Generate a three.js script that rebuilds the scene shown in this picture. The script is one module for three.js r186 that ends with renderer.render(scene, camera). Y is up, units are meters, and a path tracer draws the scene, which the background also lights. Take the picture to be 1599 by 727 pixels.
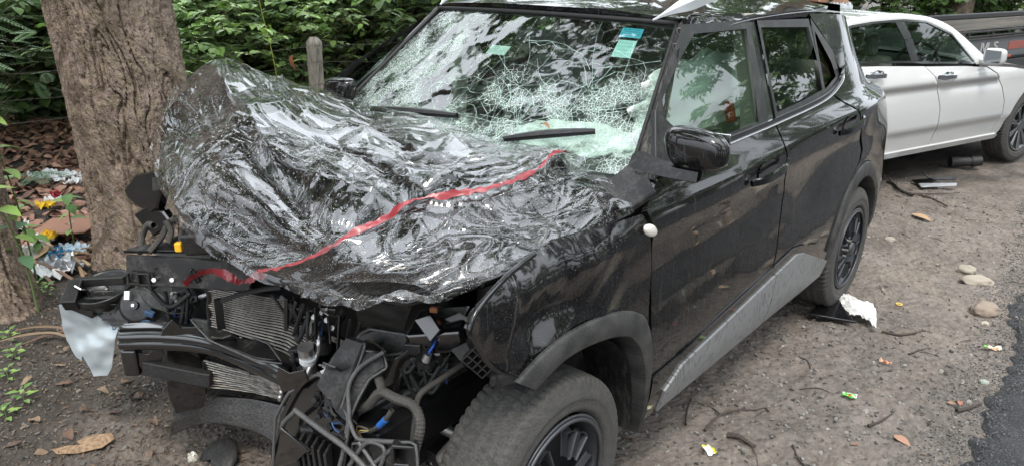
import * as THREE from 'three';
import { mergeGeometries, mergeVertices } from 'three/addons/utils/BufferGeometryUtils.js';
import { RoundedBoxGeometry } from 'three/addons/geometries/RoundedBoxGeometry.js';
import { ConvexGeometry } from 'three/addons/geometries/ConvexGeometry.js';
import { FontLoader } from 'three/addons/loaders/FontLoader.js';
import { TextGeometry } from 'three/addons/geometries/TextGeometry.js';
import { createNoise3D } from 'simplex-noise';
import { MarchingCubes } from 'three/addons/objects/MarchingCubes.js';

// ---------------------------------------------------------------- camera, sky, sun, exposure
const scene = new THREE.Scene();
const camera = new THREE.PerspectiveCamera(34.09, 1024 / 465, 0.05, 400);
camera.position.set(1.8615, 1.6662, 1.4261);
camera.up.set(-0.2237, 0.94256, -0.24808);
camera.lookAt(1.8615 - 0.60161, 1.6662 - 0.33378, 1.4261 - 0.72571);
const renderer = new THREE.WebGLRenderer({ antialias: true });
renderer.setSize(1024, 465);
renderer.toneMapping = THREE.LinearToneMapping;
renderer.toneMappingExposure = 4.1;
renderer.shadowMap.enabled = true;
{ // overcast sky: a soft grey-blue vault, brighter towards the zenith
  const W = 256, H = 128, d = new Float32Array(W * H * 4);
  for (let j = 0; j < H; j++) for (let i = 0; i < W; i++) {
    const el = (j + 0.5) / H * Math.PI - Math.PI / 2, s = Math.max(0, Math.sin(el));
    const a = i / W * Math.PI * 2;
    const cl = 1 + 0.10 * Math.sin(a * 3 + 5 * s) * Math.cos(s * 7 + a) * (1 - s) + 0.06 * Math.sin(a * 7 - 9 * s) * (1 - s);
    const L = 1.25 * (1 + 2 * s) / 3 * cl, k = (j * W + i) * 4;
    d[k] = L * 0.94; d[k + 1] = L * 1.0; d[k + 2] = L * 1.08; d[k + 3] = 1;
  }
  const t = new THREE.DataTexture(d, W, H, THREE.RGBAFormat, THREE.FloatType);
  t.mapping = THREE.EquirectangularReflectionMapping; t.magFilter = THREE.LinearFilter; t.minFilter = THREE.LinearFilter;
  t.needsUpdate = true; scene.background = t; scene.environment = t;
}
const sun = new THREE.DirectionalLight(0xfff4e4, 0.55);
sun.position.set(9, 22, 7); sun.target.position.set(0, 0, -1);
sun.castShadow = true; sun.shadow.radius = 26; sun.shadow.mapSize.set(2048, 2048);
Object.assign(sun.shadow.camera, { left: -14, right: 14, top: 14, bottom: -14, near: 1, far: 60 });
scene.add(sun, sun.target);

// ---------------------------------------------------------------- helpers
function mulberry(a) { return () => { a |= 0; a = a + 0x6D2B79F5 | 0; let t = Math.imul(a ^ a >>> 15, 1 | a); t = t + Math.imul(t ^ t >>> 7, 61 | t) ^ t; return ((t ^ t >>> 14) >>> 0) / 4294967296; }; }
const rnd = mulberry(20240611);
const rr = (a, b) => a + (b - a) * rnd();
const n3 = createNoise3D(mulberry(77));
const fbm = (x, y, z, o = 4) => { let s = 0, a = 0.5, f = 1; for (let i = 0; i < o; i++) { s += a * n3(x * f, y * f, z * f); a *= 0.5; f *= 2.03; } return s; };
const ridge = (x, y, z) => 1 - Math.abs(n3(x, y, z));
const clamp = (v, a = 0, b = 1) => Math.min(b, Math.max(a, v));
const sstep = (a, b, v) => { const t = clamp((v - a) / (b - a)); return t * t * (3 - 2 * t); };
const lerp = (a, b, t) => a + (b - a) * t;
const V = (x, y, z) => new THREE.Vector3(x, y, z);
const VA = (a) => new THREE.Vector3(a[0], a[1], a[2]);
const used = {};
function numbered(n) { const k = used[n] = (used[n] ?? -1) + 1; return k ? n + '_' + String(k).padStart(3, '0') : n; }
function shade(o) { o.traverse(m => { if (m.isMesh) { m.castShadow = true; m.receiveShadow = true; } }); }
function part(name, geo, mat, parent) { const m = new THREE.Mesh(geo, mat); m.name = name; m.castShadow = m.receiveShadow = true; parent.add(m); return m; }
function tag(o, label, category, group) { o.userData.label = label; o.userData.category = category; if (group) o.userData.group = group; return o; }
function thing(name, label, category, pos = [0, 0, 0], group) { const g = new THREE.Group(); g.name = numbered(name); g.position.set(...pos); scene.add(g); return tag(g, label, category, group); }
function single(name, geo, mat, label, category, group) { const m = new THREE.Mesh(geo, mat); m.name = numbered(name); m.castShadow = m.receiveShadow = true; scene.add(m); return tag(m, label, category, group); }
function structure(name, geo, mat) { const m = new THREE.Mesh(geo, mat); m.name = name; m.castShadow = m.receiveShadow = true; m.userData.kind = 'structure'; scene.add(m); return m; }
function inst(name, geo, mat, mats, cols, parent = scene) {
  const m = new THREE.InstancedMesh(geo, mat, mats.length); m.name = parent === scene ? numbered(name) : name;
  mats.forEach((q, i) => m.setMatrixAt(i, q)); if (cols) cols.forEach((c, i) => m.setColorAt(i, c));
  m.castShadow = m.receiveShadow = true; m.userData.kind = 'stuff'; parent.add(m); return m;
}
const lin = (r, g, b) => new THREE.Color().setRGB(r, g, b);
function std(col, rough = 0.6, metal = 0, extra = {}) { return new THREE.MeshStandardMaterial({ color: Array.isArray(col) ? lin(...col) : col, roughness: rough, metalness: metal, side: THREE.DoubleSide, ...extra }); }
function phys(col, rough, extra = {}) { return new THREE.MeshPhysicalMaterial({ color: Array.isArray(col) ? lin(...col) : col, roughness: rough, side: THREE.DoubleSide, ...extra }); }
// texture from a function of (u, v) in 0..1 -> [r, g, b] (linear for data, sRGB-coded when srgb)
const toS = (c) => c <= 0.0031308 ? 12.92 * c : 1.055 * Math.pow(c, 1 / 2.4) - 0.055;
function tex(W, H, f, srgb, rep) {
  const d = new Uint8Array(W * H * 4);
  for (let j = 0; j < H; j++) for (let i = 0; i < W; i++) {
    const c = f((i + 0.5) / W, (j + 0.5) / H, i, j), k = (j * W + i) * 4;
    for (let q = 0; q < 3; q++) d[k + q] = 255 * clamp(srgb ? toS(clamp(c[q])) : c[q]);
    d[k + 3] = 255;
  }
  const t = new THREE.DataTexture(d, W, H, THREE.RGBAFormat); t.magFilter = THREE.LinearFilter; t.minFilter = THREE.LinearFilter;
  t.wrapS = t.wrapT = THREE.RepeatWrapping; if (srgb) t.colorSpace = THREE.SRGBColorSpace; if (rep) t.repeat.set(...rep); t.needsUpdate = true; return t;
}
// seamless noise on a torus, cheap: blend of shifted noise
const tn = (u, v, f, s = 0) => { const a = u * Math.PI * 2, b = v * Math.PI * 2, R = f / 6.283; return n3(Math.cos(a) * R + s, Math.sin(a) * R + Math.cos(b) * R * 1.01, Math.sin(b) * R - s); };
// geometry from a grid of points; fn(u,v)->[x,y,z]; uv metres via uvfn or u,v
function grid(nu, nv, fn, uvfn, closeU = false) {
  const pos = [], uv = [], idx = [];
  for (let j = 0; j <= nv; j++) for (let i = 0; i <= nu; i++) { const u = i / nu, v = j / nv, p = fn(u, v, i, j); pos.push(p[0], p[1], p[2]); const q = uvfn ? uvfn(u, v, p) : [u, v]; uv.push(q[0], q[1]); }
  for (let j = 0; j < nv; j++) for (let i = 0; i < nu; i++) { const a = j * (nu + 1) + i, b = a + 1, c = a + nu + 1, d = c + 1; idx.push(a, b, d, a, d, c); }
  const g = new THREE.BufferGeometry();
  g.setAttribute('position', new THREE.Float32BufferAttribute(pos, 3)); g.setAttribute('uv', new THREE.Float32BufferAttribute(uv, 2)); g.setIndex(idx); g.computeVertexNormals();
  if (closeU) { const n = g.attributes.normal; for (let j = 0; j <= nv; j++) { const a = j * (nu + 1), b = a + nu; const x = n.getX(a) + n.getX(b), y = n.getY(a) + n.getY(b), z = n.getZ(a) + n.getZ(b), l = Math.hypot(x, y, z) || 1; n.setXYZ(a, x / l, y / l, z / l); n.setXYZ(b, x / l, y / l, z / l); } }
  return g;
}
function merge(list) {
  return mergeGeometries(list.map(g => { let h = g.index ? g.toNonIndexed() : g; if (!h.attributes.uv) h.setAttribute('uv', new THREE.Float32BufferAttribute(new Float32Array(h.attributes.position.count * 2), 2)); for (const k of Object.keys(h.attributes)) if (!['position', 'normal', 'uv'].includes(k)) h.deleteAttribute(k); return h; }));
}
function tube(pts, r, seg = 0, rad = 8, taper) {
  const c = new THREE.CatmullRomCurve3(pts.map(VA)); const n = seg || Math.max(6, pts.length * 5);
  const g = new THREE.TubeGeometry(c, n, r, rad, false);
  if (taper) { const p = g.attributes.position; for (let i = 0; i <= n; i++) { const o = c.getPointAt(i / n), s = taper(i / n); for (let k = 0; k <= rad; k++) { const q = i * (rad + 1) + k; p.setXYZ(q, o.x + (p.getX(q) - o.x) * s, o.y + (p.getY(q) - o.y) * s, o.z + (p.getZ(q) - o.z) * s); } } g.computeVertexNormals(); }
  return g;
}
function rod(a, b, r, rad = 8) { return new THREE.TubeGeometry(new THREE.LineCurve3(VA(a), VA(b)), 1, r, rad, false); }
function cyl(a, b, r0, r1 = r0, n = 20) { // closed cylinder between points
  const A = VA(a), B = VA(b), g = new THREE.CylinderGeometry(r1, r0, A.distanceTo(B), n); g.translate(0, A.distanceTo(B) / 2, 0);
  g.applyQuaternion(new THREE.Quaternion().setFromUnitVectors(V(0, 1, 0), B.clone().sub(A).normalize())); g.translate(...a); return g;
}
// solid slab from a list of 3-D corner points (roughly planar) with thickness th, bevelled edges
function slab(pts, th, bev = 0.002) {
  const P = pts.map(VA), n = V(0, 0, 0);
  for (let i = 0; i < P.length; i++) { const a = P[i], b = P[(i + 1) % P.length]; n.x += (a.y - b.y) * (a.z + b.z); n.y += (a.z - b.z) * (a.x + b.x); n.z += (a.x - b.x) * (a.y + b.y); }
  n.normalize(); const u = P[1].clone().sub(P[0]).normalize(), o = P[0].clone(), v = V(0, 0, 0).crossVectors(n, u).normalize(); u.crossVectors(v, n);
  const sh = new THREE.Shape(P.map(p => { const q = p.clone().sub(o); return new THREE.Vector2(q.dot(u), q.dot(v)); }));
  const g = new THREE.ExtrudeGeometry(sh, { depth: th, bevelEnabled: bev > 0, bevelSize: bev, bevelThickness: bev, bevelSegments: 1, curveSegments: 4 });
  g.translate(0, 0, -th / 2); g.applyMatrix4(new THREE.Matrix4().makeBasis(u, v, n).setPosition(o)); return g;
}
function bx(w, h, d, pos, rot = [0, 0, 0], r = 0.004) { const g = new RoundedBoxGeometry(w, h, d, 2, Math.min(r, w / 2.1, h / 2.1, d / 2.1)); g.applyMatrix4(new THREE.Matrix4().compose(VA(pos), new THREE.Quaternion().setFromEuler(new THREE.Euler(...rot)), V(1, 1, 1))); return g; }
// box whose long axis runs from a to b, height h along hint, width w
function beam(a, b, w, h, hint = [0, 1, 0], r = 0.004) {
  const A = VA(a), B = VA(b), z = B.clone().sub(A), L = z.length(); z.normalize(); const x = V(0, 0, 0).crossVectors(VA(hint), z).normalize(), y = V(0, 0, 0).crossVectors(z, x);
  const g = new RoundedBoxGeometry(w, h, L, 2, Math.min(r, w / 2.1, h / 2.1)); g.applyMatrix4(new THREE.Matrix4().makeBasis(x, y, z).setPosition(A.add(B).multiplyScalar(0.5))); return g;
}
// sheet metal: polygon in a (p, q) plane cut into small cells and mapped by fn(p,q) -> [x,y,z]; flange of depth fl turned inwards along -normal
function panel(poly, fn, cell = 0.03, fl = 0.015, sgn = 1, uvs = 1) {
  let minp = 1e9, maxp = -1e9, minq = 1e9, maxq = -1e9; for (const [p, q] of poly) { minp = Math.min(minp, p); maxp = Math.max(maxp, p); minq = Math.min(minq, q); maxq = Math.max(maxq, q); }
  const pos = [], nor = [], uv = [], e = 1e-3;
  const N = (p, q) => { const a = fn(p + e, q), b = fn(p - e, q), c = fn(p, q + e), d = fn(p, q - e); const n = V(a[0] - b[0], a[1] - b[1], a[2] - b[2]).cross(V(c[0] - d[0], c[1] - d[1], c[2] - d[2])).normalize().multiplyScalar(sgn); return n; };
  const put = (p, q) => { const a = fn(p, q), n = N(p, q); pos.push(...a); nor.push(n.x, n.y, n.z); uv.push(p * uvs, q * uvs); };
  const clipHalf = (pts, ax, s, lim) => { const o = []; for (let i = 0; i < pts.length; i++) { const a = pts[i], b = pts[(i + 1) % pts.length], da = s * (a[ax] - lim), db = s * (b[ax] - lim); if (da >= 0) o.push(a); if (da * db < 0) { const t = da / (da - db); o.push([a[0] + (b[0] - a[0]) * t, a[1] + (b[1] - a[1]) * t]); } } return o; };
  const np = Math.ceil((maxp - minp) / cell), nq = Math.ceil((maxq - minq) / cell);
  for (let i = 0; i < np; i++) {
    const p0 = minp + i * cell, col = clipHalf(clipHalf(poly, 0, 1, p0), 0, -1, p0 + cell); if (col.length < 3) continue;
    for (let j = 0; j < nq; j++) {
      const q0 = minq + j * cell, c = clipHalf(clipHalf(col, 1, 1, q0), 1, -1, q0 + cell); if (c.length < 3) continue;
      const pts = c.map(a => new THREE.Vector2(a[0], a[1])); if (Math.abs(THREE.ShapeUtils.area(pts)) < 1e-9) continue;
      for (const t of THREE.ShapeUtils.triangulateShape(pts, [])) { const [A, B, E] = t.map(k => c[k]); const up = (B[0] - A[0]) * (E[1] - A[1]) - (B[1] - A[1]) * (E[0] - A[0]); for (const k of (up * sgn > 0 ? t : [t[0], t[2], t[1]])) put(c[k][0], c[k][1]); }
    }
  }
  if (fl) { // flange along the outline
    for (let i = 0; i < poly.length; i++) { const a = poly[i], b = poly[(i + 1) % poly.length], L = Math.hypot(a[0] - b[0], a[1] - b[1]), n = Math.max(1, Math.ceil(L / cell));
      for (let k = 0; k < n; k++) { const s = [0, 1].map(t => { const w = (k + t) / n, p = a[0] + (b[0] - a[0]) * w, q = a[1] + (b[1] - a[1]) * w, P = VA(fn(p, q)), m = N(p, q); return [P, P.clone().addScaledVector(m, -fl), p, q]; });
        const fn2 = s[1][0].clone().sub(s[0][0]).cross(s[0][1].clone().sub(s[0][0])).normalize();
        for (const [w, z] of [[0, 0], [1, 0], [1, 1], [0, 0], [1, 1], [0, 1]]) { pos.push(...s[w][z].toArray()); nor.push(fn2.x, fn2.y, fn2.z); uv.push(s[w][2] * uvs, s[w][3] * uvs); } } }
  }
  const g = new THREE.BufferGeometry(); g.setAttribute('position', new THREE.Float32BufferAttribute(pos, 3)); g.setAttribute('normal', new THREE.Float32BufferAttribute(nor, 3)); g.setAttribute('uv', new THREE.Float32BufferAttribute(uv, 2)); return g;
}
function resample(loop, n) { const L = [0]; for (let i = 0; i < loop.length; i++) { const a = loop[i], b = loop[(i + 1) % loop.length]; L.push(L[i] + Math.hypot(...a.map((v, k) => v - b[k]))); } const o = []; for (let k = 0; k < n; k++) { const s = L[loop.length] * k / n; let i = 0; while (L[i + 1] < s) i++; const t = (s - L[i]) / (L[i + 1] - L[i] || 1), a = loop[i], b = loop[(i + 1) % loop.length]; o.push(a.map((v, q) => v + (b[q] - v) * t)); } return o; }
// frame between two closed loops with matching corners, mapped by fn
function ring(outer, inner, fn, per = 8) {
  const pts = []; const n = outer.length;
  for (let i = 0; i <= n; i++) for (let k = 0; k < (i === n ? 1 : per); k++) { const t = k / per, A = outer[i % n], B = outer[(i + 1) % n], a = inner[i % n], b = inner[(i + 1) % n]; pts.push([[lerp(A[0], B[0], t), lerp(A[1], B[1], t)], [lerp(a[0], b[0], t), lerp(a[1], b[1], t)]]); }
  return grid(pts.length - 1, 2, (u, v, i, j) => { const [o, q] = pts[i]; return fn(lerp(o[0], q[0], v), lerp(o[1], q[1], v)); }, (u, v, p) => [p[2], p[1]]);
}

function mirrorX(g0) { const g = g0.index ? g0.toNonIndexed() : g0.clone(); for (const k of ['position', 'normal']) { const a = g.attributes[k]; for (let i = 0; i < a.count; i++) a.setX(i, -a.getX(i)); }
  for (const k of Object.keys(g.attributes)) { const a = g.attributes[k], n = a.itemSize; for (let i = 0; i < a.count; i += 3) for (let q = 0; q < n; q++) { const t = a.array[(i + 1) * n + q]; a.array[(i + 1) * n + q] = a.array[(i + 2) * n + q]; a.array[(i + 2) * n + q] = t; } } return g; }
// smooth interpolation through knots
function spline(K, Vv) { return (x) => { if (x <= K[0]) return Vv[0]; const n = K.length - 1; if (x >= K[n]) return Vv[n]; let i = 0; while (x > K[i + 1]) i++; const h = K[i + 1] - K[i], t = (x - K[i]) / h; const m = (k) => { if (k <= 0) return (Vv[1] - Vv[0]) / (K[1] - K[0]); if (k >= n) return (Vv[n] - Vv[n - 1]) / (K[n] - K[n - 1]); const a = (Vv[k] - Vv[k - 1]) / (K[k] - K[k - 1]), b = (Vv[k + 1] - Vv[k]) / (K[k + 1] - K[k]); return a * b <= 0 ? 0 : 2 * a * b / (a + b); }; const t2 = t * t, t3 = t2 * t; return (2 * t3 - 3 * t2 + 1) * Vv[i] + (t3 - 2 * t2 + t) * h * m(i) + (-2 * t3 + 3 * t2) * Vv[i + 1] + (t3 - t2) * h * m(i + 1); }; }
// bicubic surface through a grid of control points
function cr(a, b, c, d, t) { return 0.5 * (2 * b + (c - a) * t + (2 * a - 5 * b + 4 * c - d) * t * t + (3 * b - a - 3 * c + d) * t * t * t); }
function patch(G) { const nv = G.length - 1, nu = G[0].length - 1; const get = (j, i) => { const jj = clamp(j, 0, nv), ii = clamp(i, 0, nu), p = G[jj][ii]; if (jj === j && ii === i) return p; const q = G[clamp(2 * jj - j, 0, nv)][clamp(2 * ii - i, 0, nu)]; return p.map((v, k) => 2 * v - q[k]); };
  return (u, v) => { const x = clamp(u) * nu, y = clamp(v) * nv, i = Math.min(nu - 1, Math.floor(x)), j = Math.min(nv - 1, Math.floor(y)), s = x - i, t = y - j, o = []; for (let k = 0; k < 3; k++) { const row = []; for (let q = -1; q <= 2; q++) row.push(cr(get(j + q, i - 1)[k], get(j + q, i)[k], get(j + q, i + 1)[k], get(j + q, i + 2)[k], s)); o.push(cr(...row, t)); } return o; }; }
function sweep(pts, prof, up = [0, 1, 0], n = 30, scaleFn) { // closed profile [[a,b],...] swept along a smooth path
  const c = new THREE.CatmullRomCurve3(pts.map(VA)), fr = []; for (let i = 0; i <= n; i++) { const p = c.getPointAt(i / n), t = c.getTangentAt(i / n), x = V(0, 0, 0).crossVectors(VA(up), t).normalize(), y = V(0, 0, 0).crossVectors(t, x); fr.push([p, x, y]); }
  const m = prof.length; const g = grid(m, n, (u, v, i, j) => { const [p, x, y] = fr[j], q = prof[i % m], s = scaleFn ? scaleFn(v) : 1; return [p.x + (x.x * q[0] + y.x * q[1]) * s, p.y + (x.y * q[0] + y.y * q[1]) * s, p.z + (x.z * q[0] + y.z * q[1]) * s]; });
  return crease(g, 35);
}
function crease(g0, deg) { const g = g0.index ? g0.toNonIndexed() : g0, p = g.attributes.position, fn = [], map = new Map(), cs = Math.cos(deg * Math.PI / 180); const a = V(0, 0, 0), b = V(0, 0, 0), c = V(0, 0, 0); const key = (i) => Math.round(p.getX(i) * 2e4) + '_' + Math.round(p.getY(i) * 2e4) + '_' + Math.round(p.getZ(i) * 2e4);
  for (let i = 0; i < p.count; i += 3) { a.fromBufferAttribute(p, i); b.fromBufferAttribute(p, i + 1); c.fromBufferAttribute(p, i + 2); const n = b.sub(a).cross(c.sub(a)); const l = n.length(); fn.push(n.clone()); for (let k = 0; k < 3; k++) { const q = key(i + k); if (!map.has(q)) map.set(q, []); map.get(q).push(i / 3); } }
  const N = new Float32Array(p.count * 3), u = fn.map(n => n.clone().normalize()); for (let i = 0; i < p.count; i++) { const f = Math.floor(i / 3), s = V(0, 0, 0); for (const q of map.get(key(i))) if (u[q].dot(u[f]) > cs) s.add(fn[q]); s.normalize(); N.set([s.x, s.y, s.z], i * 3); } g.setAttribute('normal', new THREE.BufferAttribute(N, 3)); return g; }

// ---------------------------------------------------------------- shared materials
// black paint with dried mud specks, dust film patches and rain streaks (grain of their own)
function dirtPaint(seed, W, H, speck, streak, film, size) {
  const R = mulberry(seed), m = new Float32Array(W * H);
  const blot = (x, y, r, a, sy = 1) => { const rx = Math.ceil(r + 1), ry = Math.ceil(r * sy + 1); for (let j = -ry; j <= ry; j++) for (let i = -rx; i <= rx; i++) { const d = Math.hypot(i / r, j / (r * sy)); if (d < 1) { const k = ((y + j + H) % H) * W + (x + i + W) % W; m[k] = Math.max(m[k], a * (1 - d * d)); } } };
  for (let k = 0; k < speck; k++) blot(R() * W | 0, R() * H | 0, 0.8 + 2.0 * R() * R() * R(), 0.25 + 0.75 * R());
  for (let k = 0; k < streak; k++) { const x = R() * W | 0, y = R() * H | 0, L = (20 + R() * 140) | 0, a = 0.08 + 0.3 * R(), w = 1 + (R() * 2 | 0); for (let j = 0; j < L; j++) { const q = a * (1 - j / L) * (0.6 + 0.4 * R()); for (let i = 0; i < w; i++) { const kk = ((y - j + H) % H) * W + (x + i) % W; m[kk] = Math.max(m[kk], q); } } }
  for (let j = 0; j < H; j++) for (let i = 0; i < W; i++) { const u = i / W, v = j / H, k = j * W + i; const f = film * clamp(0.5 + 0.4 * tn(u, v, 5, seed % 17) + 0.4 * tn(u, v, 16, 3) + 0.8 * tn(u, v, 90, 9)); m[k] = clamp(m[k] + f * (0.7 + 0.6 * R())); }
  const map = tex(W, H, (u, v, i, j) => { const q = m[j * W + i]; return [0.0035 + 0.17 * q, 0.0036 + 0.157 * q, 0.004 + 0.14 * q]; }, true, [1 / size, 1 / size]);
  const rg = tex(W, H, (u, v, i, j) => { const q = m[j * W + i]; return [1 - 0.9 * clamp(q * 1.6), 0.25 + 0.6 * clamp(q * 2), 0]; }, false, [1 / size, 1 / size]);
  return { map, rg };
}
const dp1 = dirtPaint(11, 1024, 1024, 3800, 520, 0.022, 1.1), dp2 = dirtPaint(23, 1024, 1024, 8000, 160, 0.045, 0.9), dp3 = dirtPaint(5, 512, 512, 260, 60, 0.006, 1.0);
const paintOf = (d, cr = 0.05) => new THREE.MeshPhysicalMaterial({ map: d.map, roughness: 1, roughnessMap: d.rg, clearcoat: 1, clearcoatMap: d.rg, clearcoatRoughness: cr, specularIntensity: 0.12, side: THREE.DoubleSide });
const M = {};
M.paint = paintOf(dp1, 0.04); M.paintDirty = paintOf(dp2, 0.09); M.paintClean = paintOf(dp3, 0.03);
{ // black moulded plastic, matt with dust in its grain
  const t = tex(512, 512, (u, v) => { const q = clamp(0.30 + 0.5 * tn(u, v, 9, 2) + 0.35 * tn(u, v, 40, 5) + 0.3 * tn(u, v, 130, 8)); return [0.006 + 0.046 * q * q, 0.006 + 0.043 * q * q, 0.0065 + 0.039 * q * q]; }, true, [1.5, 1.5]);
  M.plastic = std(0xffffff, 0.34, 0, { map: t });
  M.plasticMatt = std(0xffffff, 0.62, 0, { map: t });
  M.plasticGloss = phys([0.004, 0.004, 0.0045], 0.18, { clearcoat: 1, clearcoatRoughness: 0.06 });
  const d = tex(512, 512, (u, v) => { const q = clamp(0.45 + 0.5 * tn(u, v, 7, 4) + 0.4 * tn(u, v, 60, 1)); return [0.016 + 0.036 * q, 0.016 + 0.034 * q, 0.016 + 0.031 * q]; }, true, [2, 2]);
  M.cladding = std(0xffffff, 0.6, 0, { map: d });
}
M.darkMetal = std([0.02, 0.02, 0.022], 0.4, 0.5);
M.rubber = std([0.012, 0.012, 0.012], 0.6);
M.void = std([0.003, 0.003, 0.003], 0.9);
M.alu = std([0.62, 0.62, 0.63], 0.38, 1);
M.steel = std([0.35, 0.34, 0.33], 0.45, 0.9);
M.rail = phys([0.50, 0.52, 0.54], 0.32, { metalness: 0.55, clearcoat: 0.5 });
M.beige = std([0.42, 0.40, 0.35], 0.85);
M.greyFabric = std([0.16, 0.16, 0.155], 0.9);
M.darkTrim = std([0.035, 0.035, 0.036], 0.7);
M.white = std([0.72, 0.73, 0.72], 0.6);
M.red = std([0.26, 0.010, 0.014], 0.5);
M.glass = phys([0.72, 0.83, 0.775], 0.012, { transmission: 1, thickness: 0, ior: 1.75 });
M.glassDark = phys([0.50, 0.62, 0.54], 0.012, { transmission: 1, thickness: 0, ior: 1.7 });

// ---------------------------------------------------------------- ground and road
const roadX = (z) => 1.635 + 0.05 * (z + 2) + 0.05 * n3(z * 0.9, 3, 0) + 0.02 * n3(z * 5, 8, 0);   // ragged edge of the asphalt
function gh(x, z) {
  const far = sstep(-3.0, -5.2, x), car = 1 - sstep(0.95, 1.5, Math.abs(x)) * 1;
  let h = 0.030 * fbm(x * 0.7, 1, z * 0.7, 3) + 0.012 * fbm(x * 3, 5, z * 3, 3);
  h += 0.006 * n3(x * 11, 2, z * 11) + 0.0055 * n3(x * 29, 7, z * 29) + 0.0035 * n3(x * 55, 3, z * 55);
  h *= 1 - 0.55 * sstep(1.3, 1.7, x);
  h += far * (0.10 + 0.12 * fbm(x * 0.5, 9, z * 0.5, 3));
  h -= 0.012 * car * (z > -3.4 && z < 1 ? 1 : 0);
  return h - 0.012;
}
{
  const ax = [], az = [];
  for (let x = -70; x < -8; x += 4) ax.push(x); for (let x = -8; x < -3.6; x += 0.10) ax.push(x); for (let x = -3.6; x < 1.9; x += 0.016) ax.push(x); for (let x = 1.9; x <= 74; x += 4) ax.push(x);
  for (let z = -90; z < -10; z += 5) az.push(z); for (let z = -10; z < -6.5; z += 0.12) az.push(z); for (let z = -6.5; z < -3.5; z += 0.03) az.push(z); for (let z = -3.5; z < 1.3; z += 0.016) az.push(z); for (let z = 1.3; z <= 60; z += 4) az.push(z);
  const W = 1536, sz = 5;
  // soil colours: trodden grey earth, darker humus, pale chips; grain at several sizes
  const R = mulberry(91), chip = new Float32Array(W * W), tone = new Float32Array(W * W);
  for (let k = 0; k < 34000; k++) { const x = R() * W | 0, y = R() * W | 0, a = 0.8 + 3.2 * R() * R() * R(), b = a * (0.4 + 0.6 * R()), th = R() * 3.14, c = Math.cos(th), s = Math.sin(th), v = (R() - 0.45) * 1.6, q = Math.ceil(a); for (let j = -q; j <= q; j++) for (let i = -q; i <= q; i++) { const p = (i * c + j * s) / a, r = (-i * s + j * c) / b; if (p * p + r * r < 1) { const kk = ((y + j + W) % W) * W + (x + i + W) % W; chip[kk] = v; } } }
  const base = (u, v, i, j) => { const f = 0.55 * tn(u, v, 9, 1) + 0.5 * tn(u, v, 26, 2), g = tn(u, v, 110, 4), k = j * W + i; const t = clamp(0.50 + 0.26 * f + 0.22 * g + 0.45 * chip[k] + 0.16 * (R() - 0.5)); tone[k] = t; return t; };
  const map = tex(W, W, (u, v, i, j) => { const t = base(u, v, i, j); const w = clamp(0.5 + 0.8 * tn(u, v, 14, 7)); return [lerp(0.060, 0.226, t), lerp(0.050, 0.193 - 0.006 * w, t), lerp(0.042, 0.166 - 0.012 * w, t)]; }, true, [1 / sz, 1 / sz]);
  const bump = tex(W, W, (u, v, i, j) => { const t = 0.5 + 0.3 * chip[j * W + i] + 0.25 * tn(u, v, 200, 6) + 0.1 * (R() - 0.5); return [t, t, t]; }, false, [1 / sz, 1 / sz]);
  const nx = ax.length, nz = az.length, pos = [], uv = [], col = [], idx = [];
  for (const z of az) for (const x of ax) {
    const e = roadX(z), edge = sstep(e + 0.02, e + 0.14, x); let y = lerp(gh(x, z), -0.06, edge);
    pos.push(x, y, z); uv.push(x, z);
    // damp dark humus with leaf mould under the trees, dry grey earth on the shoulder: ragged border
    const hum = sstep(-0.25, 0.35, -(x + 0.55 + 0.25 * z) * 0.6 + 0.55 * fbm(x * 1.3, 4, z * 1.3, 4)), grit = 0.5 + 0.5 * n3(x * 6, 1, z * 6);
    const k = 1 - hum * (0.60 + 0.12 * grit); col.push(k, k * (1 - 0.02 * hum), k * (1 - 0.05 * hum));
  }
  for (let j = 0; j < nz - 1; j++) for (let i = 0; i < nx - 1; i++) { const a = j * nx + i; idx.push(a, a + nx, a + 1, a + 1, a + nx, a + nx + 1); }
  const g = new THREE.BufferGeometry(); g.setAttribute('position', new THREE.Float32BufferAttribute(pos, 3)); g.setAttribute('uv', new THREE.Float32BufferAttribute(uv, 2)); g.setAttribute('color', new THREE.Float32BufferAttribute(col, 3)); g.setIndex(idx); g.computeVertexNormals();
  structure('ground', g, std(0xffffff, 0.92, 0, { map, bumpMap: bump, bumpScale: 0.011, vertexColors: true }));
  // asphalt: dark binder with lighter stone chips
  const R2 = mulberry(8), st = new Float32Array(1024 * 1024);
  for (let k = 0; k < 30000; k++) { const x = R2() * 1024 | 0, y = R2() * 1024 | 0, a = 1.2 + 2.6 * R2(), q = Math.ceil(a), v = R2(); for (let j = -q; j <= q; j++) for (let i = -q; i <= q; i++) if (i * i + j * j < a * a) st[((y + j + 1024) % 1024) * 1024 + (x + i + 1024) % 1024] = 0.25 + 0.75 * v; }
  const am = tex(1024, 1024, (u, v, i, j) => { const s = st[j * 1024 + i], q = 0.026 + 0.05 * s * s + 0.012 * tn(u, v, 6, 3) + 0.008 * R2(); return [q, q * 1.0, q * 1.06]; }, true, [0.8, 0.8]);
  const ab = tex(1024, 1024, (u, v, i, j) => { const s = st[j * 1024 + i]; return [s, s, s]; }, false, [0.8, 0.8]);
  const rz = []; for (let z = -90; z < -7; z += 3) rz.push(z); for (let z = -7; z < 3; z += 0.02) rz.push(z); for (let z = 3; z <= 60; z += 3) rz.push(z);
  const cols = [0, 0.012, 0.05, 0.12, 0.25, 0.5, 1, 2, 3.5, 7.2];
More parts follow.
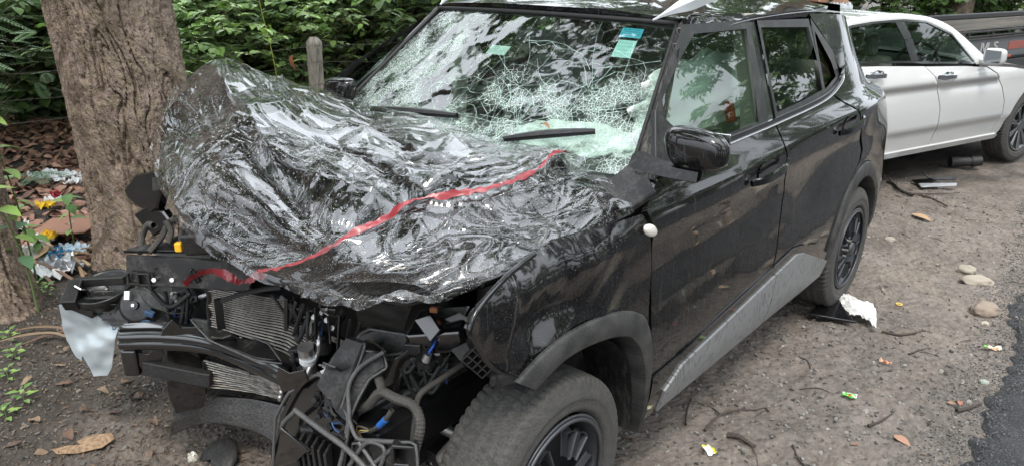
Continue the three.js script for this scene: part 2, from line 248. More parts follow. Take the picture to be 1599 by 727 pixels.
  const rg = grid(cols.length - 1, rz.length - 1, (u, v, i, j) => { const z = rz[j], t = cols[i]; const rag = (i < 3 ? 0.02 * n3(z * 9, 2, 0) + 0.006 * n3(z * 30, 5, 1) : 0); const y = i === 0 ? -0.03 : [0, -0.004, 0.010, 0.016, 0.02, 0.022, 0.024, 0.03, 0.04, 0.02][i] + (i < 5 ? 0.004 * n3(z * 9, i, 3) : 0); return [roadX(z) + rag + t, y, z]; }, (u, v, p) => [p[0], p[2]]);
  structure('road', rg, std(0xffffff, 0.85, 0, { map: am, bumpMap: ab, bumpScale: 0.005 }));
  // loose stone chips along the broken road edge and grit over the shoulder: uncountable
  const pebble = (s, seed) => { const q = mulberry(seed), pts = []; for (let k = 0; k < 11; k++) { const a = q() * 6.283, b = Math.acos(2 * q() - 1); pts.push(V(Math.sin(b) * Math.cos(a) * s, Math.cos(b) * s * 0.62, Math.sin(b) * Math.sin(a) * s * 0.85)); } return new ConvexGeometry(pts); };
  const geoP = mergeVertices((() => { const p = pebble(1, 4); p.deleteAttribute('normal'); return p; })()).toNonIndexed(); geoP.computeVertexNormals();
  const mats = [], cs = [], D = new THREE.Object3D();
  const drop = (x, z, s, c) => { D.position.set(x, Math.max(gh(x, z), x > roadX(z) + 0.03 ? 0.012 : -1) + s * 0.25, z); D.rotation.set(rr(0, 6), rr(0, 6), rr(-0.5, 0.5)); D.scale.set(s * rr(0.7, 1.3), s * rr(0.5, 1), s * rr(0.7, 1.3)); D.updateMatrix(); mats.push(D.matrix.clone()); cs.push(c); };
  for (let k = 0; k < 20000; k++) { const z = rr(-5.5, -0.6), t = 0.02 - 0.11 * Math.pow(rnd(), 1.5) * 2 + 0.08 * rnd(), x = roadX(z) + t; const q = rr(0.03, 0.16); drop(x, z, 0.0016 + 0.0045 * rnd() * rnd(), lin(q, q * 0.97, q * 0.95)); }
  for (let k = 0; k < 64000; k++) { const nr = k % 2, x = nr ? rr(-2.2, 1.6) : rr(-3.4, 1.65), z = nr ? rr(-2.6, 1.0) : rr(-5.5, 0.95); const q = rr(0.05, 0.28) * (x < -0.3 ? 0.7 : 1); drop(x, z, 0.0017 + 0.010 * Math.pow(rnd(), 6), lin(q, q * 0.93, q * 0.84)); }
  inst('gravel', geoP, std(0xffffff, 0.9), mats, cs);
  tag(scene.children[scene.children.length - 1], 'small loose stones and grit scattered over earth and asphalt edge', 'gravel');
}

// ---------------------------------------------------------------- vegetation
function leafGeo(L, W, curl = 0.25, fold = 0.18, tip = 1.0, nv = 5) { // leaf along +z from the stalk at the origin, upper face +y
  return grid(2, nv, (u, v) => { const w = W * Math.pow(Math.sin(Math.PI * Math.pow(clamp(v, 0.001, 1), 0.72 * tip)), 0.9) * 0.5 + 0.0006, s = (u - 0.5) * 2; return [s * w, Math.abs(s) * w * fold * 2 - curl * L * v * v * 0.5, v * L]; });
}
const leafMat = (extra = {}) => phys([1, 1, 1], 0.95, { transmission: 0.45, thickness: 0, clearcoat: 0.15, clearcoatRoughness: 0.35, ...extra });
M.leaf = leafMat();
const stemMat = std([0.10, 0.085, 0.05], 0.85), greenStem = std([0.11, 0.16, 0.05], 0.7);
const D0 = new THREE.Object3D();
function place(p, dir, up, s) { const z = dir.clone().normalize(), x = V(0, 0, 0).crossVectors(up, z).normalize(), y = V(0, 0, 0).crossVectors(z, x); return new THREE.Matrix4().makeBasis(x.multiplyScalar(s), y.multiplyScalar(s), z.multiplyScalar(s)).setPosition(p); }
const gA = leafGeo(0.085, 0.056, 0.3, 0.12), gB = leafGeo(0.075, 0.034, 0.25, 0.15, 0.9), gC = leafGeo(0.11, 0.075, 0.35, 0.1);
const frondGeo = (() => { const l = []; for (let k = 0; k < 11; k++) for (const s of [-1, 1]) { const g = leafGeo(0.055 * Math.sin(0.5 + k / 11 * 2.3), 0.016, 0.15, 0.1, 0.9, 3); g.rotateY(s * 1.15); g.translate(s * 0.002, -0.012 * k * k / 60, 0.02 + k * 0.021); l.push(g); } l.push(rod([0, 0, 0], [0, -0.02, 0.25], 0.0015, 4)); return merge(l); })();
function greens(lo, hi, t) { return lin(lerp(lo[0], hi[0], t), lerp(lo[1], hi[1], t), lerp(lo[2], hi[2], t)); }
const PAL = { mid: [[0.085, 0.17, 0.03], [0.27, 0.45, 0.085]], dark: [[0.06, 0.12, 0.024], [0.19, 0.33, 0.065]], lime: [[0.10, 0.20, 0.03], [0.26, 0.40, 0.07]], blue: [[0.06, 0.13, 0.045], [0.17, 0.30, 0.09]] };
// shrub: arching stems from a base, leafy twigs along them
function shrub(name, label, x, z, o) {
  const g = thing(name, label, 'shrub', [x, gh(x, z), z], o.group); const stems = [], mats = [], cols = [];
  const geo = o.geo || gA, pal = PAL[o.pal || 'mid'];
  for (let k = 0; k < o.stems; k++) {
    const a = rr(0, 6.283), reach = o.r * Math.sqrt(rr(0.08, 1)), h = o.h * rr(0.55, 1.05), b = V(rr(-0.1, 0.1), 0, rr(-0.1, 0.1));
    const top = V(b.x + Math.cos(a) * reach, h, b.z + Math.sin(a) * reach), mid = V(b.x + Math.cos(a) * reach * 0.35 + rr(-0.1, 0.1), h * 0.72, b.z + Math.sin(a) * reach * 0.35 + rr(-0.1, 0.1)), end = V(top.x + Math.cos(a) * 0.25 * reach, h * rr(0.80, 0.98), top.z + Math.sin(a) * 0.25 * reach);
    const c = new THREE.CatmullRomCurve3([b, mid, top, end]); stems.push(tube([b, mid, top, end].map(p => p.toArray()), 0.006, 10, 5, t => 1.2 - t));
    const nt = o.twigs || 7;
    for (let q = 0; q < nt; q++) {
      const t = lerp(o.from ?? 0.3, 1, (q + rnd()) / nt), p = c.getPointAt(t), ta = rr(0, 6.283), tl = rr(0.12, 0.32) * (o.twigL || 1), td = V(Math.cos(ta), rr(-0.25, 0.5), Math.sin(ta)).normalize(), e = p.clone().addScaledVector(td, tl).add(V(0, -0.06 * tl / 0.3, 0));
      if (q % 2 === 0) stems.push(rod(p.toArray(), e.toArray(), 0.0022, 4));
      const nl = o.leaves || 8; for (let i = 0; i < nl; i++) { const w = (i + 0.5) / nl, lp = p.clone().lerp(e, w); lp.y += 0.015 * Math.sin(w * 3); const side = i % 2 ? 1 : -1, sd = V(-td.z, 0, td.x).multiplyScalar(side).addScaledVector(td, 0.6).add(V(rr(-0.3, 0.3), rr(-0.55, 0.15), rr(-0.3, 0.3)));
        mats.push(place(lp, sd, V(rr(-0.35, 0.35), 1, rr(-0.35, 0.35)), (o.ls || 1) * rr(0.6, 1.2))); const tt = clamp(rnd() + (o.tint || 0)); cols.push(greens(pal[0], pal[1], Math.pow(tt, 1.3))); }
    }
  }
  part('stems', merge(stems), stemMat, g); inst('foliage', geo, M.leaf, mats, cols, g); return g;
}
// bark: interlocking plates with deep running fissures
function barkTrunk(r, h, seed, o = {}) {
  const nu = o.nu || 300, nv = o.nv || 420, lean = o.lean || [0, 0];
  return grid(nu, nv, (u, v) => {
    const a = u * Math.PI * 2, y = v * h + (o.y0 || -0.05), ca = Math.cos(a), sa = Math.sin(a);
    let R = r * (1 + (o.flare ?? 0.16) * Math.exp(-Math.max(0, y) / 0.22) - 0.02 * y + 0.05 * n3(ca * 0.8, y * 0.35 + seed, sa * 0.8)) * (1 + 0.06 * Math.exp(-Math.max(0, y) / 0.25) * Math.sin(a * 5 + seed));
    const wx = 0.55 * n3(ca * 2 + seed, y * 1.6, sa * 2), wy = 0.25 * n3(ca * 3, y * 3 + seed, sa * 3), k = 3.3;
    const f1 = 1 - Math.abs(n3((ca + wx * 0.22) * k + seed, y * 0.38 + wy * 0.5, (sa + wx * 0.35) * k)); const f2 = 1 - Math.abs(n3((ca + wx * .2) * 6.5, (y + wy) * 7.5 + seed, (sa + wx * .2) * 6.5)); const f3 = n3(ca * 9, y * 24, sa * 9 + seed), f4 = n3(ca * 21, y * 56, sa * 21);
    let d = -0.046 * Math.pow(sstep(0.86, 1, f1), 1.1) - 0.015 * Math.pow(sstep(0.84, 1, f2), 1.2) + 0.0042 * f3 + 0.0028 * f4 + 0.006 * n3(ca * 8, y * 5, sa * 8 + 9);
    d += 0.008 * (Math.floor(2.5 * (0.5 + 0.5 * n3(ca * 7 + 3, y * 6 + seed, sa * 7))) / 2.5);
    R += d * (r / 0.32 > 1 ? 1 : 0.75); return [lean[0] * y + ca * R, y, lean[1] * y + sa * R];
  }, (u, v, p) => [u * 2 * Math.PI * r, v * h], true);
}
{
  const bt = tex(1024, 1024, (u, v) => { const q = clamp(0.5 + 0.5 * tn(u, v, 6, 3) + 0.35 * tn(u, v, 24, 1) + 0.35 * tn(u, v, 90, 6)), w = clamp(0.5 + tn(u, v, 12, 9)); return [lerp(0.125, 0.305, q), lerp(0.095, 0.24, q) * (1 - 0.03 * w), lerp(0.066, 0.172 + 0.02 * w, q)]; }, true, [1, 1]);
  const bb = tex(512, 512, (u, v) => { const q = 0.5 + 0.4 * tn(u, v, 60, 2) + 0.25 * tn(u, v, 150, 7); return [q, q, q]; }, false, [2, 2]);
  M.bark = std(0xffffff, 0.95, 0, { map: bt, bumpMap: bb, bumpScale: 0.006 });
}
// leafy spray used high up in tree crowns
const sprayGeo = (() => { const R = mulberry(3), l = []; for (let k = 0; k < 16; k++) { const g = leafGeo(0.15 + 0.06 * R(), 0.075, 0.4, 0.1, 1, 3); g.rotateX(-0.5 + R() * 1.4); g.rotateY(R() * 6.283); g.translate((R() - 0.5) * 0.45, (R() - 0.5) * 0.3, (R() - 0.5) * 0.45); l.push(g); } return merge(l); })();
function crown(parent, blobs, n, pal) { const mats = [], cols = []; let tot = 0; for (const b of blobs) tot += b[3] ** 2; for (const [x, y, z, r] of blobs) { const m = Math.round(n * r * r / tot), per = 16; let cc = null; for (let k = 0; k < m; k++) { if (k % per === 0) { const a = rr(0, 6.283), c = rr(-1, 1), q = r * Math.pow(rnd(), 0.45), s = Math.sqrt(1 - c * c); cc = [x + q * s * Math.cos(a), y + q * c * 0.6, z + q * s * Math.sin(a), rr(0.35, 0.62)]; } const a = rr(0, 6.283), c = rr(-1, 1), q = cc[3] * Math.pow(rnd(), 0.5), s = Math.sqrt(1 - c * c); D0.position.set(cc[0] + q * s * Math.cos(a), cc[1] + q * c * 0.5, cc[2] + q * s * Math.sin(a)); D0.rotation.set(rr(-0.5, 0.5), rr(0, 6.283), rr(-0.5, 0.5)); const w = rr(0.7, 1.35); D0.scale.set(w, w, w); D0.updateMatrix(); mats.push(D0.matrix.clone()); cols.push(greens(PAL[pal][0], PAL[pal][1], rnd() * rnd())); } } inst('crown', sprayGeo, M.leaf, mats, cols, parent); }
function tallTree(name, label, x, z, r, blobs, n, group, pal = 'mid', simple = true) {
  const g = thing(name, label, 'tree', [x, gh(x, z), z], group);
  part('trunk', barkTrunk(r, 5.2, x * 3 + z, { nu: 48, nv: 60 }), M.bark, g);
  for (const [bxx, by, bz, br] of blobs) part('limb', tube([[0, 3.2 + rnd(), 0], [bxx * 0.45, by * 0.75 + 0.6, bz * 0.45], [bxx * 0.9, by, bz * 0.9]], r * 0.42, 10, 7, t => 1.1 - 0.85 * t), M.bark, g);
  crown(g, blobs, n, pal); return g;
}
const treeAt = [-2.43, -0.49];
{ // the big tree beside the wreck
  const g = thing('roadside_tree', 'thick tree trunk with grey brown fissured bark behind the crumpled bonnet', 'tree', [treeAt[0], 0, treeAt[1]]);
  part('trunk', barkTrunk(0.318, 4.6, 4.2, { nu: 420, nv: 640, lean: [-0.050, 0.040] }), M.bark, g);
  const bl = [[-1.2, 5.8, 1.6, 1.5], [1.6, 6.2, 0.4, 1.5], [1.2, 6.8, -2.4, 1.7], [-1.6, 6.8, -1.2, 1.4], [2.6, 7.2, -2.2, 1.4], [0.2, 7.6, 2.6, 1.5]];
  for (const [x, y, z] of bl) part('limb', tube([[0, 4.0, 0], [x * 0.4, y * 0.78 + 0.4, z * 0.4], [x * 0.95, y, z * 0.95]], 0.14, 12, 8, t => 1.15 - 0.9 * t), M.bark, g);
  crown(g, bl, 1300, 'mid');
  const h = thing('roadside_tree', 'smaller leaning tree trunk with flared root beside the leaf litter', 'tree', [...[-2.328,0,0.44]]);
  part('trunk', barkTrunk(0.17, 4.2, 9.7, { nu: 220, nv: 420, flare: 0.35, lean: [0.0, 0.0] }), M.bark, h);
  const b2 = [[-1.5, 5.4, 0.6, 1.4], [-0.6, 6.0, 1.8, 1.3], [0.4, 5.6, 0.6, 1.0]];
  for (const [x, y, z] of b2) part('limb', tube([[-0.4, 3.8, 0.08], [x * 0.5 - 0.3, y * 0.8, z * 0.4], [x, y, z]], 0.09, 10, 7, t => 1.1 - 0.85 * t), M.bark, h);
  crown(h, b2, 500, 'mid');
}
{ // trees beyond the fence and across the road, which shade the place and show in the glass and paint
  const spots = [[-7.5, 2.4, 0.22], [-10.5, -9.5, 0.2], [-5.8, -12, 0.22], [-1.5, -17, 0.25], [-11.5, 0.5, 0.25]];
  for (const [x, z, r] of spots) tallTree('forest_tree', 'slim dark forest tree standing beyond the wire fence', x, z, r, [[0.5, 5.6, 0.6, 1.9], [-1.2, 6.6, -1, 1.9], [1.3, 7.2, -1.2, 1.7]], 130, 'trees beyond the fence', 'mid');
  for (const [x, z, r] of [[-3.3, -8.8, 0.3], [-3.2, 6.6, 0.3], [-3.6, -14.5, 0.3]]) tallTree('verge_tree', 'broad crowned tree on the verge reaching over the road', x, z, r, [[1.2, 6.4, 1.2, 1.9], [3.4, 7.2, 0.4, 1.7], [2.2, 7.6, -2.2, 1.7], [5.0, 8.0, 1.6, 1.5], [-1.4, 6.2, -0.6, 1.8], [2.0, 7.8, 3.2, 1.5]], 1150, 'trees on the verge', 'mid');
  const fp = tallTree('far_tree', 'large dark tree in the wood far behind the cars', -8, -24, 0.3, [[0, 2.6, 0, 2.2], [1.4, 4.4, 0.8, 2.2], [-1.6, 5.2, -0.6, 2.2], [0.4, 7.0, 0.2, 2.3], [-0.6, 9.0, 0.4, 1.9]], 1300, 'trees far behind', 'dark');
  [[-13, -21], [-18, -17], [-21, -12], [-15.5, -26], [-3.5, -27], [-0.5, -31], [-22, -7], [-11, -29], [-20, -22], [-24, -2], [-12.5, -12.5], [-13.5, -8.2], [-14.2, -4.2], [-14.5, 0.2], [-14, 4.6], [-13, 9]].forEach(([x, z], k) => { const c = fp.clone(); c.name = numbered('far_tree'); c.position.set(x, 0, z); c.rotation.y = k * 1.3; c.scale.setScalar(1 + 0.15 * n3(k, 3, 3)); scene.add(c); });
  const over = [[10.5, -7, 0.3], [11.5, -15, 0.32], [10.2, -24, 0.34], [11.8, 1.5, 0.3], [10.8, -33, 0.3], [12.5, 9, 0.3]];
  for (const [x, z, r] of over) tallTree('avenue_tree', 'tall leafy avenue tree across the road', x, z, r, [[-1.0, 4.8, 0.4, 2.2], [0.9, 6.3, 1.2, 2.2], [-0.4, 7.4, -1.8, 2.1], [-2.6, 7.4, 0.6, 1.7], [1.4, 3.2, -1.5, 1.9], [-4.4, 7.8, -0.8, 1.7], [-6.2, 8.4, 0.8, 1.5]], 1600, 'trees across the road', 'dark');
}

// ---------------------------------------------------------------- undergrowth behind the fence
{
  const G = 'undergrowth shrubs behind the wire fence';
  const broad = 'leafy green shrub with broad pointed leaves behind the wire fence';
  const spots = [ // pixel column is only a note of where it grows: world x, z, height, radius
    [-4.9, -1.75, 1.45, 0.8], [-5.3, -2.5, 1.6, 0.85], [-5.1, -3.35, 1.35, 0.85], [-5.5, -4.2, 1.6, 0.9], [-5.0, -4.9, 1.45, 0.85], [-4.6, -5.7, 1.5, 0.9], [-4.2, -6.6, 1.6, 0.95]];
  for (const [x, z, h, r] of spots) shrub('broadleaf_shrub', broad, x, z, { h, r, stems: 34, twigs: 9, leaves: 8, from: 0.12, group: G, geo: gA, ls: 1.15, tint: 0.12 });
  const back = [[-6.4, -2.2, 1.8, 1.1], [-6.8, -3.8, 1.9, 1.2], [-6.4, -5.4, 1.9, 1.2], [-5.6, -7.2, 1.9, 1.2], [-6.6, -0.6, 1.8, 1.2], [-6.4, 0.8, 1.7, 1.2], [-7.6, -7.2, 2.2, 1.3], [-4.2, -8.6, 1.9, 1.2], [-7.4, 2.2, 2.0, 1.2]];
  for (const [x, z, h, r] of back) shrub('dense_thicket', 'dark dense thicket growing farther back in the wood', x, z, { h, r, stems: 30, twigs: 8, leaves: 7, from: 0.12, group: 'thickets farther back', geo: gA, ls: 1.35, pal: 'dark' });
  // feathery leaved shrubs on the other side of the big trunk
  for (const [x, z, h, r, t] of [[-5.4, -0.35, 1.35, 0.75, 0.25], [-5.0, 0.45, 1.25, 0.65, 0.3], [-5.6, 0.9, 1.5, 0.75, 0.2]]) shrub('feathery_shrub', 'feathery fine leaved shrub at the wood edge beside the thick trunk', x, z, { h, r, stems: 22, twigs: 5, leaves: 3, from: 0.3, group: 'feathery shrubs', geo: frondGeo, ls: 1.0, pal: 'blue', tint: t });

  // solid wall of growth closing the view between the trunks, and bushes along the far side of the road
  const deep = [[-8.191,1.221,-1.334], [-6.828,1.271,-1.385], [-7.622,1.224,-2.083], [-6.424,1.271,-1.996], [-6.318,1.246,-3.174], [-6.437,1.224,-3.893], [-5.504,1.26,-3.856], [-5.729,1.229,-4.758], [-4.789,1.265,-4.727], [-5.066,1.227,-5.858], [-10.196,1.109,-2.79], [-8.494,1.122,-4.896], [-7.329,1.125,-6.552]];
  for (const [x, , z] of deep) shrub('dense_thicket', 'dark dense thicket growing farther back in the wood', x, z, { h: 1.9, r: 1.2, stems: 42, twigs: 9, leaves: 8, from: 0.04, tint: 0.15, group: 'thickets farther back', geo: gC, ls: 1.25, pal: 'dark' });
  for (const [x, , z] of [[-3.811,1.051,-14.947], [-3.209,1.062,-15.451], [-2.367,1.093,-15.474], [-2.491,1.024,-18.096], [-1.806,1.086,-16.625], [-1.721,1.037,-18.74], [-1.2,1.079,-17.813], [-0.952,1.05,-19.384], [-0.303,1.111,-17.883]]) shrub('roadside_bush', 'green bush behind the low grey barrier', x, z, { h: 2.6, r: 1.2, stems: 34, twigs: 8, leaves: 8, from: 0.05, group: 'bushes behind the barrier', geo: gC, ls: 1.5, tint: 0.12 });
  const proto = shrub('hedge_bush', 'tall dense bush along the far side of the road', 9.4, 6, { h: 3.4, r: 1.9, stems: 40, twigs: 8, leaves: 7, from: 0.03, group: 'bushes across the road', geo: gC, ls: 2.6, pal: 'dark' });
  for (let k = 1; k < 17; k++) { const c = proto.clone(); c.name = numbered('hedge_bush'); c.position.set(9.4 + 0.7 * n3(k * 2.3, 1, 1), 0, 6 - 2.7 * k); c.rotation.y = k * 1.7; c.scale.setScalar(1 + 0.2 * n3(k, 5, 5)); scene.add(c); }
}

// ---------------------------------------------------------------- the wrecked black SUV: body (front axle at z = 0, its left side towards +x)
const suv = thing('crashed_suv', 'black compact SUV with smashed front end and crazed windscreen', 'car');
const sideBase = spline([0.20, 0.30, 0.40, 0.55, 0.70, 0.82, 0.93, 1.00, 1.06, 1.13], [0.80, 0.845, 0.868, 0.876, 0.870, 0.872, 0.884, 0.890, 0.868, 0.835]);
const rearK = spline([0.5, 0.75, 0.95, 1.05, 1.15, 1.25, 1.4, 1.5], [0.06, 0.07, 0.15, 0.25, 0.32, 0.43, 0.62, 0.70]);
function sideX(y, z) { let b = y >= 1.13 ? 0.835 - (y - 1.13) * 0.34 : sideBase(y); if (z < -2.2) b -= rearK(y) * (z + 2.2) ** 2; if (z < -3.0) b -= 1.2 * (z + 3.0) ** 2; if (z > -0.1) b -= 0.10 * (z + 0.1) ** 2; return b; }
const crY = (z) => 0.985 + 0.075 * sstep(-0.6, -2.4, z);           // shoulder crease rises to the rear
const side = (off) => (z, y) => { const lift = clamp(crY(z) - 1.0, -0.05, 0.09) * sstep(0.6, 0.9, y) * (1 - sstep(1.05, 1.13, y)); return [sideX(y - lift, z) + off, y, z]; };
const wob = (z, y) => 0.0012 * n3(z * 2.1, y * 2.6, 4) + 0.0003 * n3(z * 5, y * 6, 1);
const doorFn = (z, y) => { const p = side(0)(z, y); p[0] += wob(z, y) * sstep(1.13, 1.0, y) - 0.012 * Math.exp(-(((z + 1.75) / 0.22) ** 2 + ((y - 0.78) / 0.12) ** 2)) - 0.006 * sstep(0.97, 0.90, y) * sstep(0.70, 0.85, y); return p; };
const fenderFn = (z, y) => { const p = side(0)(z, y); const f = sstep(-0.34, -0.05, z); p[0] += f * (0.020 * facets(z * 5, y * 6, 3) + 0.006 * facets(z * 12 + y * 3, y * 13, 4) + 0.012 * n3(z * 4.5, y * 4.2, 9) + 0.004 * n3(z * 11, y * 9, 2) - 0.03 * Math.exp(-(((z - 0.08) / 0.13) ** 2 + ((y - 0.86) / 0.05) ** 2)) + 0.02 * Math.exp(-(((z - 0.24) / 0.03) ** 2))) + 0.0006 * n3(z * 26, y * 20, 5) * f; p[0] -= 0.05 * sstep(0.95, 1.05, y) * f; return p; };
// the far side of the cabin was pushed in and back by the blow
const mirrorR = (g0) => { const g = mirrorX(g0), p = g.attributes.position; for (let i = 0; i < p.count; i++) { const k = clamp((p.getY(i) - 1.06) / 0.42); p.setX(i, p.getX(i) + 0.10 * k); p.setZ(i, p.getZ(i) - 0.30 * k * sstep(-2.2, -1.2, p.getZ(i))); } return g; };
{
  const fd = [[-0.345, 1.03], [-0.42, 1.085], [-0.53, 1.126], [-0.9, 1.126], [-1.31, 1.132], [-1.325, 1.02], [-1.415, 0.85], [-1.41, 0.64], [-1.36, 0.47], [-1.352, 0.30], [-0.47, 0.30], [-0.448, 0.42], [-0.430, 0.667], [-0.415, 0.837], [-0.373, 0.947]];
  const rd = [[-1.322, 1.132], [-1.88, 1.155], [-1.97, 1.15], [-2.16, 1.07], [-2.41, 0.84], [-2.40, 0.79], [-2.222, 0.675], [-2.12, 0.55], [-2.09, 0.40], [-2.08, 0.30], [-1.362, 0.30], [-1.372, 0.47], [-1.422, 0.64], [-1.427, 0.85], [-1.337, 1.02]];
  const arch = []; for (let k = 0; k <= 14; k++) { const a = lerp(2.20, -0.10, k / 14); arch.push([-2.5 - 0.40 * Math.cos(Math.PI - a) * -1, 0.34 + 0.40 * Math.sin(a)]); }
  const archF = arch.map(([z, y]) => [-2.5 + (-2.5 - z) * -1, y]);
  const ar = []; for (let k = 0; k <= 16; k++) { const a = lerp(0.92, 3.2, k / 16); ar.push([-2.5 + 0.43 * Math.cos(a), 0.34 + 0.43 * Math.sin(a)]); }
  const qp = [[-1.98, 1.157], [-2.17, 1.075], [-2.424, 0.842], [-2.414, 0.79], [-2.235, 0.690], ...ar, [-3.0, 0.33], [-3.2, 0.36], [-3.235, 0.7], [-3.18, 1.0], [-3.08, 1.18], [-2.80, 1.38], [-2.58, 1.44], [-2.2, 1.475], [-1.87, 1.49], [-1.88, 1.475], [-2.0, 1.385], [-2.118, 1.25], [-2.118, 1.21]];
  const fe = [[0.369, 0.932], [0.349, 0.964], [0.233, 1.011], [-0.006, 1.032], [-0.32, 1.028], [-0.357, 0.947], [-0.400, 0.837], [-0.414, 0.667], [-0.414, 0.65], [-0.36, 0.715], [-0.217, 0.762], [-0.033, 0.783], [0.096, 0.769], [0.177, 0.732], [0.276, 0.806], [0.354, 0.911]];
  const parts = {};
  parts.fd = part('front_door', panel(fd, doorFn, 0.025, 0.018, -1), M.paint, suv);
  parts.rd = part('rear_door', panel(rd, doorFn, 0.025, 0.018, -1), M.paint, suv);
  parts.qp = part('quarter_panel', panel(qp, side(0), 0.03, 0.018, -1), M.paintClean, suv);
  parts.fe = part('front_fender', panel(fe, fenderFn, 0.012, 0.02, -1), M.paintDirty, suv);
  { const lip = [[0.10, 1.022], [0.233, 1.012], [0.349, 0.966], [0.370, 0.932], [0.354, 0.911], [0.276, 0.806], [0.182, 0.736]].map(([z, y]) => { const p = fenderFn(z, y); return [p[0] + 0.002, p[1], p[2] + 0.003]; }); part('fender_lip', tube(lip, 0.007, 60, 8), M.paintClean, parts.fe); }
  parts.fe.userData.label = 'dented and scraped left front fender';
  for (const k of ['fd', 'rd', 'qp']) part(parts[k].name, mirrorR(parts[k].geometry), M.paintClean, suv);
  suv.userData.parts = undefined; delete suv.userData.parts;
  // glazing
  const glF = [[-0.59, 1.146], [-0.532, 1.178], [-0.558, 1.30], [-0.692, 1.387], [-0.833, 1.466], [-1.227, 1.462], [-1.20, 1.30], [-1.178, 1.152], [-0.894, 1.147]];
  const ouF = [[-0.56, 1.128], [-0.44, 1.10], [-0.49, 1.255], [-0.640, 1.395], [-0.775, 1.497], [-1.262, 1.488], [-1.265, 1.30], [-1.262, 1.134], [-0.894, 1.128]];
  const glR = [[-1.354, 1.460], [-1.825, 1.438], [-1.853, 1.316], [-1.850, 1.189], [-1.60, 1.172], [-1.352, 1.163], [-1.350, 1.311]];
  const ouR = [[-1.330, 1.485], [-1.845, 1.470], [-1.866, 1.316], [-1.866, 1.160], [-1.60, 1.146], [-1.330, 1.136], [-1.330, 1.311]];
  const glQ = [[-1.885, 1.428], [-2.02, 1.283], [-2.04, 1.224], [-1.885, 1.188], [-1.885, 1.302]], ouQ = [[-1.866, 1.472], [-2.06, 1.33], [-2.10, 1.215], [-1.866, 1.160], [-1.866, 1.302]];
  const win = (nm, gl, ou, door) => { for (const m of [0, 1]) { const f = (g) => m ? mirrorR(g) : g; const own = m ? suv.children.filter(c => c.name === door)[1] : suv.children.find(c => c.name === door);
      part('window_frame', f(ring(ou, gl, side(0.002), 6)), M.plastic, own);
      const w = part(nm, f(panel(gl, side(-0.008), 0.08, 0, -1)), M.glassDark, own); } };
  win('side_window', glF, ouF, 'front_door'); win('side_window', glR, ouR, 'rear_door'); win('quarter_window', glQ, ouQ, 'quarter_panel');
  const bp = [[-1.262, 1.490], [-1.330, 1.487], [-1.330, 1.128], [-1.262, 1.126]];
  part('pillar_trim', panel(bp, side(-0.004), 0.05, 0.01, -1), M.plasticGloss, suv); part('pillar_trim', mirrorR(panel(bp, side(-0.004), 0.05, 0.01, -1)), M.plasticGloss, suv);
  // belt moulding, with a satin line along its edge
  const bel = [[-0.45, 1.108], [-0.55, 1.127], [-0.9, 1.128], [-1.3, 1.135], [-1.86, 1.158], [-2.02, 1.188], [-2.105, 1.222], [-2.11, 1.25]];
  const b3 = bel.map(([z, y]) => [sideX(y, z) + 0.008, y + 0.004, z]); const bm = sweep(b3, [[-0.006, -0.014], [0.006, -0.014], [0.007, 0.010], [-0.006, 0.012]], [0, 1, 0], 60);
  part('belt_moulding', bm, M.plasticGloss, suv); part('belt_moulding', mirrorR(bm), M.plasticGloss, suv);
  const cl = tube(bel.slice(2).map(([z, y]) => [sideX(y, z) + 0.017, y - 0.006, z]), 0.0028, 60, 6); part('satin_line', cl, M.alu, suv);
  // silver sill insert and black sill cladding
  const cladFn = (off) => (z, y) => { const p = side(0)(z, Math.max(y, 0.2)); p[0] += off; if (y < 0.28) p[0] -= (0.28 - y) * 0.9; return p; };
  const sill = [[-0.455, 0.46], [-0.62, 0.472], [-1.60, 0.575], [-1.72, 0.555], [-2.115, 0.40], [-2.125, 0.20], [-0.50, 0.20], [-0.455, 0.30]];
  const sg = panel(sill, cladFn(0.008), 0.03, 0.006, -1); part('sill_cladding', sg, M.paint, suv); part('sill_cladding', mirrorX(sg), M.paint, suv);
  const silF = [[-0.545, 0.372], [-0.643, 0.430], [-1.392, 0.516], [-1.392, 0.272], [-0.565, 0.258], [-0.545, 0.29]], silR = [[-1.400, 0.517], [-1.611, 0.540], [-1.709, 0.520], [-2.085, 0.372], [-2.09, 0.285], [-1.400, 0.272]];
  const sdirt = dirtPaint(41, 512, 512, 160, 150, 0.5, 0.7);
  M.silverDirty = phys([1, 1, 1], 0.5, { map: tex(512, 512, (u, v) => { const q = clamp(0.5 + 0.2 * tn(u, v, 8, 2) + 0.5 * tn(u, v, 90, 4)), d = clamp((tn(u, v * 0.4, 34, 8) - 0.52) * 6) * 0.9; return [lerp(0.27, 0.22, q) * (1 - 0.6 * d), lerp(0.275, 0.22, q) * (1 - 0.6 * d), lerp(0.28, 0.215, q) * (1 - 0.6 * d)]; }, true, [1.6, 1.6]), metalness: 0.35 });
  for (const q of [silF, silR]) { const g = panel(q, cladFn(0.016), 0.03, 0.008, -1); part('silver_insert', g, M.silverDirty, suv); part('silver_insert', mirrorX(g), M.silverDirty, suv); }
  // wheel arch cladding
  const archStrip = (outer, inner, lift) => { const n = outer.length; return crease(grid((n - 1) * 4, 6, (u, v) => { const s = u * (n - 1), i = Math.min(n - 2, Math.floor(s)), t = s - i; const c = (A) => [0, 1].map(k => cr((A[i - 1] || A[i])[k], A[i][k], A[i + 1][k], (A[i + 2] || A[i + 1])[k], t)); const o = c(outer), q = c(inner); const w = [0, 0, 0.1, 0.5, 0.9, 1, 1][Math.round(v * 6)], z = lerp(o[0], q[0], w), y = lerp(o[1], q[1], w); const off = [0, 0.008, lift, lift + 0.006, lift, -0.006, -0.11][Math.round(v * 6)]; return [sideX(Math.max(y, 0.3), z) + off, y, z]; }, (u, v, p) => [p[2], p[1]]), 40); };
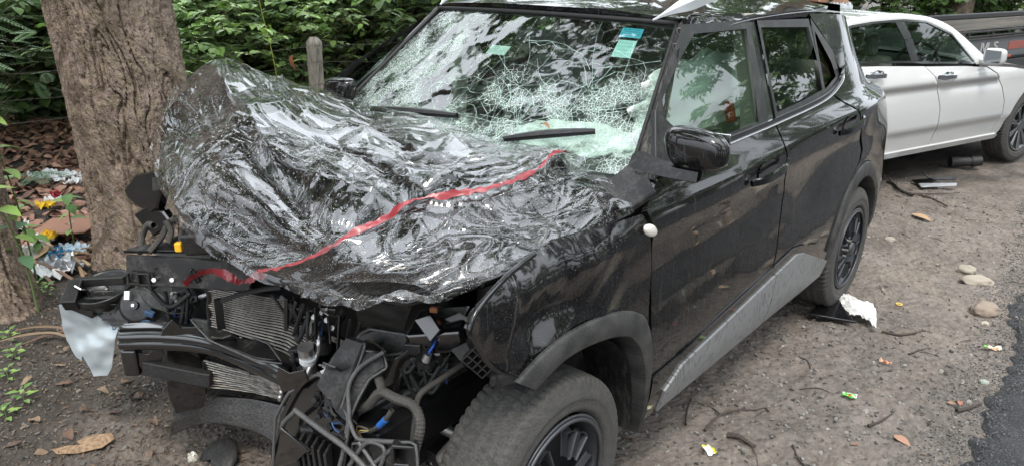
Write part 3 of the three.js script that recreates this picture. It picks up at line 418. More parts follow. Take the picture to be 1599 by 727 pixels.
  const fo = [[0.205, 0.735], [0.096, 0.778], [-0.033, 0.792], [-0.217, 0.770], [-0.35, 0.718], [-0.406, 0.65], [-0.424, 0.535], [-0.430, 0.42], [-0.448, 0.30]], fi = [[0.135, 0.685], [0.017, 0.722], [-0.128, 0.712], [-0.262, 0.675], [-0.325, 0.625], [-0.360, 0.562], [-0.388, 0.47], [-0.405, 0.37], [-0.43, 0.26]];
  part('wheel_arch', archStrip(fo, fi, 0.016), M.cladding, suv);
  const ro = [], ri = []; for (let k = 0; k <= 9; k++) { const a = lerp(0.05, 3.15, k / 9); ro.push([-2.5 + 0.425 * Math.cos(a), 0.33 + 0.435 * Math.sin(a)]); ri.push([-2.5 + 0.362 * Math.cos(a), 0.32 + 0.365 * Math.sin(a)]); }
  const rg = archStrip(ro, ri, 0.014); part('wheel_arch', rg, M.cladding, suv); part('wheel_arch', mirrorX(rg), M.cladding, suv);
  // rear bumper, tailgate
  const zr = spline([0.3, 0.45, 0.7, 1.0, 1.2, 1.35, 1.48], [-3.17, -3.26, -3.27, -3.22, -3.12, -2.92, -2.62]);
  part('tailgate', grid(40, 24, (u, v) => { const y = lerp(0.30, 1.50, v), s = u * 2 - 1, zz = zr(y), w = Math.max(0.5, sideX(y, Math.max(zz + 0.04, -3.2))); return [s * w, y + 0.02 * (1 - s * s), zz + 0.035 * s * s * s * s]; }), M.paintClean, suv);
  for (const s of [1, -1]) part('tail_lamp', bx(0.10, 0.20, 0.05, [s * 0.50, 0.98, -3.24], [0, s * 0.2, 0], 0.02), std([0.25, 0.01, 0.01], 0.15), suv);
  // door handles
  const handle = (z0, z1, y, door, idx) => { const own = suv.children.filter(c => c.name === door)[idx], s = idx ? -1 : 1; const X0 = (z, yy) => side(0)(z, yy)[0];
    const h = sweep([[s * (X0(z0, y) + 0.008), y - 0.012, z0], [s * (X0(z0, y) + 0.030), y - 0.006, lerp(z0, z1, 0.16)], [s * (X0(z0, y) + 0.035), y, lerp(z0, z1, 0.5)], [s * (X0(z0, y) + 0.033), y + 0.008, lerp(z0, z1, 0.82)], [s * (X0(z0, y) + 0.018), y + 0.018, z1]], [[-0.009, -0.014], [0.004, -0.016], [0.010, -0.004], [0.010, 0.006], [0.003, 0.015], [-0.008, 0.012]], [0, 1, 0], 26, v => 0.55 + 0.45 * Math.sin(Math.PI * clamp(0.12 + v * 0.76)));
    const hh = part('door_handle', h, M.paintClean, own); part('handle_recess', grid(14, 10, (u, v) => { const th = u * 6.2832, a = Math.cos(th) * v, b = Math.sin(th) * v; const z = lerp(z0, z1, 0.52) + a * 0.085, yy = y + 0.006 + b * 0.036; return [s * (X0(z, yy) + 0.003), yy, z]; }), M.plasticGloss, own); };
  handle(-1.01, -1.30, 0.985, 'front_door', 0); handle(-1.905, -2.19, 1.02, 'rear_door', 0); handle(-1.01, -1.30, 0.985, 'front_door', 1); handle(-1.905, -2.19, 1.02, 'rear_door', 1);
}
// roof
const roofY = (x, z) => 1.568 - 0.062 * Math.pow(Math.abs(x) / 0.715, 2.4) - 0.052 * Math.exp(-Math.max(0, -0.90 - z) / 0.22) - 0.05 * Math.max(0, -1.7 - z) ** 2;
const wsTop = (x) => -0.925 - 0.075 * (x / 0.57) ** 2;                 // header line of the windscreen
{
  const out = []; for (let k = 0; k <= 12; k++) { const x = lerp(-0.60, 0.60, k / 12); out.push([x, wsTop(x)]); }
  out.push([0.66, -0.93], [0.700, -0.80], [0.712, -1.0], [0.718, -1.4], [0.715, -1.9], [0.66, -2.25], [0.54, -2.62], [-0.54, -2.62], [-0.62, -2.3], [-0.625, -1.9], [-0.62, -1.4], [-0.61, -1.1]);
  const roofFn = (x, z) => { const d = Math.exp(-(((x - 0.66) / 0.07) ** 2 + ((z + 1.02) / 0.10) ** 2)); return [x, roofY(x, z) + 0.020 * d * (0.6 + n3(x * 24, z * 22, 3)) + 0.003 * n3(x * 3, z * 3, 7), z]; };
  part('roof', panel(out, roofFn, 0.025, 0.03, -1), M.paintClean, suv);
  part('headliner', panel(out.map(([x, z]) => [x * 0.95, z * 0.99 - 0.02]), (x, z) => [x, roofY(x, z) - 0.045, z], 0.08, 0, 1), M.beige, suv);
  // roof side rails meeting the door frames
  const rs = (s) => grid(40, 4, (u, v) => { const z = lerp(-0.76, -2.3, u), yT = roofY(0.705, z) - 0.002, yB = Math.min(1.492, yT - 0.012); const y = lerp(yT, yB, v); return [s * (lerp(0.705 - 0.05 * sstep(-1.9, -2.3, z), sideX(1.49, z) + 0.003, v) + 0.008 * Math.sin(v * Math.PI)), y, z]; });
  part('roof_edge', rs(1), M.paintClean, suv); part('roof_edge', mirrorR(rs(1)), M.paintClean, suv);
  for (const s of [1, -1]) { const r = sweep([[s * 0.55, 1.497, s > 0 ? -0.87 : -0.98], [s * 0.585, 1.535, s > 0 ? -0.96 : -1.06], [s * 0.60, 1.572, -1.14], [s * 0.605, 1.600, -1.42], [s * 0.61, 1.610, -1.9], [s * 0.60, 1.588, -2.35], [s * 0.585, 1.53, -2.56]], [[-0.028, -0.022], [0.028, -0.022], [0.025, 0.008], [0.012, 0.017], [-0.012, 0.017], [-0.025, 0.008]], [0, 1, 0], 60, v => 0.12 + 0.88 * sstep(0, 0.10, v) * sstep(1.02, 0.93, v)); part('roof_rail', r, M.rail, suv); }
}
// windscreen, its pillars and the crack web
const wsP = (u, v) => { const w = lerp(0.715, 0.575, v), b = 1 - u * u; return [u * w, lerp(1.065, 1.478, v) + 0.012 * b, lerp(-0.515, -1.0, v) + b * lerp(0.15, 0.075, v)]; };
{
  const g = part('windscreen', grid(40, 24, (u, v) => wsP(u * 2 - 1, v)), M.glass, suv);
  const seal = []; for (let k = 0; k <= 10; k++) seal.push(wsP(-1, k / 10)); const top = []; for (let k = 0; k <= 20; k++) top.push(wsP(-1 + k / 10, 1)); const right = []; for (let k = 0; k <= 10; k++) right.push(wsP(1, 1 - k / 10));
  for (const q of [seal, top, right]) part('windscreen_seal', tube(q.map(p => [p[0], p[1] + 0.004, p[2] + 0.004]), 0.008, 40, 6), M.rubber, suv);
  const R = mulberry(55), segs = [];
  const N0 = (u, v) => { const a = VA(wsP(u + 0.01, v)), b = VA(wsP(u - 0.01, v)), c = VA(wsP(u, v + 0.01)), d = VA(wsP(u, v - 0.01)); return a.sub(b).cross(c.sub(d)).normalize(); };
  const rib = (pts, w) => { const pos = []; const P = pts.map(([u, v]) => { const n = N0(u, v); return [VA(wsP(u, v)).addScaledVector(n, 0.0016), n]; }); for (let i = 0; i < P.length - 1; i++) { const a = P[i], b = P[i + 1], t = b[0].clone().sub(a[0]), s = t.cross(a[1]).normalize().multiplyScalar(w * (0.5 + R())); segs.push([a[0].clone().add(s), a[0].clone().sub(s), b[0].clone().sub(s), b[0].clone().add(s)]); } };
  const inb = (u, v) => Math.abs(u) < 0.985 && v > 0.01 && v < 0.985;
  const walk = (u, v, a, L, bend, w, jit = 0.35) => { const pts = [[u, v]]; const st = 0.025; for (let s = 0; s < L; s += st) { a += (R() - 0.5) * jit + bend * st; u += Math.cos(a) * st / 0.66; v += Math.sin(a) * st / 0.64; if (!inb(u, v)) break; pts.push([u, v]); } if (pts.length > 1) rib(pts, w); };
  // impact stars with rays and broken rings
  for (const [cu, cv, n, L] of [[-0.60, 0.62, 12, 0.40], [0.28, 0.46, 11, 0.34], [0.66, 0.50, 9, 0.26], [0.40, 0.22, 18, 0.40], [-0.05, 0.12, 12, 0.30], [0.72, 0.18, 14, 0.26]]) {
    for (let k = 0; k < n; k++) { const a = k / n * 6.283 + R() * 0.3, r0 = 0.02 * R(); walk(cu + Math.cos(a) * r0, cv + Math.sin(a) * r0, a, L * (0.25 + 0.75 * R()), (R() - 0.5) * 3, 0.00022 + 0.0003 * R()); }
    for (let q = 0; q < 9; q++) { const rad = 0.04 + L * 0.75 * Math.pow(R(), 0.8), a0 = R() * 6.283, sp = 0.4 + 1.2 * R(), pts = []; for (let k = 0; k <= 8; k++) { const a = a0 + sp * k / 8, r = rad * (1 + (R() - 0.5) * 0.12), u = cu + Math.cos(a) * r / 0.66, v = cv + Math.sin(a) * r / 0.64 * 0.9; if (inb(u, v)) pts.push([u, v]); } if (pts.length > 2) rib(pts, 0.00022 + 0.0003 * R()); }
  }
  for (let k = 0; k < 18; k++) walk((R() - 0.5) * 1.9, R(), R() * 6.283, 0.25 + 0.6 * R(), (R() - 0.5) * 2.5, 0.00022 + 0.0003 * R(), 0.18);
  // finely crazed zones: pale fracture lines and crushed grains in the laminate
  const CW = 2048, CH = 896, crush = new Float32Array(CW * CH);
  const zone = (u, v) => { const g = (cu, cv, ru, rv) => Math.exp(-(((u - cu) / ru) ** 2 + ((v - cv) / rv) ** 2)); return clamp(1.15 * g(-0.62, 0.55, 0.26, 0.46) + 1.1 * g(-0.80, 0.22, 0.28, 0.3) + 1.05 * g(0.58, 0.14, 0.52, 0.24) + 0.8 * g(0.86, 0.30, 0.16, 0.34) + 0.55 * g(0.05, 0.12, 0.5, 0.16) + 0.40 * g(0.30, 0.45, 0.28, 0.14) + 0.14); };
  const worley = (step, seed, add) => { const nx = Math.ceil(CW / step) + 2, ny = Math.ceil(CH / step) + 2, q = mulberry(seed), px = new Float32Array(nx * ny), py = new Float32Array(nx * ny); for (let j = 0; j < ny; j++) for (let i = 0; i < nx; i++) { px[j * nx + i] = (i - 1 + q()) * step; py[j * nx + i] = (j - 1 + q()) * step; }
    for (let y = 0; y < CH; y++) for (let x = 0; x < CW; x++) { const ci = Math.floor(x / step) + 1, cj = Math.floor(y / step) + 1; let d1 = 1e9, d2 = 1e9; for (let j = cj - 1; j <= cj + 1; j++) for (let i = ci - 1; i <= ci + 1; i++) { if (i < 0 || j < 0 || i >= nx || j >= ny) continue; const k = j * nx + i, e = (px[k] - x) ** 2 + (py[k] - y) ** 2; if (e < d1) { d2 = d1; d1 = e; } else if (e < d2) d2 = e; } add(x, y, Math.sqrt(d2) - Math.sqrt(d1)); } };
  const zc = new Float32Array(CW * CH); for (let y = 0; y < CH; y++) for (let x = 0; x < CW; x++) { const u = x / CW * 2 - 1, v = y / CH; zc[y * CW + x] = clamp(zone(u, v) * (0.75 + 0.7 * n3(u * 4, v * 4, 5) + 0.4 * n3(u * 14, v * 8, 6))); }
  worley(15, 71, (x, y, d) => { const k = y * CW + x, z = zc[k]; if (z > 0.42) crush[k] = Math.max(crush[k], (1 - sstep(0.5, 1.9, d)) * sstep(0.42, 0.8, z) * (0.4 + 0.6 * R())); });
  worley(34, 72, (x, y, d) => { const k = y * CW + x, z = zc[k]; if (z > 0.2) crush[k] = Math.max(crush[k], (1 - sstep(0.6, 2.0, d)) * sstep(0.18, 0.5, z) * (0.5 + 0.5 * R())); });
  worley(96, 73, (x, y, d) => { const k = y * CW + x, z = zc[k]; crush[k] = Math.max(crush[k], (1 - sstep(0.7, 2.2, d)) * clamp(0.10 + z) * clamp(0.3 + 1.6 * n3(x / 160, y / 160, 8))); });
  for (let k = 0; k < CW * CH; k++) { const z = zc[k]; if (R() < 0.16 * z * z) crush[k] = Math.max(crush[k], 0.75 * R()); crush[k] = clamp(crush[k] + 0.16 * z * z * R()); }
  const gm = tex(CW, CH, (u, v, i, j) => { const q = sstep(0.03, 0.3, crush[j * CW + i]); return [lerp(0.74, 0.56, q), lerp(0.84, 0.70, q), lerp(0.79, 0.63, q)]; }, true), gt = tex(CW, CH, (u, v, i, j) => { const q = crush[j * CW + i]; return [1 - 0.92 * q, 0.012 + 0.55 * q, 0]; }, false), gb = tex(1024, 448, (u, v) => { const q = 0.5 + 0.35 * n3(u * 7, v * 4, 2) + 0.05 * n3(u * 24, v * 12, 3); return [q, q, q]; }, false);
  g.material = phys([1, 1, 1], 1, { map: gm, transmission: 1, transmissionMap: gt, roughnessMap: gt, thickness: 0, ior: 1.75, bumpMap: gb, bumpScale: 0.010 });
  const pos = [], nor = []; for (const q of segs) { const n = q[1].clone().sub(q[0]).cross(q[2].clone().sub(q[0])).normalize(); for (const k of [0, 1, 2, 0, 2, 3]) { pos.push(...q[k].toArray()); nor.push(n.x, n.y, n.z); } }
  const cg = new THREE.BufferGeometry(); cg.setAttribute('position', new THREE.Float32BufferAttribute(pos, 3)); cg.setAttribute('normal', new THREE.Float32BufferAttribute(nor, 3));
  const c = part('crack_web', cg, phys([0.55, 0.74, 0.67], 0.7, { transmission: 0.35, thickness: 0 }), g); c.userData.kind = 'stuff';
  // stickers on the inside of the glass
  const stick = (u0, u1, v0, v1, mat) => { const p = part('sticker', grid(6, 6, (u, v) => { const q = wsP(lerp(u0, u1, u), lerp(v0, v1, v)); return [q[0], q[1] - 0.005, q[2] - 0.004]; }), mat, g); };
  const prn = (a, b, rows) => { const c = document.createElement('canvas'); c.width = 128; c.height = 64; const x = c.getContext('2d'); x.fillStyle = a; x.fillRect(0, 0, 128, 64); x.fillStyle = b; for (let r = 0; r < rows; r++) for (let k = 8; k < 118;) { const w = 4 + R() * 14; x.fillRect(k, 8 + r * 13, Math.min(w, 118 - k), 5); k += w + 4; } const t = new THREE.CanvasTexture(c); t.colorSpace = THREE.SRGBColorSpace; return std(0xffffff, 0.6, 0, { map: t }); };
  stick(0.68, 0.81, 0.885, 0.955, prn('#2a93a6', '#0d5064', 4)); stick(0.69, 0.80, 0.74, 0.865, prn('#8fb8b4', '#7aa5a2', 4)); stick(-0.13, 0.02, 0.67, 0.74, prn('#9fb4ae', '#8aa39c', 3));
  // A pillars stripped of their trim, with clip holes
  const pil = (s) => grid(4, 24, (u, v) => { const a = wsP(s, v), y = lerp(1.09, 1.49, v), z = lerp(-0.425, -0.775, v), b = [s * (sideX(y, z) + 0.001), y, z]; const w = u; const o = 0.012 * Math.sin(Math.PI * w) + (s > 0 ? 0.004 * n3(v * 20, u * 3, 2) : 0); return [lerp(a[0], b[0], w) + s * o, lerp(a[1], b[1], w) + o, lerp(a[2], b[2], w) + o]; });
  M.pillarDirt = std(0xffffff, 0.7, 0, { map: tex(256, 512, (u, v) => { const q = clamp(0.35 + 0.6 * tn(u, v, 6, 3) + 0.45 * tn(u, v, 30, 2) + 0.3 * tn(u, v, 80, 2)); return [0.018 + 0.17 * q * q, 0.017 + 0.14 * q * q, 0.016 + 0.115 * q * q]; }, true) });
  part('roof_pillar', pil(1), M.pillarDirt, suv); part('roof_pillar', grid(4, 24, (u, v) => { const a = wsP(-1, v), b = [lerp(-0.80, -0.61, v), lerp(1.09, 1.495, v), lerp(-0.60, -1.10, v)], o = 0.014 * Math.sin(Math.PI * u); return [lerp(a[0], b[0], u) - o, lerp(a[1], b[1], u) + o, lerp(a[2], b[2], u) + o]; }), M.paintClean, suv);
  for (const v of [0.22, 0.34, 0.46, 0.58, 0.70, 0.82, 0.93]) { const a = wsP(1, v), y = lerp(1.09, 1.49, v), z = lerp(-0.425, -0.775, v), p = [0.5 * (a[0] + sideX(y, z)) + 0.013, 0.5 * (a[1] + y) + 0.012, 0.5 * (a[2] + z) + 0.012]; const t = new THREE.TorusGeometry(0.010, 0.004, 6, 14); t.scale(1, 1.5, 1); t.lookAt(V(0.55, 0.55, 0.62)); t.rotateZ(0.3); t.translate(...p); const q = part('clip_hole', t, M.plastic, suv); const d = new THREE.CircleGeometry(0.010, 12); d.scale(1, 1.4, 1); d.lookAt(V(0.55, 0.55, 0.62)); d.rotateZ(0.3); d.translate(p[0] + 0.001, p[1] + 0.001, p[2] + 0.001); part('hole', d, M.void, q); }
  part('pillar_clip', bx(0.014, 0.022, 0.010, [0.662, 1.468, -0.862], [0.6, 0.4, 0.4], 0.004), std([0.62, 0.30, 0.02], 0.5), suv);
  // wipers
  const wiper = (u0, v0, u1, v1, len) => { const w = new THREE.Group(); w.name = 'wiper'; suv.add(w); const p = [], q = []; for (let k = 0; k <= 8; k++) { const t = k / 8, a = wsP(lerp(u0, u1, t), lerp(v0, v1, t)); p.push([a[0], a[1] + 0.016 + 0.006 * Math.sin(t * 3.14), a[2] + 0.014]); q.push([a[0], a[1] + 0.010, a[2] + 0.009]); }
    part('wiper_blade', sweep(q, [[-0.004, -0.008], [0.004, -0.008], [0.003, 0.008], [-0.003, 0.008]], [0, 1, 0], 24), M.rubber, w); part('wiper_arm', sweep(p, [[-0.011, -0.004], [0.011, -0.004], [0.008, 0.005], [-0.008, 0.005]], [0, 1, 0], 24, v => 0.75 + 0.6 * Math.sin(v * 3.1)), M.plastic, w); };
  wiper(-0.62, 0.115, 0.06, 0.195); wiper(0.40, 0.10, 0.80, 0.22);
  const lf = leafGeo(0.05, 0.02, 0.9, 0.3); lf.rotateX(-0.3); lf.rotateY(1.2); const lp = wsP(0.56, 0.19); lf.translate(lp[0], lp[1] + 0.03, lp[2] + 0.02); single('dead_leaf', lf, std([0.22, 0.12, 0.06], 0.8), 'curled brown leaf stuck under the wiper on the windscreen', 'leaf');
}
// interior seen through the glass
{
  part('dashboard', crease(grid(30, 14, (u, v) => { const x = lerp(-0.70, 0.70, u), s = 1 - (x / 0.72) ** 4; const prof = [[1.04, -0.42], [1.055, -0.55], [1.06, -0.70], [1.05, -0.80], [1.0, -0.86], [0.9, -0.85], [0.75, -0.80], [0.6, -0.70]]; const t = v * 7, i = Math.min(6, Math.floor(t)), f = t - i; const y = lerp(prof[i][0], prof[i + 1][0], f), z = lerp(prof[i][1], prof[i + 1][1], f); return [x, y + 0.02 * s * (y > 0.99 ? 1 : 0) + (x < -0.1 && x > -0.6 && y > 1 ? 0.03 : 0), z]; }), 50), M.darkTrim, suv);
  // airbags hanging out of dash and steering wheel
  const bag = (cx, cy, cz, rx, ry, rz, sd) => grid(48, 32, (u, v) => { const a = u * 6.2832, b = v * 3.14159; const x = Math.sin(b) * Math.cos(a), y = Math.cos(b), z = Math.sin(b) * Math.sin(a); const f = 1 + 0.16 * n3(x * 2.2 + sd, y * 2.2, z * 2.2) + 0.09 * ridge(x * 4 + sd, y * 4, z * 4); return [cx + rx * x * f, Math.max(cy + ry * y * f, cy - ry * 0.6), cz + rz * z * f]; });
  part('airbag', bag(0.36, 1.06, -0.76, 0.26, 0.075, 0.16, 2), M.white, suv);
  part('airbag', bag(0.60, 1.20, -1.25, 0.04, 0.16, 0.5, 9), M.white, suv);
  const sw = new THREE.TorusGeometry(0.185, 0.017, 10, 36); sw.rotateX(-0.42); sw.translate(-0.36, 0.98, -0.98); part('steering_wheel', sw, M.darkTrim, suv);
  const seat = (x, z, rear) => { const g = new THREE.Group(); g.name = 'seat'; suv.add(g); const w = rear ? 1.22 : 0.50; part('seat_cushion', bx(w, 0.16, 0.50, [x, 0.62, z], [0.1, 0, 0], 0.07), M.greyFabric, g); part('seat_back', bx(w, 0.62, 0.14, [x, 0.93, z - 0.30], [-0.25, 0, 0], 0.06), M.greyFabric, g); for (const d of rear ? [-0.38, 0.38] : [0]) part('headrest', bx(0.26, 0.18, 0.10, [x + d, 1.31, z - 0.41], [-0.2, 0, 0], 0.045), M.greyFabric, g); };
  seat(0.37, -1.35); seat(-0.37, -1.35); seat(0, -2.15, true);
  for (const s of [1, -1]) { part('pillar_lining', sweep([[s * 0.66, 1.50, -1.32], [s * 0.72, 1.30, -1.31], [s * 0.76, 1.10, -1.30], [s * 0.78, 0.7, -1.30]], [[-0.03, -0.04], [0.03, -0.04], [0.03, 0.04], [-0.03, 0.04]], [0, 0, 1], 14), M.beige, suv);
    for (const [z0, z1] of [[-0.46, -1.27], [-1.34, -2.05]]) part('door_lining', bx(0.04, 0.62, Math.abs(z1 - z0), [s * 0.775, 0.80, (z0 + z1) / 2], [0, 0, 0], 0.015), M.darkTrim, suv);
    part('seat_belt', tube([[s * 0.665, 1.40, -1.34], [s * 0.70, 1.15, -1.36], [s * 0.66, 0.8, -1.38]], 0.012, 12, 5), M.darkTrim, suv); }
  part('belt_buckle', bx(0.03, 0.075, 0.03, [0.70, 1.165, -1.22], [0, 0, 0.3], 0.006), M.red, suv);
  part('rear_view_mirror', bx(0.22, 0.06, 0.03, [0, 1.40, -0.98], [0.2, 0.1, 0], 0.014), M.darkTrim, suv);
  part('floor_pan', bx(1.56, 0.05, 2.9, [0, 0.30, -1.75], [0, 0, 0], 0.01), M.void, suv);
  part('rear_lining', bx(1.46, 0.55, 0.05, [0, 0.72, -2.62], [0, 0, 0], 0.01), M.darkTrim, suv);
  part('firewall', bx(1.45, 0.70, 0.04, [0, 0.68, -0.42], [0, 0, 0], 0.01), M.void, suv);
  part('cowl', bx(1.40, 0.03, 0.20, [0, 1.03, -0.42], [0.1, 0, 0], 0.01), M.plastic, suv);
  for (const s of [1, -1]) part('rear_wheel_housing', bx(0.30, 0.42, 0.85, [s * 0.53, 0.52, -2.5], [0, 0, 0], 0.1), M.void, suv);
}
// left door mirror
{
  const m = new THREE.Group(); m.name = 'door_mirror'; suv.add(m); const c = [0.985,1.213,-0.394];
  const hg = grid(40, 28, (u, v) => { const a = u * 6.2832, b = v * 3.14159; const se = (s, e) => Math.sign(s) * Math.pow(Math.abs(s), e); const x = se(Math.sin(b), 0.62) * se(Math.cos(a), 0.62), y = se(Math.cos(b), 0.70), z = se(Math.sin(b), 0.62) * se(Math.sin(a), 0.85); return [c[0] + x * 0.088 * (1 + 0.06 * y) - 0.010 * y, c[1] + y * 0.054 * (1 - 0.12 * x), c[2] + (z > 0 ? z * 0.050 * (1 - 0.12 * x) : z * 0.03)]; }, null, true);
  part('mirror_cap', hg, M.paint, m);
  part('mirror_glass', bx(0.14, 0.085, 0.004, [c[0], c[1], c[2] - 0.031], [0, 0.15, 0], 0.002), std([0.8, 0.8, 0.8], 0.03, 1), m);
  const b = sweep([[0.82, c[1] - 0.045, c[2] + 0.035], [0.87, c[1] - 0.058, c[2] + 0.03], [c[0] - 0.05, c[1] - 0.066, c[2] + 0.015], [c[0] + 0.012, c[1] - 0.070, c[2] + 0.0]], [[-0.036, -0.014], [-0.02, -0.020], [0.025, -0.022], [0.036, -0.008], [0.036, 0.006], [0.022, 0.018], [-0.03, 0.018]], [0, 1, 0], 18, v => 1.05 - 0.25 * v);
  part('mirror_arm', b, M.plastic, m);
  part('mirror_sail', slab([[0.842, 1.10, -0.43], [0.842, 1.13, -0.585], [0.806, 1.22, -0.575], [0.79, 1.275, -0.50]], 0.012, 0.003), M.plastic, m);
  for (const dy of [0, 0.022]) part('sail_slot', beam([0.822, 1.175 + dy, -0.555], [0.826, 1.170 + dy, -0.51], 0.004, 0.004), M.alu, m);
  const m2 = new THREE.Group(); m2.name = 'door_mirror'; suv.add(m2); part('mirror_cap', mirrorX(hg), M.paintClean, m2); part('mirror_arm', mirrorX(b), M.plastic, m2); { const q = [-0.737,1.16,-0.571]; m2.position.set(q[0] + c[0], q[1] - c[1], q[2] - c[2]); }
}
// wheels
function tyreGeo(R, W, rim) { const prof = []; // across the tread from inner bead to outer bead
  const half = W / 2; const pts = [[-half * 0.72, rim], [-half * 0.98, rim + 0.02], [-half * 1.02, (R + rim) / 2], [-half * 0.97, R - 0.035], [-half * 0.86, R - 0.008], [-half * 0.70, R - 0.002], [0, R], [half * 0.70, R - 0.002], [half * 0.86, R - 0.008], [half * 0.97, R - 0.035], [half * 1.02, (R + rim) / 2], [half * 1.0, (R + rim) / 2 - 0.012], [half * 0.98, rim + 0.02], [half * 0.72, rim]];
  const c = new THREE.CatmullRomCurve3(pts.map(p => V(p[0], p[1], 0)), false, 'centripetal'), nP = 84, q = []; for (let i = 0; i <= nP; i++) q.push(c.getPoint(i / nP)); const nA = 360;
  return grid(nA, nP, (u, v, i, j) => { const a = u * 6.2832, p = q[j]; let r = p.y, x = p.x; const ax = Math.abs(x) / half; const tread = sstep(R - 0.04, R - 0.02, p.y); if (tread > 0) { let g = 0; for (const gx of [-0.52, -0.18, 0.18, 0.52]) g = Math.max(g, 1 - sstep(0.045, 0.075, Math.abs(x / half - gx))); const sk = a * 36 / 6.2832 * 2 + x / half * (x > 0 ? 0.9 : -0.9); const fr = sk - Math.floor(sk); if (ax > 0.56) g = Math.max(g, 1 - sstep(0.10, 0.16, Math.abs(fr - 0.5))); else g = Math.max(g, 0.6 * (1 - sstep(0.05, 0.09, Math.abs(fr - 0.5))) * (Math.abs(Math.abs(x / half) - 0.35) < 0.14 ? 1 : 0)); r -= 0.0062 * g * tread; }
    if (p.y > rim + 0.03 && p.y < R - 0.04) { const k = Math.exp(-(((p.y - (R + rim) / 2 - 0.018) / 0.0025) ** 2)); x += Math.sign(x) * 0.0016 * k; const t = Math.abs(Math.sin(a * 2)) > 0.8 ? 1 : 0; x += Math.sign(x) * 0.0012 * t * (n3(a * 40, p.y * 120, 3) > 0.1 ? 1 : 0) * (Math.abs(p.y - (R + rim) / 2) < 0.016 ? 1 : 0); }
    return [x, r * Math.cos(a), r * Math.sin(a)]; }, (u, v, p) => [u * 2, v * 0.3], true); }
{
  const tt = tex(512, 512, (u, v) => { const q = clamp(0.45 + 0.15 * tn(u, v, 8, 3) + 0.3 * tn(u, v, 40, 1) + 0.5 * tn(u, v, 140, 1)); return [0.030 + 0.045 * q, 0.029 + 0.041 * q, 0.027 + 0.036 * q]; }, true, [2, 4]);
  M.tyre = std(0xffffff, 0.85, 0, { map: tt });
  M.wheelGrey = std([0.06, 0.062, 0.068], 0.36, 0.4);
  const tg = tyreGeo(0.318, 0.205, 0.205);
  // wheel cover: five broad spokes
  const cover = (() => { const sh = new THREE.Shape(); sh.absarc(0, 0, 0.203, 0, 6.2832, false); for (let k = 0; k < 10; k++) { const a = k / 10 * 6.2832 + (k % 2 ? 0.10 : -0.10), h = new THREE.Path(); const P = (r, d) => [r * Math.cos(a + d), r * Math.sin(a + d)]; h.moveTo(...P(0.085, -0.10)); h.lineTo(...P(0.160, -0.16)); h.quadraticCurveTo(...P(0.172, 0), ...P(0.160, 0.16)); h.lineTo(...P(0.085, 0.10)); h.closePath(); sh.holes.push(h); }
    const g = new THREE.ExtrudeGeometry(sh, { depth: 0.012, bevelEnabled: true, bevelSize: 0.004, bevelThickness: 0.006, bevelSegments: 2, curveSegments: 20 }); const p = g.attributes.position; for (let i = 0; i < p.count; i++) { const r = Math.hypot(p.getX(i), p.getY(i)); p.setZ(i, p.getZ(i) + 0.010 * sstep(0.19, 0.05, r) - 0.018); } g.computeVertexNormals(); g.rotateY(Math.PI / 2); return crease(g, 30); })();
  const barrel = new THREE.LatheGeometry([[0.205, -0.10], [0.205, -0.085], [0.185, -0.07], [0.178, 0.04], [0.192, 0.075], [0.206, 0.088], [0.212, 0.098], [0.204, 0.100], [0.196, 0.092]].map(p => new THREE.Vector2(p[0], p[1])), 64); barrel.rotateZ(-Math.PI / 2);
  const disc = merge([cyl([-0.02, 0, 0], [0.03, 0, 0], 0.178, 0.165, 40), cyl([0.03, 0, 0], [0.062, 0, 0], 0.05, 0.045, 24)]);
  const wheel = (s, z, turn) => { const w = new THREE.Group(); w.name = 'wheel'; w.position.set(s * 0.765, 0.312, z); w.rotation.y = (s > 0 ? 0 : Math.PI) + turn; suv.add(w); const t = part('tyre', tg, M.tyre, w); t.rotation.x = z * 2 + 0.4; const r = part('rim', barrel, M.wheelGrey, w); part('brake_disc', disc, M.darkMetal, r); const cv = part('wheel_cover', cover, M.wheelGrey, w); cv.position.x = 0.098; cv.rotation.x = z < -1 ? 0.2 : 1.35; part('centre_cap', new THREE.LatheGeometry([[0, 0.010], [0.022, 0.009], [0.031, 0.004], [0.034, -0.004]].map(p => new THREE.Vector2(...p)), 24).rotateZ(-Math.PI / 2).translate(0.010, 0, 0), M.wheelGrey, cv); part('cover_ring', new THREE.TorusGeometry(0.196, 0.006, 8, 60).rotateY(Math.PI / 2).translate(0.002, 0, 0), M.wheelGrey, cv);
    for (let k = 0; k < 5; k++) { const a = k / 5 * 6.2832 + 0.3; part('wheel_nut', cyl([0.075, 0.045 * Math.cos(a), 0.045 * Math.sin(a)], [0.092, 0.045 * Math.cos(a), 0.045 * Math.sin(a)], 0.009, 0.008, 6), M.steel, r); } };
  wheel(1, 0, 0.0); wheel(-1, 0, 0.0); wheel(1, -2.5, 0); wheel(-1, -2.5, 0);
}

// ---------------------------------------------------------------- buckled bonnet, the clear polythene tied over it, red tape
const hoodG = [[[0.838, 1.030, -0.321], [0.608, 1.120, -0.347], [0.310, 1.140, -0.316], [-0.139, 1.150, -0.347], [-0.836, 1.120, -0.564]], [[0.822, 1.010, -0.100], [0.641, 1.120, -0.045], [0.359, 1.150, -0.043], [-0.139, 1.160, -0.123], [-0.822, 1.210, -0.311]], [[0.819, 1.000, 0.130], [0.619, 1.080, 0.171], [0.328, 1.130, 0.165], [-0.107, 1.190, 0.117], [-0.910, 1.270, -0.140]], [[0.776, 0.980, 0.283], [0.641, 1.030, 0.379], [0.386, 1.080, 0.415], [-0.077, 1.130, 0.353], [-0.716, 1.200, 0.166]], [[0.681, 0.950, 0.372], [0.519, 0.940, 0.443], [0.255, 0.950, 0.484], [-0.066, 1.000, 0.489], [-0.522, 1.080, 0.330]]];
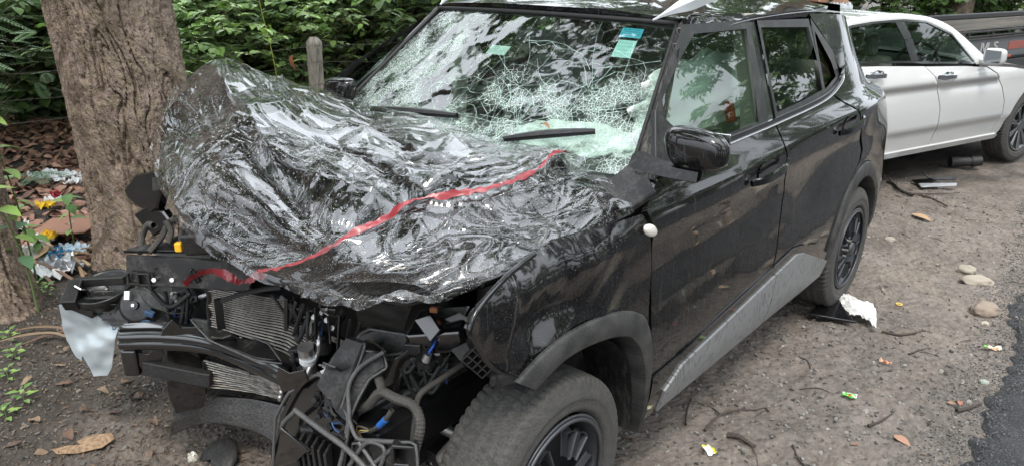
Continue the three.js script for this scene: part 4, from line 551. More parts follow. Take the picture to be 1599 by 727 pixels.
const hoodP0 = patch(hoodG), HN = 96, HM = 72, hoodTab = []; for (let j = 0; j <= HM; j++) for (let i = 0; i <= HN; i++) hoodTab.push(hoodP0(i / HN, j / HM));
const hoodP = (u, v) => { const x = clamp(u) * HN, y = clamp(v) * HM, i = Math.min(HN - 1, Math.floor(x)), j = Math.min(HM - 1, Math.floor(y)), s = x - i, t = y - j, a = hoodTab[j * (HN + 1) + i], b = hoodTab[j * (HN + 1) + i + 1], c = hoodTab[(j + 1) * (HN + 1) + i], d = hoodTab[(j + 1) * (HN + 1) + i + 1]; return [0, 1, 2].map(k => (a[k] * (1 - s) + b[k] * s) * (1 - t) + (c[k] * (1 - s) + d[k] * s) * t); };
const folds = [ // [points in bonnet coordinates, half width, height]: ridges > 0, valleys < 0
  [[[0.687,0.693], [0.618,0.703], [0.521,0.742], [0.452,0.746], [0.402,0.697], [0.381,0.604], [0.375,0.520]], 0.050, -0.045],
  [[[0.848,1.000], [0.783,0.815], [0.782,0.622], [0.776,0.493]], 0.045, 0.028],
  [[[0.732,0.985], [0.702,0.835], [0.698,0.690], [0.685,0.602]], 0.050, 0.030],
  [[[0.993,0.509], [0.882,0.581], [0.767,0.600], [0.664,0.655]], 0.060, 0.030],
  [[[0.581,0.592], [0.507,0.588], [0.437,0.575]], 0.025, 0.022],
  [[[0.797,0.116], [0.636,0.257], [0.515,0.334], [0.431,0.288]], 0.040, -0.020],
  [[[0.951,0.299], [0.766,0.400], [0.672,0.314], [0.576,0.243]], 0.040, 0.022],
  [[[0.370,0.458], [0.378,0.277], [0.321,0.164], [0.252,0.061]], 0.040, 0.022],
  [[[0.236,0.686], [0.199,0.568], [0.149,0.416], [0.103,0.257]], 0.060, -0.020],
  [[[0.457,0.998], [0.399,0.844], [0.349,0.699], [0.319,0.576], [0.234,0.366], [0.251,0.032]], 0.035, 0.020],
  [[[0.677,0.888], [0.599,0.858], [0.512,0.879], [0.415,0.880]], 0.040, -0.022],
  [[[0.974,0.855], [0.881,0.759], [0.842,0.647], [0.871,0.452]], 0.035, -0.018],
  [[[0.647,0.581], [0.659,0.494], [0.581,0.445], [0.451,0.484]], 0.030, -0.022]];
const segD = (px, py, a, b) => { const dx = b[0] - a[0], dy = (b[1] - a[1]); const t = clamp(((px - a[0]) * dx + (py - a[1]) * dy) / (dx * dx + dy * dy + 1e-9)); return Math.hypot(px - a[0] - dx * t, (py - a[1] - dy * t)); };
function hoodFold(u, v) { const U = u * 1.6, W = v * 1.0; let h = 0; for (const [pts, w, k] of folds) { let d = 1e9; for (let i = 0; i < pts.length - 1; i++) d = Math.min(d, segD(U, W, [pts[i][0] * 1.6, pts[i][1]], [pts[i + 1][0] * 1.6, pts[i + 1][1]])); const t = d / w; if (t < 3.5) h += k * (k > 0 ? Math.exp(-t * 1.1) : Math.exp(-t * t * 0.7)); }
  const e = sstep(0, 0.06, u) * sstep(1, 0.94, u) * sstep(0, 0.06, v) * sstep(1, 0.96, v); return h * (0.15 + 0.85 * e); }
const hoodN = (u, v) => { const e = 0.02, a = hoodP(Math.min(1, u + e), v), b = hoodP(Math.max(0, u - e), v), c = hoodP(u, Math.min(1, v + e)), d = hoodP(u, Math.max(0, v - e)); const n = V(a[0] - b[0], a[1] - b[1], a[2] - b[2]).cross(V(c[0] - d[0], c[1] - d[1], c[2] - d[2])).normalize(); return n.y < 0 ? n.negate() : n; };
const hoodAt = (u, v, off) => { const p = VA(hoodP(u, v)), n = hoodN(u, v); return p.addScaledVector(n, off); };
function crumple(U, W) { // wrinkles of the bonnet skin: crossing folds at falling sizes
  const wx = 0.10 * n3(U * 3, W * 3, 1), wy = 0.10 * n3(U * 3, W * 3, 5);
  const a = 1 - Math.abs(n3((U + wx) * 4.2, (W + wy) * 4.6, 2)), b = 1 - Math.abs(n3((U + wy) * 9.5 + 3, (W - wx) * 8.2, 4));
  return 0.008 * (a * a - 0.5);
}
// flat facets meeting in sharp creases: linear heights over a skewed triangle net
function facets(x, y, seed) { const k = 0.3660254, g = 0.2113249, q = (x + y) * k, i = Math.floor(x + q), j = Math.floor(y + q), t = (i + j) * g, fx = x - i + t, fy = y - j + t; const hs = (a, b) => { let h = Math.imul(a, 374761393) ^ Math.imul(b, 668265263) ^ Math.imul(seed, 1274126177); h = Math.imul(h ^ h >>> 13, 1274126177); return ((h ^ h >>> 16) >>> 0) / 4294967296 - 0.5; }; const u = fx + (fx + fy) * k, v = fy + (fx + fy) * k; return u > v ? hs(i, j) * (1 - u) + hs(i + 1, j) * (u - v) + hs(i + 1, j + 1) * v : hs(i, j) * (1 - v) + hs(i, j + 1) * (v - u) + hs(i + 1, j + 1) * u; }
function filmWrinkle(U, W) { // flat stretched panels, sharp creases, and tension folds each ruling its own area
  const wx = 0.045 * n3(U * 1.8, W * 1.8, 11), wy = 0.045 * n3(U * 1.8, W * 1.8, 15), x = U + wx, y = W + wy; let h = 0;
  const fold = (th, f, g, amp, pw, seed, mf) => { const m = sstep(-0.10, 0.35, n3(U * mf, W * mf, seed + 50)); if (m <= 0) return; const c = Math.cos(th), s = Math.sin(th), r = 1 - Math.abs(n3((x * c + y * s) * f, (-x * s + y * c) * g, seed)); h += amp * m * Math.pow(r, pw); };
  fold(0.45, 0.7, 3.0, 0.010, 7, 1, 1.7); fold(-0.55, 0.8, 3.2, 0.010, 7, 2, 1.9); fold(1.35, 0.8, 3.0, 0.008, 7, 3, 1.8); fold(0.15, 1.2, 7, 0.0022, 8, 4, 2.4); fold(-0.95, 1.2, 7, 0.0022, 8, 5, 2.4);
  const m = sstep(-0.3, 0.4, n3(U * 2.1, W * 2.1, 81));
  h += 0.034 * facets(x * 3.4 + y * 1.1, y * 4.6, 5) + 0.0085 * facets(x * 8 - y * 2, y * 10 + x * 2, 9) + 0.0016 * m * facets(x * 19 + y * 4, y * 22, 13); return h + 0.02;
}
{
  const hood = part('bonnet', grid(150, 110, (u, v) => { const h = hoodFold(u, v) + crumple(u * 1.6, v); return hoodAt(u, v, h).toArray(); }, (u, v) => [u * 1.6, v]), M.paintDirty, suv); hood.userData.label = 'crumpled black bonnet buckled upwards';
  const rim = []; for (let k = 0; k <= 30; k++) rim.push(hoodAt(0, k / 30, -0.012).toArray()); for (let k = 1; k <= 40; k++) rim.push(hoodAt(k / 40, 1, -0.012).toArray()); part('bonnet_edge', tube(rim, 0.012, 140, 6), M.paintClean, hood);
  // the polythene: clear film over the bonnet, its hem hanging a little below the edges
  const filmP = (u, v) => { // u, v run a little past the bonnet
    const uu = clamp(u), vv = clamp(v), h = hoodFold(uu, vv) + crumple(uu * 1.6, vv), w = filmWrinkle(u * 1.6, v); const p = hoodAt(uu, vv, h * 0.96 + 0.006 + w); const ex = Math.max(0, -u) + Math.max(0, u - 1), ey = Math.max(0, v - 1) + Math.max(0, -v);
    if (ex > 0) { p.x += (u < 0 ? 1 : -1) * ex * 0.5; p.y -= ex * 1.4; } if (v > 1) { p.z += 0.35 * ey; p.y -= ey * 0.95; } if (v < 0) { p.z -= ey * 0.5; p.y -= ey * 0.3; } return p.toArray(); };
  const fg = grid(520, 360, (a, b) => { const u = lerp(-0.012, 1.03, a), v = lerp(-0.01, 1.018 + 0.008 * n3(a * 9, 2, 2), b); return filmP(u, v); }, (a, b) => [a * 1.6, b]);
  // dried mud, bird lime and dust lying on the film
  const W = 1024, H = 640, R = mulberry(301), m = new Float32Array(W * H);
  for (let k = 0; k < 22000; k++) { const x = R() * W | 0, y = R() * H | 0; const dens = clamp(0.35 + 0.9 * n3(x / 170, y / 170, 51) + (y / H - 0.35) * 0.9 + (0.5 - x / W) * 0.3); if (R() > dens) continue; const r = 0.55 + 1.7 * R() * R() * R(), q = Math.ceil(r), a = 0.3 + 0.7 * R(); for (let j = -q; j <= q; j++) for (let i = -q; i <= q; i++) { const d = Math.hypot(i, j) / r; if (d < 1) { const kk = clamp(y + j, 0, H - 1) * W + clamp(x + i, 0, W - 1); m[kk] = Math.max(m[kk], a * (1 - d * d)); } } }
  for (let j = 0; j < H; j++) for (let i = 0; i < W; i++) { const k = j * W + i, x = i / W * 1.6, y = j / H; const f = clamp(0.15 + 0.8 * n3(x * 3.5, y * 3.5, 61) + 0.4 * n3(x * 11, y * 11, 62)); m[k] = clamp(m[k] + (R() < 0.16 * f ? 0.5 * R() : 0.012 * f)); }
  const filmMap = tex(W, H, (u, v, i, j) => { const q = m[j * W + i]; const b = clamp(0.5 + n3(u * 5, v * 4, 71)); const w = sstep(0, 0.16, q); return [lerp(0.92, 0.42, w), lerp(0.92, lerp(0.41, 0.38, b), w), lerp(0.93, lerp(0.39, 0.32, b), w)]; }, true);
  const trMap = tex(W, H, (u, v, i, j) => { const q = m[j * W + i]; return [1 - 0.85 * clamp(q), 0.05 + 0.5 * clamp(q * 1.3), 0]; }, false);
  for (const t of [filmMap, trMap]) t.repeat.set(1 / 1.6, 1);
  const film = single('polythene_sheet', fg, phys([1, 1, 1], 1, { map: filmMap, transmission: 1, transmissionMap: trMap, roughnessMap: trMap, thickness: 0, ior: 1.7 }), 'wrinkled clear polythene sheet wrapped over the crumpled bonnet', 'plastic sheet');
  // red tape over the sheet, its torn end trailing across the latch panel
  const tp = [[0.251,0.017], [0.246,0.094], [0.231,0.194], [0.232,0.347], [0.271,0.474], [0.320,0.571], [0.337,0.658], [0.365,0.730], [0.398,0.847], [0.437,0.937], [0.465,0.998]];
  const line = tp.map(([u, v]) => hoodAt(u, v, hoodFold(u, v) * 0.96 + crumple(u * 1.6, v) + 0.032 + 0.003 * n3(u * 9, v * 9, 2))); const c = new THREE.CatmullRomCurve3(line);
  const ribbon = (curve, n, w, tw, wob) => { const f = (i, k) => { const t = i / n, p = curve.getPointAt(t), tg = curve.getTangentAt(t), nn = V(0, 1, 0).addScaledVector(tg, -tg.y).normalize(), s = V(0, 0, 0).crossVectors(tg, nn); const a = tw(t), d = s.multiplyScalar(Math.cos(a)).addScaledVector(nn, Math.sin(a)); return p.addScaledVector(d, (k - 0.5) * w(t)).add(V(0, wob * n3(t * 30, k * 2, 3), 0)).toArray(); }; return grid(4, n, (u, v, i, j) => f(j, u)); };
  M.tape = phys([0.28, 0.018, 0.025], 0.4, { transmission: 0.2, thickness: 0, clearcoat: 0.5, clearcoatRoughness: 0.2 });
  single('red_tape', ribbon(c, 160, t => 0.009 + 0.006 * Math.sin(t * 3.14) + 0.003 * n3(t * 14, 1, 1), t => 0.45 + 1.1 * n3(t * 6, 3, 3), 0.004), M.tape, 'strip of red plastic tape stretched diagonally across the polythene', 'tape');
  const tail = [[0.194,0.9,0.42], [0.071,0.84,0.379], [-0.012,0.8,0.388], [-0.093,0.8,0.385], [-0.15,0.8,0.403], [-0.167,0.79,0.445], [-0.165,0.775,0.472]].map(VA);
  single('red_tape', ribbon(new THREE.CatmullRomCurve3(tail), 90, t => 0.026 + 0.010 * n3(t * 9, 5, 1), t => 1.2 + 1.0 * Math.sin(t * 9), 0.004), M.tape, 'torn loose end of red tape lying on the black latch panel', 'tape');
}

// ---------------------------------------------------------------- torn-open front end of the SUV
{
  const P = (name, geo, mat = M.plastic) => part(name, geo, mat, suv);
  M.ribDust = std(0xffffff, 0.45, 0, { map: tex(256, 256, (u, v) => { const q = clamp(0.5 + 0.6 * tn(u, v, 8, 2) + 0.5 * tn(u, v, 60, 3)); return [0.03 + 0.09 * q, 0.03 + 0.087 * q, 0.032 + 0.082 * q]; }, true, [4, 4]) });
  const rimOf = (pts, r = 0.004, parent = suv, lift = 0.012) => { const c = new THREE.CatmullRomCurve3(pts.map(p => V(p[0] + lift * 0.62, p[1] + lift * 0.3, p[2] + lift * 0.72)), true, 'catmullrom', 0.08); part('moulded_edge', new THREE.TubeGeometry(c, pts.length * 8, r, 6, true), M.ribDust, parent); };
  M.hose = std(0xffffff, 0.85, 0, { map: tex(256, 256, (u, v) => { const q = clamp(0.5 + 0.6 * tn(u, v, 12, 2) + 0.4 * tn(u, v, 50, 3)); return [0.022 + 0.055 * q, 0.021 + 0.050 * q, 0.019 + 0.044 * q]; }, true, [1, 6]) });
  const hose = (pts, r, rib = 0.12, seg = 160) => { const g = tube(pts, r, seg, 10); const p = g.attributes.position, c = new THREE.CatmullRomCurve3(pts.map(VA)); for (let i = 0; i <= seg; i++) { const o = c.getPointAt(i / seg), s = 1 + rib * ((i % 4) < 2 ? 0 : -1); for (let k = 0; k <= 10; k++) { const q = i * 11 + k; p.setXYZ(q, o.x + (p.getX(q) - o.x) * s, o.y + (p.getY(q) - o.y) * s, o.z + (p.getZ(q) - o.z) * s); } } g.computeVertexNormals(); return g; };
  const wire = (pts, r = 0.004, mat = M.rubber) => P('wire', tube(pts, r, 0, 6), mat);
  // bulk behind everything: engine, gearbox, inner wings
  P('engine_block', bx(0.95, 0.34, 0.34, [-0.08, 0.60, -0.16], [0, 0.1, 0], 0.04), M.darkMetal);
  P('engine_cover', bx(0.62, 0.10, 0.36, [-0.1, 0.83, -0.16], [0.05, 0, 0], 0.03), M.plastic);
  for (const s of [1, -1]) { P('inner_wing', slab([[s * 0.66, 0.40, 0.02], [s * 0.66, 0.90, 0.04], [s * 0.66, 0.98, -0.40], [s * 0.66, 0.40, -0.40]], 0.02), M.plasticMatt); P('strut_tower', cyl([s * 0.58, 0.55, -0.10], [s * 0.56, 0.93, -0.14], 0.10, 0.085, 24), M.darkMetal); P('frame_rail', beam([s * 0.47, 0.44, 0.34], [s * 0.47, 0.46, -0.40], 0.09, 0.12, [0, 1, 0], 0.01), M.darkMetal); }
  P('wheel_liner', grid(30, 6, (u, v) => { const a = lerp(-0.2, 2.0, u); return [lerp(0.845, 0.56, v), 0.33 + 0.385 * Math.sin(Math.PI - a - 0.1), -0.02 - 0.375 * Math.cos(a)]; }), M.plasticMatt);
  P('wheel_liner', grid(30, 6, (u, v) => { const a = lerp(-0.2, 3.3, u); return [-lerp(0.84, 0.56, v), 0.33 + 0.385 * Math.sin(a), -0.385 * Math.cos(a)]; }), M.plasticMatt);
  P('drive_shaft', rod([0.3, 0.30, 0], [0.68, 0.31, 0], 0.018, 10), M.steel); P('suspension_arm', beam([0.30, 0.24, 0.02], [0.70, 0.22, 0.0], 0.10, 0.035), M.darkMetal); P('brake_caliper', bx(0.08, 0.12, 0.09, [0.60, 0.34, 0.13], [0.4, 0, 0], 0.02), M.steel);
  P('subframe', bx(0.80, 0.08, 0.30, [0, 0.24, -0.02], [0, 0, 0], 0.02), M.void);
  // ---- latch panel, with lip, bolts and slots
  const lp = P('latch_panel', slab([[-0.448,0.8,0.501], [-0.287,0.8,0.379], [-0.107,0.8,0.275], [-0.114,0.715,0.293], [-0.274,0.715,0.397], [-0.45,0.71,0.504]], 0.014, 0.003), M.plastic);
  part('panel_lip', slab([[-0.457,0.812,0.506], [-0.287,0.812,0.377], [-0.114,0.812,0.265], [-0.161,0.84,0.242], [-0.338,0.825,0.347], [-0.443,0.82,0.47]], 0.008, 0.002), M.plastic, lp);
  for (const q of [[-0.359,0.735,0.467], [-0.318,0.735,0.431]]) part('bolt', cyl(q, [q[0] + 0.010, q[1] + 0.005, q[2] + 0.012], 0.008, 0.007, 8), M.alu, lp);
  for (const [a, b] of [[[-0.361,0.765,0.456], 0.018], [[-0.241,0.768,0.345], 0.026], [[-0.155,0.765,0.299], 0.022]]) part('slot', bx(b, 0.022, 0.012, a, [0.3, 0.69, 0], 0.005), M.void, lp);
  for (const q of [[-0.421,0.74,0.498], [-0.388,0.74,0.482]]) { const g = merge([bx(0.034, 0.005, 0.012, [0, 0.018, 0]), bx(0.034, 0.005, 0.012, [0, -0.018, 0]), bx(0.005, 0.036, 0.012, [-0.017, 0, 0]), bx(0.005, 0.036, 0.012, [0.017, 0, 0])]); g.rotateY(0.69); g.translate(q[0] + 0.012, q[1], q[2] + 0.012); part('clip_socket', g, M.plastic, lp); }
  part('striker', merge([beam([-0.274,0.735,0.419], [-0.268,0.775,0.392], 0.03, 0.02), beam([-0.268,0.775,0.392], [-0.24,0.735,0.388], 0.02, 0.02), cyl([-0.251,0.76,0.41], [-0.225,0.765,0.417], 0.012)]), M.darkMetal, lp);
  // ---- right corner: bracket torn upwards, hoses, yellow cap
  P('torn_bracket', slab([[-0.916,0.87,0.27], [-0.835,0.936,0.27], [-0.715,0.97,0.25], [-0.683,0.926,0.25], [-0.735,0.84,0.25], [-0.766,0.819,0.27], [-0.832,0.824,0.27], [-0.894,0.845,0.27]], 0.03, 0.006), M.plasticGloss);
  P('torn_bracket', slab([[-0.85,0.794,0.28], [-0.78,0.835,0.27], [-0.723,0.822,0.24], [-0.687,0.786,0.24], [-0.775,0.732,0.26], [-0.812,0.758,0.28]], 0.025, 0.006), M.plasticGloss);
  P('torn_bracket', slab([[-0.695,0.957,0.28], [-0.641,0.972,0.28], [-0.655,0.924,0.28], [-0.705,0.91,0.28]], 0.004, 0.001), M.cladding);
  for (const q of [[[-0.422,0.81,0.475], [-0.47,0.84,0.442], [-0.449,0.88,0.43], [-0.375,0.9,0.441]], [[-0.375,0.82,0.469], [-0.388,0.85,0.422], [-0.413,0.88,0.38], [-0.337,0.92,0.387]], [[-0.354,0.84,0.416], [-0.366,0.87,0.397], [-0.39,0.9,0.397]], [[-0.401,0.81,0.442], [-0.407,0.83,0.331], [-0.266,0.84,0.321]], [[-0.324,0.84,0.389], [-0.351,0.87,0.368], [-0.335,0.9,0.347]]]) P('hose', hose(q, 0.010, 0.08, 80), M.hose);
  P('filler_cap', bx(0.022, 0.030, 0.022, [-0.316,0.835,0.402], [0, 0.69, 0], 0.005), std([0.75, 0.42, 0.02], 0.45));
  P('relay_box', bx(0.15, 0.07, 0.10, [-0.246,0.86,0.33], [0.1, 0.5, 0.1], 0.01));
  // ---- right lamp remains: torn silver bumper corner under the lamp bowl
  const o = [-0.832,0.39,0.519], ux = [0.767, 0, -0.641], nz = [0.64, 0.1, 0.767];
  const sc = 0.00245, poly = [[-39, 52], [-42, 8], [-40, -6], [-24, -28], [-16, -33], [-13, -25], [-6, -44], [-2, -58], [18, -57], [26, -44], [31, -20], [40, 14], [44, 26], [28, 40], [8, 44], [-10, 56]];
  M.bumperSilver = phys([0.34, 0.38, 0.40], 0.34, { metalness: 0.25, clearcoat: 0.5, clearcoatRoughness: 0.15 });
  P('bumper_corner', panel(poly.map(p => [p[0] * sc, p[1] * sc]), (a, b) => { const c = -1.6 * (a + 0.01) ** 2 + 0.05 * Math.max(0, b) + 0.022 * sstep(0.03, -0.05, b - 0.5 * a) + 0.004 * n3(a * 14, b * 14, 4); return [o[0] + ux[0] * a + nz[0] * c, o[1] + b + nz[1] * c, o[2] + ux[2] * a + nz[2] * c]; }, 0.008, 0.005, 1), M.bumperSilver);
  const lc = [-0.841,0.565,0.447]; const bowl = new THREE.LatheGeometry([[0.02, -0.05], [0.055, -0.045], [0.082, -0.02], [0.09, 0.0], [0.098, 0.006], [0.103, 0.0], [0.098, -0.03], [0.08, -0.06]].map(p => new THREE.Vector2(...p)), 40); bowl.rotateX(0.25); bowl.rotateZ(-0.1); bowl.translate(...lc); P('lamp_bowl', bowl);
  P('lamp_frame', merge([beam([-0.837,0.53,0.565], [-0.9,0.58,0.507], 0.05, 0.05), beam([-0.915,0.58,0.505], [-0.759,0.6,0.398], 0.03, 0.03), bx(0.13, 0.11, 0.06, [-0.808,0.5,0.454], [0.1, 0.69, 0], 0.01), beam([-0.878,0.53,0.545], [-0.795,0.5,0.499], 0.035, 0.045)]));
  P('lamp_plate', slab([[-0.849,0.55,0.468], [-0.756,0.55,0.386], [-0.702,0.46,0.436], [-0.745,0.45,0.467], [-0.811,0.48,0.484]], 0.012), M.plastic);
  for (const q of [[-0.769,0.53,0.448], [-0.751,0.51,0.46], [-0.744,0.485,0.467]]) P('lamp_rib', bx(0.05, 0.004, 0.006, [q[0] + 0.015, q[1], q[2] + 0.02], [0, 0.69, 0], 0.002));
  // ---- horn
  const hc = VA([-0.676,0.53,0.409]), hd = V(0.62, 0.42, 0.66).normalize(); const h = new THREE.Group(); h.name = 'horn'; suv.add(h); const hp = (d) => hc.clone().addScaledVector(hd, d).toArray();
  const hl = new THREE.LatheGeometry([[0, 0.012], [0.02, 0.012], [0.028, 0.006], [0.050, 0.006], [0.058, 0.0], [0.064, -0.006], [0.064, -0.016], [0.055, -0.024], [0.02, -0.03], [0, -0.03]].map(p => new THREE.Vector2(...p)), 40); hl.applyQuaternion(new THREE.Quaternion().setFromUnitVectors(V(0, 1, 0), hd)); hl.translate(hc.x, hc.y, hc.z); part('horn_body', hl, M.plastic, h); part('horn_hub', cyl(hp(0.008), hp(0.026), 0.016, 0.014), M.plastic, h); part('horn_nut', cyl(hp(0.026), hp(0.034), 0.006, 0.006, 6), M.alu, h);
  { const q = hp(0.030); part('horn_label', bx(0.018, 0.030, 0.003, [q[0] - 0.028, q[1] + 0.030, q[2] + 0.004], [-0.5, 0.7, 0.3], 0.001), M.white, h); } part('horn_plug', bx(0.032, 0.018, 0.02, [-0.6,0.52,0.402], [0, 0.7, -0.4], 0.003), std([0.03, 0.07, 0.14], 0.5), h); part('horn_bracket', slab([[-0.684,0.58,0.391], [-0.615,0.575,0.357], [-0.552,0.55,0.343], [-0.536,0.53,0.367], [-0.593,0.54,0.391], [-0.646,0.56,0.398]], 0.01), M.plastic, h);
  // ---- clutter between horn and radiator
  P('coolant_pipe', merge([tube([[-0.511,0.56,0.376], [-0.484,0.6,0.344], [-0.471,0.61,0.313], [-0.44,0.58,0.302]], 0.017, 20, 10)]), M.rubber);
  P('pipe_union', cyl([-0.494,0.56,0.319], [-0.502,0.61,0.306], 0.013, 0.013), M.alu); P('pipe_union', cyl([-0.444,0.59,0.308], [-0.427,0.6,0.279], 0.009, 0.009), M.alu);
  P('fan_shroud', slab([[-0.485,0.64,0.417], [-0.315,0.66,0.305], [-0.335,0.5,0.315], [-0.488,0.49,0.424]].map(p => [p[0] - 0.06, p[1], p[2] - 0.09]), 0.03), M.plasticMatt);
  P('bracket_arm', merge([beam([-0.549,0.51,0.39], [-0.393,0.5,0.316], 0.05, 0.016), cyl([-0.524,0.525,0.356], [-0.522,0.535,0.356], 0.02, 0.018)]), M.darkMetal);
  // ---- radiator and condenser: bent cores with rows of flat tubes
  M.fin = std(0xffffff, 0.5, 0.25, { map: tex(256, 256, (u, v) => { const q = clamp(0.5 + 0.6 * tn(u, v, 6, 3) + 0.5 * tn(u, v, 40, 6)); return [lerp(0.22, 0.52, q), lerp(0.21, 0.48, q), lerp(0.19, 0.43, q)]; }, true, [3, 3]) });
  const core = (ctrl, rows, nm) => { const S = patch(ctrl), g = new THREE.Group(); g.name = nm; suv.add(g); const bend = (u, v) => { const p = S(u, v), k = 0.010 * n3(u * 5, v * 4, 3) + 0.004 * n3(u * 14, v * 3, 6); return [p[0] + 0.6 * k, p[1] + 0.5 * k, p[2] + 0.7 * k]; };
    part('core', grid(40, 20, (u, v) => { const p = bend(u, v); return [p[0] - 0.013, p[1], p[2] - 0.015]; }), M.void, g);
    const l = []; for (let r = 0; r < rows; r++) { const v = (r + 0.5) / rows, w = 0.27 / rows; l.push(grid(44, 3, (u, q, i, j) => { const vv = clamp(v + (q - 0.5) * 2 * w), p = bend(u, vv), b = [0, 0.006, 0.006, 0][j] + 0.0015 * n3(u * 40, r, 2); return [p[0] + 0.6 * b, p[1] + 0.2 * b, p[2] + 0.75 * b]; })); }
    const f = part('fins', merge(l), M.fin, g); f.userData.kind = 'stuff'; for (const e of [0, 1]) { const q = []; for (let k = 0; k <= 6; k++) q.push(bend(e, k / 6)); part('end_tank', tube(q, 0.009, 20, 8), e ? M.alu : M.plastic, g); } return g; };
  core([[[-0.224,0.72,0.367], [-0.099,0.7,0.287], [-0.005,0.69,0.237], [0.105,0.66,0.234]], [[-0.255,0.635,0.363], [-0.116,0.62,0.296], [-0.017,0.6,0.226], [0.113,0.58,0.219]], [[-0.286,0.53,0.35], [-0.141,0.52,0.314], [-0.013,0.5,0.274], [0.103,0.48,0.27]]], 22, 'condenser');
  core([[[-0.304,0.44,0.374], [-0.213,0.43,0.337], [-0.114,0.42,0.297], [-0.032,0.41,0.271]], [[-0.324,0.38,0.373], [-0.237,0.375,0.33], [-0.139,0.37,0.286], [-0.06,0.36,0.257]], [[-0.334,0.32,0.377], [-0.259,0.32,0.323], [-0.168,0.32,0.28], [-0.079,0.325,0.254]]], 11, 'radiator');
  P('radiator_strap', sweep([[-0.16,0.7,0.379], [-0.179,0.64,0.371], [-0.201,0.58,0.359]], [[-0.012, -0.004], [0.012, -0.004], [0.012, 0.006], [-0.012, 0.006]], [1, 0, 0.4], 14), M.rubber); P('radiator_strap', sweep([[-0.095,0.72,0.404], [-0.054,0.74,0.353], [-0.016,0.75,0.312], [0.051,0.77,0.29]], [[-0.008, -0.004], [0.008, -0.004], [0.008, 0.006], [-0.008, 0.006]], [0, 1, 0], 16), M.rubber);
  // ---- bumper beam: bent hat section
  const bb = [[-0.511,0.49,0.54], [-0.413,0.495,0.461], [-0.3,0.495,0.391], [-0.163,0.49,0.349], [-0.013,0.48,0.321], [0.07,0.47,0.306]].map((p, i) => [p[0], p[1] + 0.018, p[2]]);
  P('bumper_beam', sweep(bb, [[-0.06, -0.062], [0.010, -0.064], [0.030, -0.058], [0.042, -0.044], [0.046, -0.028], [0.040, -0.012], [0.028, -0.004], [0.028, 0.006], [0.036, 0.014], [0.034, 0.030], [0.018, 0.048], [-0.01, 0.060], [-0.06, 0.066]].map(p => [-p[0], p[1]]).reverse(), [0, 1, 0], 60, v => 0.56 + 0.03 * Math.sin(v * 9)), M.plasticGloss);
  P('beam_cover', slab([[-0.358,0.565,0.372], [-0.268,0.56,0.323], [-0.064,0.545,0.281], [0.035,0.52,0.3], [-0.038,0.525,0.345], [-0.208,0.55,0.392]], 0.012), M.plastic);
  P('beam_foot', bx(0.055, 0.10, 0.05, [-0.509,0.42,0.517], [0, 0.69, 0], 0.012), M.plasticGloss); P('tow_eye', new THREE.TorusGeometry(0.017, 0.006, 8, 20).rotateY(0.69).translate(...[-0.515,0.52,0.452]), std([0.03, 0.06, 0.1], 0.4, 0.6));
  P('lower_bar', beam([-0.476,0.4,0.497], [-0.285,0.37,0.371], 0.03, 0.05), M.plasticMatt); P('lower_bar', beam([-0.121,0.46,0.327], [0.012,0.46,0.253], 0.012, 0.055), M.plastic);
  P('air_duct', slab([[-0.409,0.36,0.456], [-0.31,0.38,0.383], [-0.311,0.33,0.379], [-0.336,0.26,0.388], [-0.411,0.23,0.442], [-0.424,0.3,0.444]], 0.012, 0.003), M.plasticGloss);
  P('under_tray', crease(grid(24, 8, (u, v) => { const a = [[[-0.412,0.24,0.454], [-0.366,0.25,0.34], [-0.261,0.26,0.269], [-0.109,0.27,0.22]], [[-0.436,0.18,0.455], [-0.382,0.19,0.351], [-0.25,0.2,0.271], [-0.086,0.21,0.234]], [[-0.532,0.06,0.436], [-0.429,0.12,0.35], [-0.273,0.12,0.266], [-0.133,0.1,0.234]]]; const p = patch(a)(u, v); p[1] += 0.01 * Math.sin(v * 14); return p; }), 40), M.ribDust);
  P('under_tray', slab([[-0.391,0.22,0.33], [-0.167,0.22,0.198], [-0.059,0.12,0.207], [-0.27,0.12,0.293]].map(p => [p[0] - 0.05, p[1] - 0.02, p[2] - 0.06]), 0.02), M.plasticMatt);
  // ---- receiver drier and mount beside the condenser
  P('receiver_drier', cyl([0.071,0.42,0.233], [0.097,0.58,0.26], 0.024, 0.024, 24), M.alu).userData.label = 'silver receiver drier canister'; P('drier_cap', cyl([0.097,0.53,0.254], [0.1,0.545,0.256], 0.026, 0.026, 24), M.white);
  P('rubber_mount', merge([cyl([0.101,0.55,0.203], [0.108,0.59,0.205], 0.03, 0.026), cyl([0.108,0.59,0.205], [0.113,0.61,0.207], 0.018, 0.014)]), M.rubber);
  const lad = []; for (let k = 0; k < 7; k++) { const t = k / 6, a = [0.06,0.56,0.264], b = [0.053,0.38,0.252]; lad.push(bx(0.05, 0.014, 0.03, [lerp(a[0], b[0], t), lerp(a[1], b[1], t), lerp(a[2], b[2], t)], [0, 0.5, 0.2])); } P('side_bracket', merge([...lad, beam([0.052,0.56,0.271], [0.044,0.38,0.26], 0.012, 0.04)]), M.plasticMatt);
  for (const q of [[0.114,0.66,0.261], [0.147,0.69,0.251], [0.175,0.68,0.227], [0.193,0.66,0.224], [0.158,0.7,0.229]]) P('bolt_head', cyl(q, [q[0] + 0.012, q[1] + 0.01, q[2] + 0.014], 0.010, 0.008, 8), M.steel);
  const ws = []; for (let k = 0; k < 8; k++) { const a = [0.085,0.76,0.314], b = [0.275,0.7,0.194], t = k / 7, j = mulberry(k + 5); ws.push(beam([lerp(a[0], b[0], t) + 0.03 * j(), lerp(a[1], b[1], t), lerp(a[2], b[2], t)], [lerp(a[0], b[0], t) + 0.05 * (j() - 0.5), lerp(a[1], b[1], t) - 0.10, lerp(a[2], b[2], t) + 0.03 * j()], 0.006, 0.012)); } P('grille_ribs', merge(ws), M.plastic);
